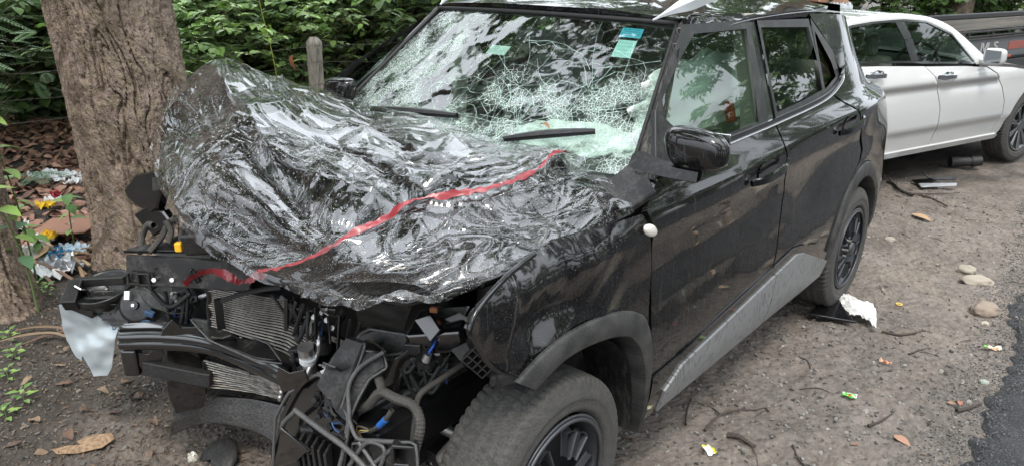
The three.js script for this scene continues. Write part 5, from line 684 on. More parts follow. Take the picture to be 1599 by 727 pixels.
  P('header_plate', slab([[0.265,0.74,0.229], [0.398,0.8,0.2], [0.448,0.78,0.153], [0.357,0.62,0.126], [0.254,0.62,0.217]].map(p => [p[0] - 0.06, p[1], p[2] - 0.08]), 0.02), M.cladding);
  // ---- left bracket: ribbed plastic carrier hanging in front of the wheel
  const Z = 0; const br = P('bumper_bracket', slab([[0.148,0.276,0.43], [0.169,0.448,0.42], [0.215,0.536,0.4], [0.303,0.613,0.36], [0.363,0.6,0.36], [0.451,0.548,0.38], [0.442,0.397,0.42]], 0.02, 0.004), M.plasticGloss);
  rimOf([[0.148,0.276,0.43], [0.169,0.448,0.42], [0.215,0.536,0.4], [0.303,0.613,0.36], [0.363,0.6,0.36], [0.451,0.548,0.38], [0.442,0.397,0.42]], 0.005, br); rimOf([[0.32,0.588,0.37], [0.349,0.664,0.34], [0.387,0.727,0.31], [0.45,0.734,0.31], [0.439,0.674,0.33], [0.433,0.628,0.36], [0.417,0.553,0.38]], 0.004, br); rimOf([[0.411,0.658,0.34], [0.444,0.714,0.31], [0.496,0.712,0.29], [0.518,0.687,0.3], [0.483,0.653,0.33], [0.469,0.6,0.36], [0.45,0.538,0.38], [0.411,0.551,0.38]], 0.004, br); rimOf([[0.483,0.492,0.395], [0.702,0.588,0.38], [0.718,0.516,0.39], [0.494,0.407,0.41]], 0.004, br); rimOf([[-0.358,0.565,0.372], [-0.268,0.56,0.323], [-0.064,0.545,0.281], [0.035,0.52,0.3], [-0.038,0.525,0.345], [-0.208,0.55,0.392]], 0.003); rimOf([[0.318,0.648,0.26], [0.348,0.702,0.24], [0.388,0.731,0.24], [0.497,0.733,0.2], [0.516,0.698,0.21], [0.457,0.677,0.24]], 0.004, suv, 0.018); rimOf([[-0.849,0.55,0.468], [-0.756,0.55,0.386], [-0.702,0.46,0.436], [-0.745,0.45,0.467], [-0.811,0.48,0.484]], 0.003);
  part('carrier_arm', slab([[0.32,0.588,0.37], [0.349,0.664,0.34], [0.387,0.727,0.31], [0.45,0.734,0.31], [0.439,0.674,0.33], [0.433,0.628,0.36], [0.417,0.553,0.38]], 0.018, 0.004), M.plastic, br);
  part('carrier_arm', slab([[0.411,0.658,0.34], [0.444,0.714,0.31], [0.496,0.712,0.29], [0.518,0.687,0.3], [0.483,0.653,0.33], [0.469,0.6,0.36], [0.45,0.538,0.38], [0.411,0.551,0.38]], 0.014, 0.003), M.plasticMatt, br);
  const ribt = (pts, r = 0.006) => part('rib', tube(pts, r, 0, 6), M.ribDust, br);
  ribt([[0.527,0.74,0.315], [0.458,0.678,0.345], [0.446,0.637,0.37], [0.47,0.554,0.395], [0.47,0.494,0.41], [0.463,0.429,0.43]]); ribt([[0.47,0.554,0.395], [0.501,0.519,0.4], [0.588,0.547,0.4], [0.662,0.572,0.39]]); ribt([[0.49,0.437,0.42], [0.556,0.531,0.405], [0.611,0.535,0.4], [0.593,0.456,0.41]]); ribt([[0.517,0.513,0.405], [0.594,0.466,0.41]]); ribt([[0.653,0.564,0.39], [0.542,0.441,0.41]]); ribt([[0.279,0.52,0.43], [0.391,0.508,0.43], [0.489,0.492,0.425], [0.58,0.456,0.42]], 0.008); ribt([[0.285,0.522,0.43], [0.223,0.443,0.44], [0.255,0.412,0.44], [0.35,0.423,0.44]], 0.007);
  part('bracket_plate', slab([[0.483,0.492,0.395], [0.702,0.588,0.38], [0.718,0.516,0.39], [0.494,0.407,0.41]], 0.008), M.plastic, br);
  { const q = [0.675,0.545,0.39]; const g = merge([bx(0.06, 0.010, 0.03, [0, 0.026, 0]), bx(0.06, 0.010, 0.03, [0, -0.026, 0]), bx(0.010, 0.05, 0.03, [-0.028, 0, 0]), bx(0.010, 0.05, 0.03, [0.028, 0, 0])]); g.rotateY(0.6); g.translate(...q); part('bracket_socket', g, M.plastic, br); }
  part('ribbed_box', merge([0, 1, 2, 3, 4, 5].map(k => { const a = [0.274,0.399,0.4], b = [0.406,0.46,0.4], t = k / 5; return bx(0.008, 0.16, 0.05, [lerp(a[0], b[0], t), a[1] - 0.03, lerp(a[2], b[2], t) + 0.02], [0, 0.6, 0.05], 0.002); }).concat([bx(0.10, 0.15, 0.04, [0.309,0.384,0.38], [0, 0.6, 0], 0.01)])), M.plasticMatt, br);
  part('folded_flap', slab([[0.24,0.456,0.45], [0.367,0.448,0.45], [0.31,0.39,0.46], [0.217,0.326,0.46]], 0.005), M.plasticGloss, br);
  for (const q of [[0.379,0.567,0.385], [0.335,0.564,0.4], [0.346,0.517,0.4], [0.39,0.526,0.395]]) part('bolt', cyl(q, [q[0] + 0.008, q[1] + 0.004, q[2] + 0.012], 0.010, 0.008, 10), M.darkMetal, br);
  // ---- hoses and wiring in front of the left wheel
  P('corrugated_hose', hose([[0.385,0.512,0.33], [0.482,0.577,0.34], [0.539,0.638,0.34], [0.58,0.632,0.33], [0.635,0.627,0.32], [0.667,0.598,0.33], [0.668,0.535,0.35], [0.653,0.463,0.37]], 0.0135, 0.10, 220), M.hose); P('corrugated_hose', hose([[0.539,0.638,0.34], [0.523,0.65,0.33], [0.49,0.65,0.31]], 0.012, 0.1, 40), M.hose);
  P('crash_tube', cyl([0.339,0.423,0.3], [0.574,0.634,0.08], 0.030, 0.030, 20), M.plastic); P('brake_line', tube([[0.612,0.44,0.32], [0.615,0.561,0.3], [0.6,0.619,0.27], [0.614,0.646,0.2], [0.624,0.665,0.1]], 0.008, 30, 8), M.hose); P('support_leg', cyl([0.437,0.546,0.22], [0.481,0.678,0.22], 0.022, 0.022), M.plastic);
  P('blue_sleeve', cyl([0.528,0.537,0.345], [0.555,0.568,0.345], 0.009, 0.009, 12), std([0.02, 0.12, 0.42], 0.5)); wire([[0.449,0.492,0.34], [0.49,0.505,0.345], [0.528,0.537,0.345], [0.563,0.579,0.345], [0.575,0.601,0.34]], 0.007, M.hose);
  for (let k = 0; k < 5; k++) { const q = [0.449,0.497,0.35]; wire([[0.495,0.507,0.345], [q[0] + 0.008 * k - 0.01, q[1] + 0.01 * Math.sin(k * 2), q[2] + 0.004 * k], [q[0] - 0.015 + 0.006 * k, q[1] - 0.012 - 0.003 * k, q[2]]], 0.0016, k % 2 ? M.alu : std([0.35, 0.25, 0.05], 0.5)); }
  // ---- left lamp mount under the sheet
  P('lamp_mount', slab([[0.318,0.648,0.26], [0.348,0.702,0.24], [0.388,0.731,0.24], [0.497,0.733,0.2], [0.516,0.698,0.21], [0.457,0.677,0.24]], 0.03, 0.005), M.plastic); P('lamp_reflector', grid(14, 8, (u, v) => { const a = [[[0.385,0.685,0.285], [0.422,0.727,0.28], [0.473,0.709,0.27]], [[0.37,0.678,0.26], [0.404,0.701,0.26], [0.433,0.69,0.25]]]; const p = patch(a)(u, v); return [p[0], p[1] + 0.004 * n3(u * 9, v * 9, 2), p[2]]; }), std([0.5, 0.48, 0.44], 0.3, 0.8));
  P('relay_housing', bx(0.05, 0.035, 0.05, [0.531,0.715,0.21], [0, 0.4, 0.1], 0.006)); P('fuse_box', bx(0.16, 0.07, 0.14, [0.557,0.744,0.14], [0.1, 0.5, 0.15], 0.015), M.plasticGloss); P('fuse_box_cover', slab([[0.523,0.783,0.2], [0.567,0.808,0.19], [0.613,0.785,0.2], [0.596,0.756,0.22]], 0.006), M.plasticGloss);
  P('terminal_block', bx(0.022, 0.014, 0.014, [0.529,0.795,0.14], [0, 0.5, 0], 0.002), std([0.38, 0.14, 0.06], 0.6)); P('metal_tab', slab([[0.582,0.787,0.15], [0.605,0.802,0.12], [0.634,0.786,0.11], [0.616,0.776,0.14]], 0.005), M.steel);
  P('lamp_socket', merge([cyl([0.574,0.685,0.22], [0.58,0.702,0.22], 0.028, 0.026), cyl([0.58,0.702,0.22], [0.585,0.723,0.22], 0.016, 0.014)]), M.plastic); P('lamp_terminal', cyl([0.593,0.706,0.235], [0.603,0.728,0.235], 0.012, 0.009), M.alu); wire([[0.595,0.723,0.23], [0.605,0.744,0.22], [0.594,0.747,0.2]], 0.003, std([0.02, 0.10, 0.45], 0.5)); P('lamp_socket', bx(0.03, 0.02, 0.02, [0.528,0.68,0.22], [0, 0.4, 0], 0.004), M.plasticMatt);
  { // egg-crate crash foam holder at the fender tip
    const c = [0.744,0.749,0.18], l = []; for (let k = 0; k < 5; k++) l.push(bx(0.0035, 0.085, 0.03, [-0.034 + 0.017 * k, 0, 0], [0, 0, 0], 0.001)); for (let k = 0; k < 5; k++) l.push(bx(0.071, 0.0035, 0.03, [0, -0.042 + 0.021 * k, 0], [0, 0, 0], 0.001)); const g = merge(l); g.rotateZ(-0.72); g.rotateY(0.55); g.translate(...c); P('egg_crate_panel', g, M.plastic); P('crate_back', slab([[0.644,0.724,0.17], [0.68,0.769,0.16], [0.759,0.692,0.1], [0.77,0.658,0.1], [0.739,0.664,0.14]].map(p => [p[0] - 0.012, p[1], p[2] - 0.018]), 0.012), M.plasticMatt); P('torn_tab', slab([[0.634,0.729,0.18], [0.674,0.758,0.17], [0.7,0.722,0.17], [0.665,0.709,0.18]], 0.006), M.cladding);
    P('fender_lug', merge([bx(0.07, 0.05, 0.05, [0.765,0.678,0.12], [0.3, 0.5, 0.4], 0.015), cyl([0.748,0.672,0.15], [0.786,0.641,0.08], 0.018, 0.012)]), M.cladding); }
  // white side repeater lens on the fender
  { const c = VA([sideX(0.985, -0.33) + 0.012, 0.985, -0.325]); const g = new THREE.SphereGeometry(1, 24, 14); g.scale(0.012, 0.017, 0.038); g.rotateX(-0.45); g.translate(c.x, c.y, c.z); P('side_repeater', g, phys([0.72, 0.68, 0.60], 0.2, { clearcoat: 1 })); }

  // ---- loose wiring, plugs and small brackets in the torn nose
  { const R = mulberry(909), cols = [M.rubber, M.rubber, M.hose, M.plastic, std([0.20, 0.03, 0.02], 0.5), std([0.02, 0.06, 0.16], 0.5)];
    const zones = [[[0.065,0.76,0.332], [0.081,0.66,0.255], [0.245,0.71,0.192], 16], [[0.244,0.562,0.38], [0.428,0.684,0.32], [0.457,0.483,0.4], 14], [[0.478,0.609,0.28], [0.608,0.667,0.12], [0.526,0.777,0.18], 16], [[-0.534,0.66,0.451], [-0.367,0.64,0.312], [-0.439,0.52,0.333], 12], [[-0.937,0.57,0.494], [-0.729,0.53,0.413], [-0.723,0.47,0.448], 6]];
    for (const [a, b, c, n] of zones) for (let k = 0; k < n; k++) { const mix = () => { let s = R(), t = R(); if (s + t > 1) { s = 1 - s; t = 1 - t; } return [0, 1, 2].map(i => a[i] + (b[i] - a[i]) * s + (c[i] - a[i]) * t + (R() - 0.5) * 0.03); }; const p = mix(), q = mix(); const m = [0, 1, 2].map(i => (p[i] + q[i]) / 2); m[1] -= 0.03 + 0.05 * R(); m[2] += 0.03 * R();
      if (k % 3 === 0) { P('wiring_loom', hose([p, m, q], 0.004 + 0.004 * R(), 0.06, 60), cols[k % 3]); } else if (k % 3 === 1) { wire([p, m, q], 0.0018 + 0.0016 * R(), cols[(k * 5) % 6]); P('plug', bx(0.014 + 0.016 * R(), 0.012 + 0.01 * R(), 0.014 + 0.02 * R(), q, [R() * 3, R() * 3, R() * 3], 0.002), k % 2 ? M.plastic : M.cladding); } else { const w = 0.02 + 0.03 * R(); P('small_bracket', merge([bx(w, 0.004, 0.022, p, [R() * 2, R() * 3, R()], 0.001), bx(0.004, w * 0.8, 0.022, [p[0] + 0.01, p[1] - 0.01, p[2]], [R() * 2, R() * 3, R()], 0.001), cyl(p, [p[0] + 0.006, p[1] + 0.010, p[2] + 0.010], 0.006, 0.005, 8)]), k % 2 ? M.plastic : M.steel); } }
    // torn shards of black plastic standing out of the nose
    for (const [p, s, r] of [[[0.247,0.597,0.41], 0.07, [0.3, 0.4, 0.5]], [[0.369,0.651,0.36], 0.06, [0.8, 0.2, 1.2]], [[-0.343,0.54,0.426], 0.08, [0.2, 0.7, 0.1]], [[-0.178,0.55,0.365], 0.06, [0.9, 0.5, 0.3]], [[-0.454,0.43,0.482], 0.06, [0.1, 0.9, 0.8]], [[0.6,0.719,0.16], 0.06, [0.5, 0.3, 0.7]], [[-0.833,0.57,0.514], 0.05, [0.6, 0.2, 0.4]], [[0.495,0.66,0.27], 0.07, [0.2, 1.0, 0.6]]]) { const g = slab([[-s, -s * 0.3, 0], [-s * 0.2, -s * 0.6, 0.004], [s * 0.7, -s * 0.35, 0], [s, s * 0.1, 0.006], [s * 0.2, s * 0.25, 0], [0.0, s * 0.7, 0.004], [-s * 0.6, s * 0.3, 0]], 0.004, 0.001); g.applyMatrix4(new THREE.Matrix4().compose(VA(p), new THREE.Quaternion().setFromEuler(new THREE.Euler(...r)), V(1, 1, 1))); P('plastic_shard', g, M.plasticGloss); } }

  P('cowl_corner', slab([[0.842, 1.035, -0.315], [0.866, 1.062, -0.40], [0.80, 1.10, -0.46], [0.715, 1.085, -0.50], [0.70, 1.055, -0.36]], 0.012, 0.004), M.plasticMatt);
}

// ---------------------------------------------------------------- white saloon parked behind, its right side towards us
{
  const car = thing('white_saloon', 'clean white four door saloon with chrome handles parked behind the black wreck', 'car', [0.999, 0, -6.829]); car.rotation.y = 1.25;
  const zb = spline([0.15, 0.24, 0.31, 0.40, 0.44, 0.47, 0.60, 0.74, 0.795, 0.815, 0.87, 0.93], [-0.06, -0.01, 0.022, 0.044, 0.056, 0.072, 0.076, 0.066, 0.058, 0.070, 0.055, 0.026]);
  const zs = (y, s) => { let z = y > 0.93 ? 0.026 - (y - 0.93) * 0.55 : zb(y); if (s > 0.2) z -= 0.22 * (s - 0.2) ** 2; if (s < -2.9) z -= 0.22 * (s + 2.9) ** 2; return z; };
  const fn = (o) => (s, y) => [s, y, zs(y, s) + o]; const arcs = (cs, r, a0, a1, n = 14) => { const o = []; for (let k = 0; k <= n; k++) { const a = lerp(a0, a1, k / n); o.push([cs + r * Math.cos(a), 0.33 + r * Math.sin(a)]); } return o; };
  const white = phys([0.50, 0.50, 0.49], 0.3, { clearcoat: 1, clearcoatRoughness: 0.03 }), C = (y) => [0, y];
  const P = (n, g, m, p = car) => part(n, g, m, p);
  const other = (g) => { const h = g.index ? g.toNonIndexed() : g.clone(); const p = h.attributes.position, q = h.attributes.normal; for (let i = 0; i < p.count; i++) { p.setZ(i, -1.69 - p.getZ(i)); q.setZ(i, -q.getZ(i)); } for (const k of Object.keys(h.attributes)) { const a = h.attributes[k], n = a.itemSize; for (let i = 0; i < a.count; i += 3) for (let w = 0; w < n; w++) { const t = a.array[(i + 1) * n + w]; a.array[(i + 1) * n + w] = a.array[(i + 2) * n + w]; a.array[(i + 2) * n + w] = t; } } return h; };
  const fd = [[-0.80, 0.905], [-0.66, 0.845], [-0.545, 0.73], [-0.470, 0.60], [-0.445, 0.47], [-0.475, 0.305], [-1.415, 0.305], [-1.405, 0.36], [-1.44, 0.613], [-1.560, 0.875], [-1.66, 0.955], [-1.1, 0.93]];
  const rd = [[-1.672, 0.957], [-1.572, 0.877], [-1.452, 0.613], [-1.417, 0.36], [-1.427, 0.305], [-2.28, 0.305], [-2.36, 0.45], [-2.52, 0.68], [-2.58, 0.8], [-2.60, 1.0], [-2.2, 0.985]];
  const fe = [[-0.79, 0.915], [-0.40, 0.885], [-0.10, 0.845], [0.40, 0.77], [0.72, 0.66], [0.80, 0.5], [0.78, 0.3], [0.40, 0.30], ...arcs(0.05, 0.385, 0.0, Math.PI, 16), [-0.36, 0.29], [-0.464, 0.305], [-0.434, 0.47], [-0.459, 0.60], [-0.534, 0.735], [-0.652, 0.852]];
  const qp = [[-2.612, 1.0], [-2.592, 0.8], [-2.532, 0.68], [-2.45, 0.585], ...arcs(-2.84, 0.375, 0.75, Math.PI, 12), [-3.22, 0.28], [-3.6, 0.32], [-3.78, 0.5], [-3.78, 0.8], [-3.6, 0.96], [-3.2, 1.02]];
  const doors = []; for (const [n, q] of [['front_door', fd], ['rear_door', rd], ['front_fender', fe], ['quarter_panel', qp]]) { const g = panel(q, fn(0), 0.05, 0.012, 1); doors.push(P(n, g, white)); P(n, other(g), white); }
  const sl = panel([[-0.36, 0.29], [-0.40, 0.302], [-2.46, 0.302], [-2.48, 0.25], [-0.36, 0.255]], (s, y) => [s, y, 0.035 - (0.30 - y) * 0.5], 0.08, 0.03, 1); P('sill', sl, white); P('sill', other(sl), white);
  // glass house
  const wF = [[-1.743,1.288], [-1.461,1.272], [-1.168,1.172], [-0.962,0.954], [-1.676,0.991], [-1.71,1.153]], wR = [[-2.423,1.261], [-2.162,1.28], [-1.875,1.287], [-1.821,1.158], [-1.825,1.003], [-2.457,1.031], [-2.452,1.164]], wQ = [[-2.548,1.235], [-2.465,1.254], [-2.482,1.165], [-2.495,1.033], [-2.614,1.039]];
  M.glassSaloon = phys([0.30, 0.36, 0.34], 0.02, { transmission: 1, thickness: 0, ior: 1.52 });
  [[wF, doors[0]], [wR, doors[1]], [wQ, doors[1]]].forEach(([w, d]) => { const g = panel(w, fn(-0.004), 0.08, 0, 1); part('side_window', g, M.glassSaloon, d); P('side_window', other(g), M.glassSaloon); });
  const out = [[-2.629,1.185], [-2.499,1.268], [-2.201,1.303], [-1.786,1.312], [-1.4,1.294], [-1.101,1.189], [-0.863,0.949], [-0.856,0.933], [-1.732,0.979], [-2.754,1.029]];
  // black surround: strips between the panes, built just behind the glass line
  const strip = (a, b, w, m = M.plasticGloss, o = 0.001) => { const dx = b[0] - a[0], dy = b[1] - a[1], L = Math.hypot(dx, dy), nx = -dy / L * w, ny = dx / L * w; return panel([[a[0] + nx, a[1] + ny], [b[0] + nx, b[1] + ny], [b[0] - nx, b[1] - ny], [a[0] - nx, a[1] - ny]], fn(o), 0.06, 0.006, (dx * ny - dy * nx) > 0 ? 1 : 1); };
  const edge = (pts, w, m, nm, o) => { const l = []; for (let i = 0; i < pts.length - 1; i++) l.push(strip(pts[i], pts[i + 1], w, m, o)); const g = merge(l); P(nm, g, m); };
  edge([wR[2], wR[3], wR[4]].map((p, i) => [p[0] + 0.05, p[1] + (i === 0 ? 0.012 : 0)]), 0.052, M.plasticGloss, 'pillar_trim', 0.002); edge([wQ[1], wQ[2], wQ[3]].map(p => [p[0] + 0.012, p[1]]), 0.014, M.plasticGloss, 'window_bar', 0.003);
  edge([wQ[0], wQ[1], wR[0], wR[1], wR[2], wF[0], wF[1], wF[2], wF[3]].map(p => [p[0], p[1] + 0.006]), 0.008, M.plasticGloss, 'window_seal', 0.004); edge([wQ[4], wR[5], wR[4], wF[4], wF[3]].map(p => [p[0], p[1] - 0.006]), 0.008, M.plasticGloss, 'belt_seal', 0.004);
  // roof, screens: one cross-section along the drip line
  const yd = spline([-3.55, -3.2, -2.9, -2.6, -2.33, -1.85, -1.49, -1.287, -1.136, -1.009, -0.871, -0.75], [0.98, 1.08, 1.185, 1.280, 1.325, 1.344, 1.318, 1.280, 1.228, 1.152, 1.055, 0.96]);
  const sect = (s0, s1, n) => grid(24, n, (u, v) => { const s = lerp(s0, s1, v), a = u * 2 - 1, y0 = yd(s), half = 0.845 + zs(y0, s) - 0.0; return [s + 0.10 * (1 - a * a) * sstep(-1.4, -0.75, s) - 0.06 * (1 - a * a) * sstep(-2.6, -3.5, s), y0 + 0.012 * (1 - a * a) * (1 - 0.3 * Math.abs(a)), -0.845 + a * half]; });
  P('roof', sect(-2.65, -1.40, 20), white); P('windscreen', sect(-1.40, -0.74, 14), M.glassSaloon); P('rear_window', sect(-3.55, -2.65, 14), M.glassSaloon);
  const band = []; for (let k = 0; k <= 40; k++) { const s = lerp(-3.5, -0.75, k / 40); band.push([s, yd(s) + 0.004]); } const wtop = [wQ[0], wQ[1], wR[0], wR[1], wR[2], wF[0], wF[1], wF[2], wF[3]]; const topY = (s) => { if (s < wtop[0][0]) return lerp(0.99, wtop[0][1], clamp((s + 3.2) / (wtop[0][0] + 3.2))); for (let i = 0; i < wtop.length - 1; i++) if (s <= wtop[i + 1][0]) return lerp(wtop[i][1], wtop[i + 1][1], (s - wtop[i][0]) / (wtop[i + 1][0] - wtop[i][0])); return 0.935; };
  const bg = grid(60, 5, (u, v) => { const s = lerp(-3.45, -0.76, u), y = lerp(yd(s) + 0.003, Math.min(topY(s), yd(s) - 0.01), v); return [s, y, zs(y, s) + 0.006 * Math.sin(v * Math.PI)]; }); P('roof_rail', bg, white); P('roof_rail', other(bg), white);
  P('bonnet', grid(20, 16, (u, v) => { const s = lerp(-0.80, 0.78, v), a = u * 2 - 1; return [s, lerp(0.925, 0.66, v * v) + 0.05 * (1 - a * a), -0.845 + a * (0.86 - 0.15 * v * v)]; }), white);
  P('boot_lid', grid(20, 8, (u, v) => { const s = lerp(-3.5, -3.85, v), a = u * 2 - 1; return [s, lerp(0.99, 0.94, v) + 0.02 * (1 - a * a), -0.845 + a * 0.74]; }), white); P('rear_bumper', bx(0.2, 0.55, 1.56, [-3.82, 0.6, -0.845], [0, 0, 0], 0.08), white); P('front_bumper', bx(0.2, 0.4, 1.5, [0.80, 0.45, -0.845], [0, 0, 0], 0.08), white);
  P('floor_pan', bx(4.2, 0.06, 1.5, [-1.5, 0.24, -0.845], [0, 0, 0], 0.02), M.void);
  // chrome handles, waist line, mirror
  const chrome = std([0.75, 0.76, 0.78], 0.08, 1); const hand = (s, y, d) => { const q = sweep([[s - 0.12, y, 0.066], [s - 0.07, y + 0.003, 0.10], [s + 0.05, y, 0.105], [s + 0.12, y - 0.006, 0.066]], [[-0.008, -0.015], [0.008, -0.015], [0.010, 0.004], [0.004, 0.016], [-0.008, 0.014]], [0, 1, 0], 20); part('door_handle', q, chrome, d); const g = new THREE.SphereGeometry(1, 20, 10); g.scale(0.095, 0.034, 0.008); g.translate(s, y + 0.008, 0.066); part('handle_cup', g, chrome, d); };
  hand(-1.42, 0.872, doors[0]); hand(-2.36, 0.935, doors[1]);
  const mi = new THREE.Group(); mi.name = 'door_mirror'; car.add(mi); const mg = grid(30, 20, (u, v) => { const a = u * 6.2832, b = v * 3.14159, se = (s, e) => Math.sign(s) * Math.pow(Math.abs(s), e); const x = se(Math.sin(b), 0.6) * se(Math.cos(a), 0.75), y = se(Math.cos(b), 0.65), z = se(Math.sin(b), 0.6) * se(Math.sin(a), 0.7); return [-0.93 + 0.055 * (x > 0 ? x * 1.3 : x * 0.6), 1.01 + 0.068 * y, 0.145 + 0.085 * z]; }, null, true); part('mirror_cap', mg, white, mi); part('mirror_glass', bx(0.004, 0.10, 0.135, [-0.966, 1.012, 0.148], [0, -0.12, 0], 0.002), std([0.75, 0.78, 0.8], 0.03, 1), mi); part('mirror_foot', beam([-0.84, 0.955, 0.0], [-0.93, 0.96, 0.12], 0.06, 0.03), white, mi); part('mirror_lamp', bx(0.03, 0.018, 0.05, [-0.865, 1.02, 0.205], [0, 0, 0], 0.004), std([0.35, 0.05, 0.02], 0.3), mi);
  // wheels
  M.wheelAlloy = std([0.16, 0.165, 0.17], 0.35, 0.7); const tg = tyreGeo(0.33, 0.215, 0.222), rimS = (() => { const l = []; for (let k = 0; k < 10; k++) { const a = k / 10 * 6.2832; for (const d of [-0.07, 0.07]) l.push(beam([0.075, 0.05 * Math.cos(a), 0.05 * Math.sin(a)], [0.092, 0.205 * Math.cos(a + d), 0.205 * Math.sin(a + d)], 0.014, 0.02)); } l.push(cyl([0.05, 0, 0], [0.085, 0, 0], 0.06, 0.05)); return merge(l); })(); const bar = new THREE.LatheGeometry([[0.222, -0.10], [0.20, -0.08], [0.195, 0.06], [0.21, 0.09], [0.228, 0.10], [0.22, 0.103], [0.208, 0.095]].map(p => new THREE.Vector2(...p)), 48); bar.rotateZ(-Math.PI / 2);
  for (const [s, z, t] of [[0.05, -0.06, -Math.PI / 2], [-2.84, -0.06, -Math.PI / 2], [0.05, -1.63, Math.PI / 2], [-2.84, -1.63, Math.PI / 2]]) { const w = new THREE.Group(); w.name = 'wheel'; w.position.set(s, 0.325, z); w.rotation.y = t; car.add(w); part('tyre', tg, M.tyre, w); const r = part('rim', bar, M.wheelAlloy, w); part('spokes', rimS, M.wheelAlloy, r); part('brake_disc', cyl([-0.02, 0, 0], [0.0, 0, 0], 0.15, 0.15, 30), M.darkMetal, r); part('arch_liner', grid(16, 3, (u, v) => { const a = u * Math.PI; return [lerp(0.09, -0.25, v), 0.375 * Math.sin(a), 0.375 * Math.cos(a)]; }), M.void, w); }
  // seats behind the glass
  for (const s of [-1.75, -2.75]) for (const z of [-0.45, -1.25]) { P('seat_back', bx(0.14, 0.6, 0.5, [s, 0.72, z], [0, 0, 0.2], 0.05), M.beige); P('headrest', bx(0.1, 0.17, 0.26, [s - 0.07, 1.09, z], [0, 0, 0.15], 0.04), M.beige); } P('dashboard', bx(0.4, 0.2, 1.4, [-0.72, 0.84, -0.845], [0, 0, 0], 0.06), M.darkTrim);
  { const g = new THREE.TorusGeometry(0.18, 0.015, 8, 30); g.rotateY(Math.PI / 2); g.rotateZ(-0.35); g.translate(-1.08, 0.9, -0.42); P('steering_wheel', g, M.darkTrim); }
  // debris under and beside it
}
{ // low grey barrier with rails and painted letters along the road farther on
  const b = thing('roadside_barrier', 'low grey roadside barrier with dark rails and painted letters behind the white saloon', 'barrier', [-0.345, 0.13, -11.33]); b.rotation.y = Math.atan2(0.972, 0.235);
  const conc = std(0xffffff, 0.9, 0, { map: tex(512, 256, (u, v) => { const q = clamp(0.5 + 0.5 * tn(u, v, 8, 3) + 0.4 * tn(u, v, 40, 2)); return [lerp(0.11, 0.22, q), lerp(0.105, 0.20, q), lerp(0.095, 0.175, q)]; }, true, [0.5, 0.5]) }), grey = std([0.10, 0.105, 0.11], 0.7), dark = std([0.03, 0.03, 0.032], 0.7);
  const L = 9, x0 = -1.2; const P = (n, g, m) => part(n, g, m, b);
  P('lower_panel', bx(L, 0.34, 0.10, [x0 + L / 2, 0.42, 0], [0, 0, 0], 0.01), grey); P('base', bx(L, 0.45, 0.18, [x0 + L / 2, 0.02, 0], [0, 0, 0], 0.01), dark); P('upper_panel', bx(L, 0.16, 0.12, [x0 + L / 2, 0.80, -0.01], [0, 0, 0], 0.01), conc); P('top_rail', bx(L, 0.07, 0.09, [x0 + L / 2, 0.92, 0], [0, 0, 0], 0.015), dark); P('rail', bx(L, 0.025, 0.05, [x0 + L / 2, 0.70, 0.07], [0, 0, 0], 0.006), dark); P('rail', bx(L, 0.022, 0.05, [x0 + L / 2, 0.635, 0.07], [0, 0, 0], 0.006), dark); P('ledge', bx(L, 0.03, 0.14, [x0 + L / 2, 0.60, 0], [0, 0, 0], 0.006), conc); P('rail', bx(L, 0.025, 0.05, [x0 + L / 2, 0.30, 0.08], [0, 0, 0], 0.006), dark);
  for (let k = 0; k < 12; k++) P('rail_bracket', bx(0.03, 0.10, 0.05, [x0 + 0.4 + k * 0.75, 0.665, 0.075], [0, 0, 0], 0.005), dark);
  const font = await new FontLoader().loadAsync('fonts/droid/droid_sans_bold.typeface.json'); const tgm = (s, h, x, y, m, n) => { const g = new TextGeometry(s, { font, size: h, depth: 0.006, curveSegments: 4 }); g.scale(2.0, 1, 1); g.translate(x, y, 0.053); P(n, g, m); };
  tgm('M.S.', 0.13, 0.46, 0.40, std([0.34, 0.34, 0.33], 0.8), 'painted_letters'); P('painted_patch', bx(0.54, 0.12, 0.006, [1.72, 0.45, 0.052], [0, 0, 0], 0.001), std([0.26, 0.075, 0.06], 0.8));
}

// ---------------------------------------------------------------- onlookers behind the cars
function sdfMesh(bones, lo, size, res, k) { // smooth union of tapered capsules
  const mc = new MarchingCubes(res, M.white, false, false, 200000); mc.isolation = 0; const half = size / 2; const n = res; const sm = (a, b) => { const h = clamp(0.5 + 0.5 * (b - a) / k); return lerp(b, a, h) - k * h * (1 - h); };
  for (let z = 0; z < n; z++) for (let y = 0; y < n; y++) for (let x = 0; x < n; x++) { const p = [lo[0] + ((x - n / 2) / (n / 2) + 1) * half, lo[1] + ((y - n / 2) / (n / 2) + 1) * half, lo[2] + ((z - n / 2) / (n / 2) + 1) * half]; let d = 1e3; for (const [a, b, ra, rb, sx] of bones) { const q = [0, 1, 2].map(i => b[i] - a[i]), w = [0, 1, 2].map(i => p[i] - a[i]); const t = clamp((q[0] * w[0] + q[1] * w[1] + q[2] * w[2]) / (q[0] ** 2 + q[1] ** 2 + q[2] ** 2 + 1e-9)); const e = Math.hypot(w[0] - q[0] * t, w[1] - q[1] * t, (w[2] - q[2] * t) * (sx || 1)) - lerp(ra, rb, t); d = sm(d, e); } mc.field[x + y * n + z * n * n] = -d; }
  mc.update(); const c = mc.count, g = new THREE.BufferGeometry(); const P = new Float32Array(c * 3), N = new Float32Array(c * 3); for (let i = 0; i < c * 3; i++) { P[i] = mc.positionArray[i] * half + lo[i % 3] + half; N[i] = mc.normalArray[i]; } g.setAttribute('position', new THREE.BufferAttribute(P, 3)); g.computeVertexNormals(); const h = mergeVertices(g, 1e-4); h.deleteAttribute('normal'); const w = mergeVertices(h, 1e-4); w.computeVertexNormals(); return w;
}
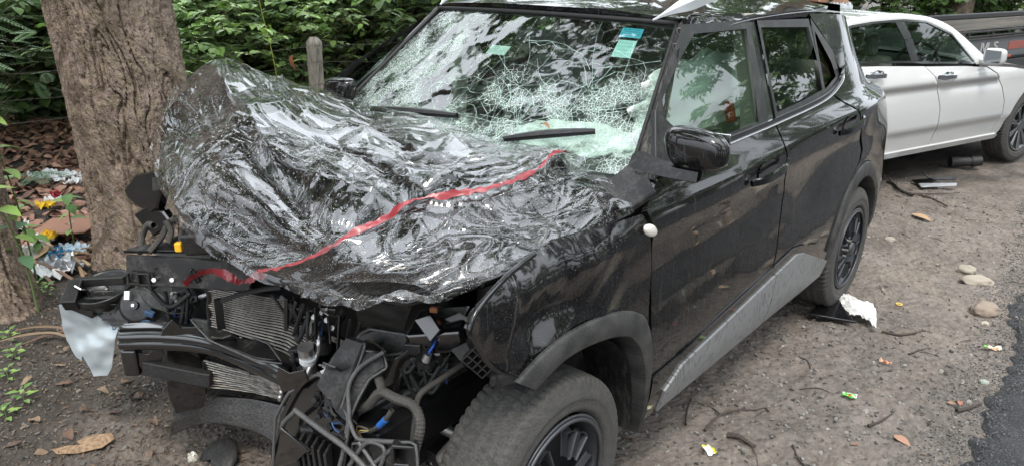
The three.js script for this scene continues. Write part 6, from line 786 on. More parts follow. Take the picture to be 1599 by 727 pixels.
{
  const skin = std([0.30, 0.16, 0.10], 0.6), hair = std([0.012, 0.010, 0.010], 0.6), shirt = std([0.66, 0.67, 0.70], 0.8), blue = std([0.05, 0.06, 0.30], 0.7), trouser = std([0.03, 0.035, 0.05], 0.85), shoe = std([0.02, 0.02, 0.02], 0.6);
  const hand = (s) => { const w = [s * 0.27, 0.80, 0.05], l = [[[w[0], w[1], w[2]], [w[0], w[1] - 0.09, w[2] + 0.01], 0.030, 0.032]]; for (let f = 0; f < 4; f++) { const z = w[2] - 0.03 + f * 0.022, L = [0.065, 0.08, 0.075, 0.055][f]; l.push([[w[0], w[1] - 0.09, z], [w[0] - s * 0.01, w[1] - 0.09 - L * 0.6, z], 0.010, 0.009], [[w[0] - s * 0.01, w[1] - 0.09 - L * 0.6, z], [w[0] - s * 0.025, w[1] - 0.09 - L, z], 0.009, 0.008]); } l.push([[w[0], w[1] - 0.03, w[2] + 0.03], [w[0] - s * 0.02, w[1] - 0.085, w[2] + 0.055], 0.012, 0.010]); return l; };
  const body = sdfMesh([[[0, 0.95, 0], [0, 1.16, 0], 0.13, 0.14, 0.8], [[0, 1.16, 0], [0, 1.36, -0.01], 0.14, 0.13, 0.85], [[-0.17, 1.38, 0], [0.17, 1.38, 0], 0.065, 0.065], ...[-1, 1].flatMap(s => [[[s * 0.19, 1.37, 0], [s * 0.25, 1.10, -0.01], 0.058, 0.046], [[s * 0.25, 1.10, -0.01], [s * 0.27, 0.86, 0.04], 0.044, 0.032], [[s * 0.09, 0.93, 0], [s * 0.10, 0.50, 0.01], 0.10, 0.062], [[s * 0.10, 0.50, 0.01], [s * 0.10, 0.09, -0.02], 0.058, 0.040]])], [-0.86, 0.0, -0.86], 1.72, 60, 0.035);
  const head = sdfMesh([[[0, 1.36, -0.01], [0, 1.50, 0.01], 0.055, 0.052], [[0, 1.64, -0.01], [0, 1.60, 0.0], 0.092, 0.088], [[0, 1.58, 0.03], [0, 1.535, 0.045], 0.062, 0.04], [[0, 1.605, 0.085], [0, 1.578, 0.108], 0.010, 0.015], [[-0.02, 1.548, 0.085], [0.02, 1.548, 0.085], 0.010, 0.010], [[0.092, 1.61, 0], [0.096, 1.57, -0.005], 0.013, 0.010], [[-0.092, 1.61, 0], [-0.096, 1.57, -0.005], 0.013, 0.010]], [-0.20, 1.34, -0.20], 0.40, 44, 0.014);
  const handGeo = { 1: sdfMesh(hand(1), [0.27 - 0.13, 0.60, -0.07], 0.24, 40, 0.008), [-1]: sdfMesh(hand(-1), [-0.27 - 0.13, 0.60, -0.07], 0.24, 40, 0.008) };
  const build = (label, x, z, y, turn, helmet) => { const g = thing('person', label, 'person', [x, y, z]); g.rotation.y = turn;
    const col = new THREE.Group(); const b = part('body', body, skin, g); const w = part('clothes', (() => { const q = body.clone(), p = q.attributes.position, n = q.attributes.normal, idx = q.index.array, keep = []; for (let i = 0; i < p.count; i++) p.setXYZ(i, p.getX(i) + n.getX(i) * 0.012, p.getY(i) + n.getY(i) * 0.012, p.getZ(i) + n.getZ(i) * 0.012); for (let i = 0; i < idx.length; i += 3) { const y = p.getY(idx[i]), xx = Math.abs(p.getX(idx[i])); if (y > 0.93 && y < 1.425 && !(xx > 0.20 && y < 1.12)) keep.push(idx[i], idx[i + 1], idx[i + 2]); } q.setIndex(keep); return q; })(), shirt, b); part('trousers', (() => { const q = body.clone(), p = q.attributes.position, n = q.attributes.normal, idx = q.index.array, keep = []; for (let i = 0; i < p.count; i++) p.setXYZ(i, p.getX(i) + n.getX(i) * 0.014, p.getY(i) + n.getY(i) * 0.014, p.getZ(i) + n.getZ(i) * 0.014); for (let i = 0; i < idx.length; i += 3) { const y = p.getY(idx[i]), xx = Math.abs(p.getX(idx[i])); if (y < 0.95 && y > 0.10 && xx < 0.205) keep.push(idx[i], idx[i + 1], idx[i + 2]); } q.setIndex(keep); return q; })(), trouser, b);
    part('head', head, skin, b); part('collar', new THREE.TorusGeometry(0.068, 0.018, 8, 24).rotateX(Math.PI / 2 + 0.2).translate(0, 1.425, 0.0), blue, b);
    for (const s of [-1, 1]) { part('hand', handGeo[s], skin, b); part('shoe', bx(0.09, 0.08, 0.25, [s * 0.10, 0.045, 0.03], [0, 0, 0], 0.035), shoe, b); const e = new THREE.SphereGeometry(0.011, 10, 8); e.translate(s * 0.033, 1.615, 0.082); part('eye', e, hair, b); }
    const hg = new THREE.SphereGeometry(0.103, 28, 18, 0, 6.2832, 0, 1.75); hg.rotateX(-0.35); hg.translate(0, 1.635, -0.014); if (helmet) { hg.scale(1.28, 1, 1.28); hg.translate(0, 0.01, 0); part('helmet', hg, phys([0.50, 0.015, 0.02], 0.25, { clearcoat: 1 }), b); } else part('hair', hg, hair, b); return g; };
  const q = [-1.621,1.263,-9.694]; build('person in a white shirt with blue collar standing behind the white saloon', q[0], q[2], q[1] - 1.465, -0.9, false);
  const r = [-1.095,1.355,-7.279]; build('person in a red helmet standing behind the rear of the SUV', r[0], r[2], r[1] - 1.60, 0.4, true);
}

// ---------------------------------------------------------------- fence, litter, fallen leaves, twigs, stones, debris
{
  const conc = std(0xffffff, 0.9, 0, { map: tex(256, 512, (u, v) => { const q = clamp(0.5 + 0.5 * tn(u, v, 8, 2) + 0.4 * tn(u, v, 40, 5)); return [lerp(0.13, 0.32, q), lerp(0.12, 0.285, q), lerp(0.10, 0.23, q)]; }, true, [3, 1]) });
  const top = [-3.618,1.07,-2.535]; const fx = top[0], fz = top[2];
  const post = grid(32, 60, (u, v) => { const a = u * 6.2832, y = v * 1.2 - 0.1, se = (s) => Math.sign(s) * Math.pow(Math.abs(s), 0.4); const r = 0.052 * (v > 0.97 ? 1 - (v - 0.97) / 0.03 * 0.55 : 1); return [se(Math.cos(a)) * r + 0.004 * n3(a, y * 8, 3), y + (v > 0.97 ? 0.006 * n3(a * 2, 1, 1) : 0), se(Math.sin(a)) * r + 0.004 * n3(a + 4, y * 9, 3)]; }, (u, v) => [u, v]);
  const lid = new THREE.CircleGeometry(0.03, 12); lid.rotateX(-Math.PI / 2); lid.translate(0, 1.098, 0);
  const zs = [fz, fz - 3.4, fz + 3.6]; const pts = zs.map((z, i) => [fx + (i === 1 ? -0.2 : i === 2 ? -0.35 : 0), z]);
  pts.forEach(([x, z], i) => { const g = thing('fence_post', ['weathered concrete fence post standing between bonnet and windscreen before the shrubs', 'weathered concrete fence post hidden in the shrubs', 'weathered concrete fence post behind the thick trunk'][i], 'fence post', [x, gh(x, z) * 0.5 - 0.03, z]); part('post', post, conc, g); part('post_cap', lid, conc, g); });
  const order = [pts[1], pts[0], pts[2]]; const wm = std([0.10, 0.085, 0.07], 0.7, 0.4);
  [1.0, 0.86, 0.68, 0.48, 0.28].forEach((y, k) => { const p = []; for (let s = 0; s < 2; s++) for (let t = 0; t < 10; t++) { const a = order[s], b = order[s + 1], w = t / 10; p.push([lerp(a[0], b[0], w) + 0.055, y - 0.06 * Math.sin(w * 3.14) * (k % 2 ? 1.3 : 0.7) + 0.01 * n3(w * 3, k, s), lerp(a[1], b[1], w)]); } const barbs = []; for (let q = 4; q < p.length - 1; q += 1) { const c = p[q]; barbs.push(rod([c[0] - 0.012, c[1] - 0.012, c[2]], [c[0] + 0.012, c[1] + 0.012, c[2] + 0.006], 0.0012, 4)); } single('barbed_wire', merge([tube(p, 0.0015, 80, 5), ...barbs]), wm, 'strand of rusty barbed wire between the concrete posts', 'wire', 'strands of the wire fence'); });
  const lf = leafGeo(0.13, 0.05, 1.0, 0.4); lf.rotateX(1.3); const q = [-3.536,0.95,-2.264]; lf.translate(...q); single('dead_leaf', lf, std([0.30, 0.10, 0.04], 0.8), 'orange dead leaf hanging on the fence wire', 'leaf');
  // yellow-green creeper hanging beside the post
  const vn = thing('creeper', 'thin yellow green creeper hanging beside the concrete post', 'plant', [-3.759,0.75,-2.243]); part('stem', tube([[0, 0, 0], [-0.02, 0.3, 0.03], [-0.06, 0.6, 0.06], [-0.08, 0.95, 0.05]], 0.0025, 30, 6), std([0.30, 0.36, 0.05], 0.6), vn);
  for (let k = 0; k < 9; k++) { const t = k / 9, g = leafGeo(0.05, 0.03, 0.4, 0.2); g.rotateX(0.6); g.rotateY(k * 2.4); g.translate(-0.08 * t, 0.95 * t, 0.05 * t); part('leaf', g, phys([0.22, 0.34, 0.05], 0.95, { transmission: 0.3, thickness: 0 }), vn); }
}
// ---- plants with leaves one can pick out, left of the trunk
{
  const lm = [lin(0.16, 0.30, 0.05), lin(0.10, 0.22, 0.04), lin(0.22, 0.36, 0.06), lin(0.07, 0.17, 0.07)].map(c => phys([c.r, c.g, c.b], 0.95, { transmission: 0.3, thickness: 0, clearcoat: 0.3, clearcoatRoughness: 0.4 }));
  const big = leafGeo(0.11, 0.06, 0.35, 0.14), small = leafGeo(0.035, 0.016, 0.3, 0.2, 1, 3);
  const sapling = (x, y0, z, h, n, mat, label, s = 1, dir = [0.5, 0.3]) => { const g = thing('sapling', label, 'plant', [x, gh(x, z), z]); const p = []; for (let k = 0; k <= 4; k++) { const t = k / 4; p.push([dir[0] * h * t * t, h * t * (1 - 0.18 * t), dir[1] * h * t * t]); } part('stem', tube(p, 0.005, 20, 6, t => 1.1 - 0.7 * t), greenStem, g); const c = new THREE.CatmullRomCurve3(p.map(VA)); for (let k = 0; k < n; k++) { const t = lerp(0.30, 1, k / (n - 1)), a = k * 2.4 + rnd(), lpz = c.getPointAt(t), m = part('leaf', big, lm[(mat + (k % 3 === 0 ? 1 : 0)) % 4], g); m.applyMatrix4(place(lpz, V(Math.cos(a), rr(-0.35, 0.15), Math.sin(a)), V(rr(-0.2, 0.2), 1, rr(-0.2, 0.2)), s * rr(0.75, 1.15))); } };
  const a = [-2.743,0.25,0.031], b = [-2.026,0.9,0.297], c = [-2.752,0.3,-0.099], d = [-2.455,1.2,0.079], e = [-3.779,0.4,-0.612];
  sapling(a[0] - 0.15, 0, a[2] - 0.05, 0.42, 10, 0, 'young plant with pale green leaves over the leaf litter beside the thick trunk', 0.95, [0.6, 0.5]);
  sapling(c[0] - 0.2, 0, c[2] - 0.1, 0.5, 9, 1, 'young plant with mid green leaves close against the thick trunk', 0.9, [0.4, 0.1]);
  sapling(b[0] - 0.1, 0, b[2], 1.15, 14, 2, 'tall yellow green sapling at the edge of the wood by the smaller trunk', 1.0, [0.25, 0.25]);
  sapling(d[0], 0, d[2] + 0.1, 1.5, 16, 2, 'lime leaved sapling reaching over the feathery shrubs', 1.1, [0.2, 0.15]);
  // fern-like fronds
  const f = thing('fern_fronds', 'blue green feathery fronds lying over the brown leaf litter', 'plant', [-4.43,0.14,-0.562]); for (const [ry, rx, s] of [[1.3, 0.1, 1.2], [0.7, 0.2, 1.0], [2.2, 0.1, 0.9], [-0.6, 0.2, 0.9]]) { const m = part('frond', frondGeo, lm[3], f); m.rotation.set(rx - 0.1, ry, 0); m.scale.setScalar(s); } part('stem', rod([0, 0, 0], [-0.05, -0.2, -0.05], 0.004, 6), greenStem, f);
  // little weeds in the dark soil at the left edge
  for (const [p, lab] of [[[-1.922,0,0.493], 'weeds beside the flared root'], [[-1.545,0,0.622], 'weeds in dark soil'], [[-1.288,0,0.647], 'weeds in dark soil'], [[-1.244,0,0.729], 'weeds in dark soil'], [[-2.453,0,0.179], 'weeds beside the flared root'], [[-2.309,0,0.184], 'weeds beside the flared root'], [[-2.35,0,0.306], 'weeds beside the flared root'], [[-1.701,0,0.541], 'weeds in dark soil']]) { const g = thing('weed', lab === 'weeds in dark soil' ? 'tiny bright green weed growing in the dark soil' : 'tiny green weed growing near the flared root of the smaller trunk', 'weed', [p[0], gh(p[0], p[2]), p[2]], lab); for (let k = 0; k < 9; k++) { const m = part('leaf', small, lm[k % 3], g), an = k * 2.4, h = 0.01 + 0.006 * k; m.applyMatrix4(place(V(0.01 * Math.cos(an), h, 0.01 * Math.sin(an)), V(Math.cos(an), 0.25, Math.sin(an)), V(0, 1, 0), rr(0.8, 1.4))); } part('stem', rod([0, -0.01, 0], [0, 0.06, 0], 0.0018, 5), greenStem, g); }
}
// ---- leaf litter and rubbish heap
{
  const brown = [[0.11, 0.065, 0.044], [0.16, 0.105, 0.066], [0.08, 0.05, 0.038], [0.20, 0.14, 0.088], [0.12, 0.075, 0.05]].map(c => std(c, 0.75));
  const dl = [0, 1, 2, 3].map(k => { const g = grid(6, 8, (u, v) => { const w = 0.5 * Math.pow(Math.sin(Math.PI * Math.pow(v, 0.8)), 0.8) + 0.004, s = (u - 0.5) * 2; return [s * w * 0.062, 0.012 * Math.abs(s) * (k % 2 ? 1 : -0.7) * Math.sin(v * 3) + 0.016 * Math.sin(v * (3 + k)) + 0.006 * n3(u * 3, v * 4, k), (v - 0.5) * 0.13]; }); return g; });
  const mats = [], cols = []; const Dd = new THREE.Object3D(); const c0 = [0.20, 0.085, 0.055];
  for (let k = 0; k < 15000; k++) { const x = rr(-9.5, -2.55), z = rr(-7.5, 2.0); const far = sstep(-2.4, -3.2, x + 0.25 * n3(z * 2, 1, 1)); if (rnd() > far * 0.95 + 0.04) continue; Dd.position.set(x, gh(x, z) + rr(0.004, 0.045), z); Dd.rotation.set(rr(-0.5, 0.5), rr(0, 6.28), rr(-0.5, 0.5)); Dd.scale.setScalar(rr(0.6, 1.25)); Dd.updateMatrix(); mats.push(Dd.matrix.clone()); const t = rr(0.5, 1.4), w = rr(0, 1); cols.push(lin(lerp(0.21, 0.34, w) * t, lerp(0.105, 0.20, w) * t, lerp(0.074, 0.135, w) * t)); }
  tag(inst('leaf_litter', dl[2], std(0xffffff, 0.75), mats, cols), 'thick layer of brown dead leaves on the ground beyond the thick trunk', 'leaf litter');
  // crumbs of dead leaf and bark over the soil
  const cm = [], cc = []; for (let k = 0; k < 24000; k++) { const left = k % 2, x = left ? rr(-2.3, 0.2) : rr(-3.2, 1.6), z = left ? rr(-0.4, 1.0) : rr(-5, 0.95); if (rnd() > (x < -0.2 ? 0.9 : 0.28)) continue; Dd.position.set(x, gh(x, z) + 0.003, z); Dd.rotation.set(rr(-0.3, 0.3), rr(0, 6.28), rr(-0.3, 0.3)); const s = 0.04 + 0.2 * rnd() * rnd(); Dd.scale.set(s * rr(0.5, 1.2), s, s * rr(0.6, 1.6)); Dd.updateMatrix(); cm.push(Dd.matrix.clone()); const t = rr(0.35, 1.5), g = rnd(); cc.push(lin(lerp(0.11, 0.13, g) * t, lerp(0.095, 0.085, g) * t, lerp(0.08, 0.055, g) * t)); }
  tag(inst('leaf_crumbs', dl[1], std(0xffffff, 0.85), cm, cc), 'crumbs of dead leaves and bark strewn over the soil', 'debris');
  const leafAt = (p, s, turn, k, label, group, tilt = 0) => { const g = single('dead_leaf', dl[k % 4], brown[k % 5], label, 'leaf', group); g.position.set(p[0], gh(p[0], p[2]) + 0.012, p[2]); g.rotation.set(tilt, turn, 0.1 * (k % 3)); g.scale.setScalar(s); };
  { // the big torn pale leaf
    const sh = new THREE.Shape([[-0.10, -0.03], [-0.06, -0.055], [0.02, -0.045], [0.09, -0.01], [0.105, 0.04], [0.07, 0.075], [0.02, 0.065], [-0.02, 0.045], [-0.035, 0.02], [-0.005, 0.0], [-0.05, -0.005]].map(p => new THREE.Vector2(...p))); const g = new THREE.ExtrudeGeometry(sh, { depth: 0.002, bevelEnabled: false }); g.rotateX(-Math.PI / 2); g.rotateY(0.55); const p = [-0.844,0,0.614]; const m = single('dead_leaf', g, std(0xffffff, 0.8, 0, { map: tex(256, 256, (u, v) => { const q = clamp(0.5 + 0.6 * tn(u, v, 8, 2) + 0.4 * tn(u, v, 40, 4)); return [lerp(0.16, 0.33, q), lerp(0.095, 0.22, q), lerp(0.055, 0.13, q)]; }, true, [6, 6]) }), 'large torn tan leaf lying on the dark soil', 'leaf'); m.position.set(p[0], gh(p[0], p[2]) + 0.012, p[2]); m.rotation.set(0.08, 0, 0.05); }
  leafAt([-1.423,0,0.591], 0.5, 0.3, 3, 'small oval tan leaf on the dark soil near the weeds');
  [[100,602,1,.7],[105,545,2,.6],[205,468,3,.5],[85,600,4,.6],[52,655,0,.6],[215,615,1,.55],[108,700,2,.6],[100,722,4,.5],[205,700,0,.5],[175,550,1,.5],[232,520,3,.45],[60,540,0,.9],[30,545,2,.9],[88,528,4,.8],[15,555,1,.8],[178,640,2,.5]].forEach(() => 0);
  const soil = [[-1.304,0,0.493], [-1.607,0,0.363], [-0.966,0,0.446], [-1.13,0,0.67], [-1.014,0,0.325], [-0.935,0,0.618], [-1.137,0,0.313], [-1.409,0,0.253], [-1.476,0,0.448], [-0.786,0,0.371], [-1.047,0,0.51], [-0.914,0,0.726], [-1.029,0,0.774], [-1.135,0,0.412], [-0.621,0,0.471]];
  soil.forEach((p, k) => leafAt(p, rr(0.35, 0.6), rr(0, 6), k, 'crumpled brown leaf on dark soil before the torn bumper corner', 'leaves on the dark soil', rr(-0.3, 0.3)));
  const bark = [[-1.844,0,0.356], [-1.788,0,0.417], [-1.745,0,0.337], [-1.764,0,0.478], [-1.941,0,0.334]]; bark.slice(0, 3).forEach((p, k) => { const g = single('palm_strip', sweep([[-0.16, 0.01, 0.02], [-0.05, 0.03, 0], [0.06, 0.025, -0.02], [0.15, 0.008, 0.01]], [[-0.009, -0.001], [0, -0.003], [0.009, -0.001], [0.008, 0.0015], [0, 0.0], [-0.008, 0.0015]], [0, 1, 0], 16, v => 0.5 + 0.6 * Math.sin(v * 3.1)), brown[(k * 2 + 1) % 5], 'long dry brown leaf sheath lying beside the flared root', 'leaf', 'dry leaf sheaths'); g.position.set(p[0], gh(p[0], p[2]) + 0.01, p[2]); g.rotation.y = 0.5 + 0.3 * k; });
  // heap of dry strips and household rubbish in front of the litter
  const heap = []; for (let k = 0; k < 26; k++) { const t = k / 26, p = [lerp(-2.95, -2.45, rnd()), 0, lerp(-0.35, 0.35, rnd())]; const g = single('dry_strip', sweep([[-0.14, 0, 0.01], [0, 0.015, 0], [0.14, 0.004, -0.01]], [[-0.010, -0.002], [0.010, -0.002], [0.008, 0.003], [-0.008, 0.003]], [0, 1, 0], 8), [std([0.30, 0.22, 0.13], 0.8), std([0.22, 0.15, 0.09], 0.8), std([0.16, 0.10, 0.07], 0.8)][k % 3], 'dry tan plant strip on the rubbish heap at the trunk foot', 'strip', 'dry strips on the heap'); g.position.set(p[0], gh(p[0], p[2]) + 0.01 + 0.05 * rnd(), p[2]); g.rotation.set(0, 0.3 + rr(-0.7, 0.7), rr(-0.25, 0.25)); }
  const crumpled = (w, d, seed, h = 0.05) => crease(grid(14, 12, (u, v) => { const a = (u - 0.5) * w, b = (v - 0.5) * d; return [a + 0.02 * n3(u * 3, v * 3, seed), h * Math.abs(n3(u * 2.6, v * 2.6, seed + 3)) + 0.5 * h * ridge(u * 5, v * 4, seed + 8) - 0.3 * h, b + 0.02 * n3(u * 3, v * 3, seed + 5)]; }), 25);
  const bagM = phys([0.78, 0.80, 0.80], 0.35, { transmission: 0.35, thickness: 0 }), foil = std([0.40, 0.41, 0.43], 0.35, 0.7);
  const rub = (p, w, d, mat, label, y = 0.03, turn = 0.4, h = 0.05) => { const g = single('litter', crumpled(w, d, p[0] * 7 + p[2] * 3, h), mat, label, 'litter'); g.position.set(p[0], gh(p[0], p[2]) + y, p[2]); g.rotation.y = turn; };
  rub([-4.407,0.05,-0.655], 0.34, 0.22, bagM, 'clear white plastic bag on the brown leaf litter', 0.05, 0.3); rub([-4.137,0.05,-0.687], 0.10, 0.08, M.white, 'scrap of white plastic against the thick trunk', 0.05); rub([-3.713,0.05,-0.329], 0.09, 0.05, std([0.75, 0.50, 0.02], 0.5), 'yellow sweet wrapper on the leaf litter', 0.05, 1); rub([-3.749,0.05,-0.395], 0.10, 0.07, M.white, 'white and red food packet on the leaf litter', 0.06, 0.2); rub([-3.763,0.06,-0.418], 0.06, 0.05, M.red, 'small red wrapper beside the yellow wrapper', 0.08, 0.2);
  rub([-2.607,0.05,-0.01], 0.22, 0.16, foil, 'silver foil lined packet on the rubbish heap', 0.03, 0.2, 0.07); rub([-2.594,0.04,0.073], 0.24, 0.12, M.white, 'white plastic sheet at the edge of the rubbish heap', 0.03, 0.5); rub([-2.804,0.05,-0.135], 0.14, 0.12, std([0.55, 0.66, 0.74], 0.5), 'pale blue carton on the rubbish heap', 0.05, 0.7); rub([-2.794,0.04,-0.052], 0.16, 0.09, std([0.03, 0.22, 0.42], 0.5), 'blue plastic scrap on the rubbish heap', 0.05, 0.1); rub([-2.842,0.04,0.033], 0.14, 0.10, std([0.05, 0.22, 0.12], 0.5), 'green plastic scrap on the rubbish heap', 0.04, 0.9); rub([-2.909,0.04,0.093], 0.26, 0.26, phys([0.55, 0.55, 0.52], 0.4, { transmission: 0.4, thickness: 0 }), 'grey clear plastic bag beside the smaller trunk', 0.04, 0.2, 0.08); rub([-3.113,0.05,-0.095], 0.12, 0.05, M.white, 'thin white paper scrap among the leaves', 0.05, 0.2); rub([-3.054,0.06,-0.111], 0.06, 0.035, std([0.8, 0.5, 0.02], 0.5), 'tiny yellow scrap among the leaves', 0.08, 0.6); rub([-3.407,0.05,-0.053], 0.10, 0.06, M.white, 'white scrap near the smaller trunk', 0.05, 1.2);
  { const g = single('cardboard', slab([[-0.22, 0, -0.14], [0.2, 0.0, -0.16], [0.24, 0.01, 0.12], [-0.18, 0.02, 0.15]], 0.006, 0.001), std([0.26, 0.13, 0.085], 0.85), 'flat piece of brown cardboard among the dead leaves', 'cardboard'); const p = [-3.19,0.05,-0.249]; g.position.set(p[0], gh(p[0], p[2]) + 0.07, p[2]); g.rotation.set(0.15, 0.5, 0.05); const h = single('cardboard', cyl([0, 0, 0], [0, 0.004, 0], 0.10, 0.10, 20), std([0.36, 0.24, 0.13], 0.85), 'round tan cardboard disc on the rubbish heap', 'cardboard'); const q = [-2.867,0.05,0.062]; h.position.set(q[0], gh(q[0], q[2]) + 0.07, q[2]); h.rotation.set(0.3, 0, 0.1); }
}
// ---- the trodden shoulder on the other side: twigs, packets, stones
{
  const tm = [std([0.055, 0.042, 0.034], 0.9), std([0.09, 0.07, 0.055], 0.9)];
  const twig = (p, r, label, k = 0, extra = [], group) => { const Q = p.map(a => [a[0], gh(a[0], a[2]) + r * 1.2 + (a[1] || 0), a[2]]); const l = [tube(Q, r, p.length * 7, 7, t => 1.15 - 0.6 * t + 0.10 * Math.sin(t * 40))]; for (const e of extra) l.push(tube(e.map(a => [a[0], gh(a[0], a[2]) + r + (a[1] || 0), a[2]]), r * 0.6, 14, 6, t => 1.1 - 0.6 * t)); return single('twig', merge(l), tm[k], label, 'twig', group); };
  twig([[0.835,0,-1.001], [0.839,0,-1.122], [0.871,0,-1.2], [0.926,0,-1.26], [0.954,0,-1.303], [0.975,0,-1.284]], 0.0055, 'forked dark twig on the earth in front of the sill', 0, [[[0.842,0,-1.126], [0.804,0,-1.154], [0.747,0,-1.168], [0.712,0,-1.15]]]);
  twig([[0.768,0,-0.972], [0.725,0,-1.066], [0.693,0,-1.166]], 0.004, 'short dark twig beside the front wheel arch'); twig([[0.959,0,-1.052], [1.007,0,-1.023], [1.05,0,-0.98], [1.088,0,-0.913]], 0.003, 'thin pale bent twig near the yellow white packet', 1); twig([[0.921,0,-1.02], [0.964,0,-1.023], [1.03,0,-1.016]], 0.011, 'dark frayed twig lying next to the pale twig', 0); twig([[1.136,0,-1.118], [1.172,0,-1.061], [1.214,0,-1.022], [1.263,0,-0.992]], 0.005, 'dark curved twig on the open earth'); twig([[1.316,0,-1.42], [1.342,0,-1.483], [1.363,0,-1.573]], 0.005, 'straight dark twig near the tan fallen leaf'); twig([[1.123,0,-2.314], [1.197,0,-2.333], [1.283,0,-2.482]], 0.006, 'curved dark twig beyond the torn white sheet'); twig([[1.287,0,-2.139], [1.319,0,-2.233], [1.346,0,-2.298]], 0.004, 'thin forked twig on the grey earth', 0, [[[1.302,0,-2.193], [1.339,0,-2.209], [1.399,0,-2.214]]]); twig([[1.557,0,-1.761], [1.593,0,-1.817], [1.621,0,-1.892]], 0.008, 'thick dark twig at the asphalt edge'); twig([[0.386,0,-5.253], [0.499,0,-5.099], [0.596,0,-4.992], [0.741,0,-4.961], [0.899,0,-4.838]], 0.010, 'dark broken branch lying behind the rear wheel', 0, [[[0.596,0,-4.992], [0.734,0,-5.095], [0.89,0,-5.334]]]); twig([[0.901,0,-1.808], [0.949,0,-1.787], [0.993,0,-1.71]], 0.003, 'small twig under the rear door'); twig([[1.005,0,-1.54], [1.072,0,-1.579], [1.133,0,-1.571]], 0.0025, 'very thin twig on the bare earth'); twig([[-1.014,0,0.389], [-1.048,0,0.336], [-1.066,0,0.245]], 0.004, 'thin pale twig on the dark soil', 1); twig([[-0.986,0,0.364], [-0.986,0,0.32], [-0.972,0,0.296]], 0.006, 'short dark stick on the dark soil');
  const R = mulberry(17); for (let k = 0; k < 60; k++) { const x = lerp(-0.2, 1.62, R()), z = lerp(-5.4, -0.75, R()); if (x < 0.95 && z > -3.1) continue; const a = R() * 6.28, L = 0.03 + 0.10 * R(); twig([[x, 0, z], [x + Math.cos(a) * L * 0.5, 0.002, z + Math.sin(a) * L * 0.5 + 0.01], [x + Math.cos(a) * L, 0, z + Math.sin(a) * L]], 0.0015 + 0.0018 * R(), 'short fine twig scattered on the grey earth', k % 2, [], 'fine twigs on the shoulder'); }
  for (let k = 0; k < 22; k++) { const x = lerp(-2.1, -0.2, R()), z = lerp(0.25, 0.95, R()), a = R() * 6.28, L = 0.03 + 0.08 * R(); twig([[x, 0, z], [x + Math.cos(a) * L * 0.5, 0.003, z + Math.sin(a) * L * 0.5 + 0.008], [x + Math.cos(a) * L, 0, z + Math.sin(a) * L]], 0.0015 + 0.002 * R(), 'short fine twig scattered on the dark soil', k % 2, [], 'fine twigs on the dark soil'); }
  // packets and wrappers with their print
  const packet = (p, w, d, turn, draw, label) => { const c = document.createElement('canvas'); c.width = 96; c.height = 72; draw(c.getContext('2d')); const t = new THREE.CanvasTexture(c); t.colorSpace = THREE.SRGBColorSpace; const g = crease(grid(8, 6, (u, v) => [(u - 0.5) * w, 0.008 + 0.010 * n3(u * 2, v * 2, p[0] * 9) + 0.004 * ridge(u * 5, v * 4, 3), (v - 0.5) * d]), 30); const m = single('wrapper', g, std(0xffffff, 0.35, 0, { map: t }), label, 'wrapper'); m.position.set(p[0], gh(p[0], p[2]) + 0.004, p[2]); m.rotation.y = turn; };
  const F = (x, c, ...r) => { x.fillStyle = c; x.fillRect(...r); };
  packet([0.914,0,-0.873], 0.055, 0.035, -0.5, x => { F(x, '#e8e6e2', 0, 0, 96, 72); F(x, '#d8d018', 0, 0, 14, 72); F(x, '#d8d018', 0, 60, 96, 12); F(x, '#8a8790', 40, 20, 6, 30); }, 'white and yellow wrapper on the earth beside the front wheel'); packet([1.195,0,-1.579], 0.055, 0.030, 0.15, x => { F(x, '#e8efe8', 0, 0, 96, 72); F(x, '#58b030', 0, 0, 96, 20); F(x, '#e06028', 40, 24, 26, 26); F(x, '#58b030', 10, 50, 80, 14); }, 'green and white printed sachet on the open earth'); packet([1.569,0,-2.478], 0.075, 0.022, 0.5, x => { F(x, '#e8e0c0', 0, 0, 96, 72); F(x, '#d86830', 20, 10, 60, 40); F(x, '#70b040', 0, 0, 18, 72); }, 'orange and cream wrapper strip at the asphalt edge'); packet([1.23,0,-1.971], 0.05, 0.022, 0.0, x => { F(x, '#c89878', 0, 0, 96, 72); F(x, '#c05040', 30, 20, 30, 20); }, 'tan and red wrapper scrap on the grey earth'); packet([-0.475,0,0.384], 0.03, 0.02, 0.3, x => { F(x, '#d8d6d0', 0, 0, 96, 72); }, 'white paper scrap on the soil under the front end'); packet([-1.57,0,0.315], 0.06, 0.03, 0.6, x => { F(x, '#e0dcd8', 0, 0, 96, 72); F(x, '#b03040', 0, 20, 40, 30); }, 'white and red wrapper beside the dry leaf sheaths'); packet([-1.171,0.01,0.13], 0.05, 0.035, 0.4, x => { F(x, '#c8b8a0', 0, 0, 96, 72); }, 'pale brown card scrap under the horn'); packet([-3.223,0,-0.246], 0.02, 0.02, 0.4, x => { F(x, '#c8b8a0', 0, 0, 96, 72); }, 'tiny card scrap by the trunk foot');
  { const yc = single('bottle_ring', new THREE.TorusGeometry(0.013, 0.0035, 8, 20).rotateX(Math.PI / 2), std([0.70, 0.48, 0.10], 0.5), 'small yellow plastic ring on the grey earth', 'ring'); const p = [1.095,0,-2.749]; yc.position.set(p[0], gh(p[0], p[2]) + 0.006, p[2]); }
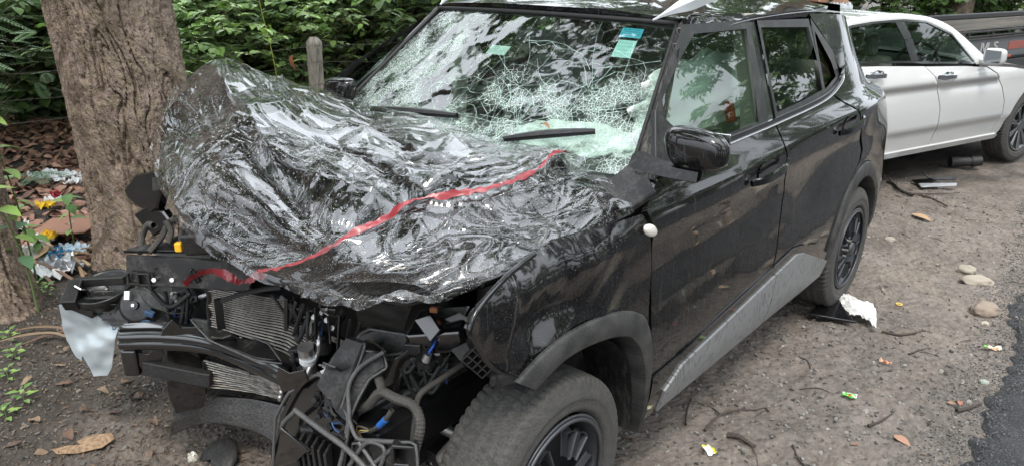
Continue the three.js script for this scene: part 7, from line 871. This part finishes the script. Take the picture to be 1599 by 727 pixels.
  // tan leaves
  const tl = leafGeo(0.10, 0.055, 0.15, 0.1); for (const [p, s, t, lab, c] of [[[1.41,0,-1.428], 0.75, 1.1, 'flat tan pink leaf on the open earth near the road', [0.36, 0.20, 0.13]], [[0.752,0,-4.435], 1.5, 1.2, 'large tan leaf on the earth below the white saloon', [0.36, 0.23, 0.13]], [[1.552,0,-1.851], 0.4, 0.2, 'small red brown leaf at the asphalt edge', [0.30, 0.13, 0.09]], [[1.517,0,-1.789], 0.35, 2.2, 'small orange leaf at the asphalt edge', [0.32, 0.16, 0.09]], [[1.303,0,-1.253], 0.4, 2.6, 'dull brown leaf on the open earth', [0.20, 0.12, 0.08]]]) { const m = single('dead_leaf', tl, std(c, 0.8), lab, 'leaf'); m.position.set(p[0], gh(p[0], p[2]) + 0.01, p[2]); m.rotation.y = t; m.scale.setScalar(s); }
  // half buried stones
  const stone = (p, a, b, c, turn, col, label, seed) => { const g = new THREE.IcosahedronGeometry(1, 5); const q = g.attributes.position; for (let i = 0; i < q.count; i++) { const v = V(q.getX(i), q.getY(i), q.getZ(i)), k = 1 + 0.16 * n3(v.x * 1.3 + seed, v.y * 1.3, v.z * 1.3) + 0.05 * n3(v.x * 4, v.y * 4, v.z * 4 + seed) + 0.015 * n3(v.x * 12, v.y * 12, v.z * 12); q.setXYZ(i, v.x * a * k, v.y * b * k, v.z * c * k); } const w = mergeVertices((g.deleteAttribute('normal'), g.deleteAttribute('uv'), g), 1e-5); w.computeVertexNormals(); const m = single('stone', w, std(col, 0.9), label, 'stone'); m.position.set(p[0], gh(p[0], p[2]) + b * 0.25, p[2]); m.rotation.y = turn; };
  stone([1.358,0,-3.33], 0.085, 0.035, 0.055, 0.6, [0.30, 0.26, 0.21], 'long flat pale stone half buried near the road edge', 2); stone([1.279,0,-3.463], 0.05, 0.03, 0.045, 0.2, [0.28, 0.25, 0.20], 'rounded pale stone beside the long flat stone', 5); stone([1.464,0,-2.906], 0.075, 0.045, 0.055, 0.9, [0.24, 0.19, 0.15], 'brownish lumpy stone at the asphalt edge', 8); stone([1.489,0,-2.788], 0.022, 0.014, 0.02, 0.9, [0.36, 0.32, 0.26], 'small cream stone below the lumpy stone', 3); stone([1.599,0,-2.095], 0.02, 0.012, 0.016, 0.3, [0.30, 0.32, 0.28], 'small grey stone lying on the asphalt edge', 9); stone([-0.468,0,0.388], 0.02, 0.014, 0.018, 0, [0.40, 0.38, 0.32], 'small pale stone under the smashed front', 11); stone([0.773,0,-3.779], 0.035, 0.02, 0.03, 0.4, [0.28, 0.25, 0.21], 'small pale stone behind the rear wheel', 13); stone([0.714,0,-3.364], 0.02, 0.012, 0.02, 0, [0.2, 0.18, 0.16], 'small grey stone beside the rear tyre', 15);
  // broken plastic: lamp disc under the nose, black panel with torn white sheet by the rear wheel, trim by the saloon
  { const g = new THREE.LatheGeometry([[0, 0.03], [0.05, 0.028], [0.085, 0.018], [0.095, 0], [0.09, 0.0]].map(p => new THREE.Vector2(...p)), 26, 0, 4.2); const m = single('plastic_disc', g, M.plasticMatt, 'broken dark plastic disc lying on the soil under the front end', 'debris'); const p = [-0.386,0.02,0.344]; m.position.set(p[0], gh(p[0], p[2]) + 0.01, p[2]); m.rotation.set(0.5, 1.0, 0.2); }
  single('bumper_flap', slab([[0.787,0.012,-2.233], [0.805,0.02,-2.348], [0.896,0.03,-2.442], [0.988,0.02,-2.291], [1.005,0.012,-2.28]], 0.008, 0.002), M.plasticGloss, 'flat black plastic panel lying by the rear tyre', 'debris');
  single('torn_sheet', crease(grid(14, 14, (u, v) => { const q = patch([[[0.84,0.05,-2.506], [0.894,0.05,-2.51], [0.937,0.04,-2.492]], [[0.907,0.04,-2.382], [0.977,0.06,-2.387], [1.031,0.03,-2.499]], [[0.97,0.03,-2.325], [1.021,0.03,-2.34], [1.105,0.015,-2.276]]])(u, v); q[1] += 0.016 * Math.abs(n3(u * 4, v * 4, 3)) + 0.008 * n3(u * 9, v * 9, 5); return q; }), 20), std([0.66, 0.65, 0.62], 0.55), 'torn crumpled white plastic sheet by the rear tyre', 'litter');
  single('trim_piece', slab([[0.6,0.03,-5.253], [0.832,0.03,-5.492], [0.838,0.02,-5.442], [0.636,0.02,-5.206]], 0.006, 0.002), M.alu, 'bright trim strip lying on earth before the white saloon', 'debris'); single('trim_piece', slab([[0.535,0.03,-5.324], [0.65,0.05,-5.439], [0.725,0.03,-5.394], [0.626,0.02,-5.248]], 0.01, 0.002), M.plasticGloss, 'black broken trim piece before the white saloon', 'debris'); single('trim_piece', slab([[0.581,0.08,-5.443], [0.63,0.04,-5.47], [0.79,0.04,-5.672], [0.791,0.02,-5.636], [0.635,0.02,-5.465]], 0.008, 0.002), M.plastic, 'dark splintered trim piece standing up before the white saloon', 'debris');
  { const p = [0.715,0.05,-6.261]; const g = merge([cyl([-0.10, 0, 0], [0.10, 0.01, 0.02], 0.05, 0.04, 14), cyl([0.08, 0.008, 0.016], [0.16, 0.02, 0.03], 0.05, 0.045, 14)]); g.rotateY(0.7); const m = single('broken_duct', g, M.plasticMatt, 'dark broken plastic duct lying under the white saloon', 'debris'); m.position.set(p[0], 0.045, p[2]); }
  single('black_cable', tube([[0.373,0.01,-5.219], [0.438,0.02,-5.152], [0.535,0.012,-5.002], [0.636,0.01,-4.913]], 0.009, 30, 7), M.rubber, 'black cable end trailing behind the SUV rear wheel', 'cable');
}

renderer.render(scene, camera);
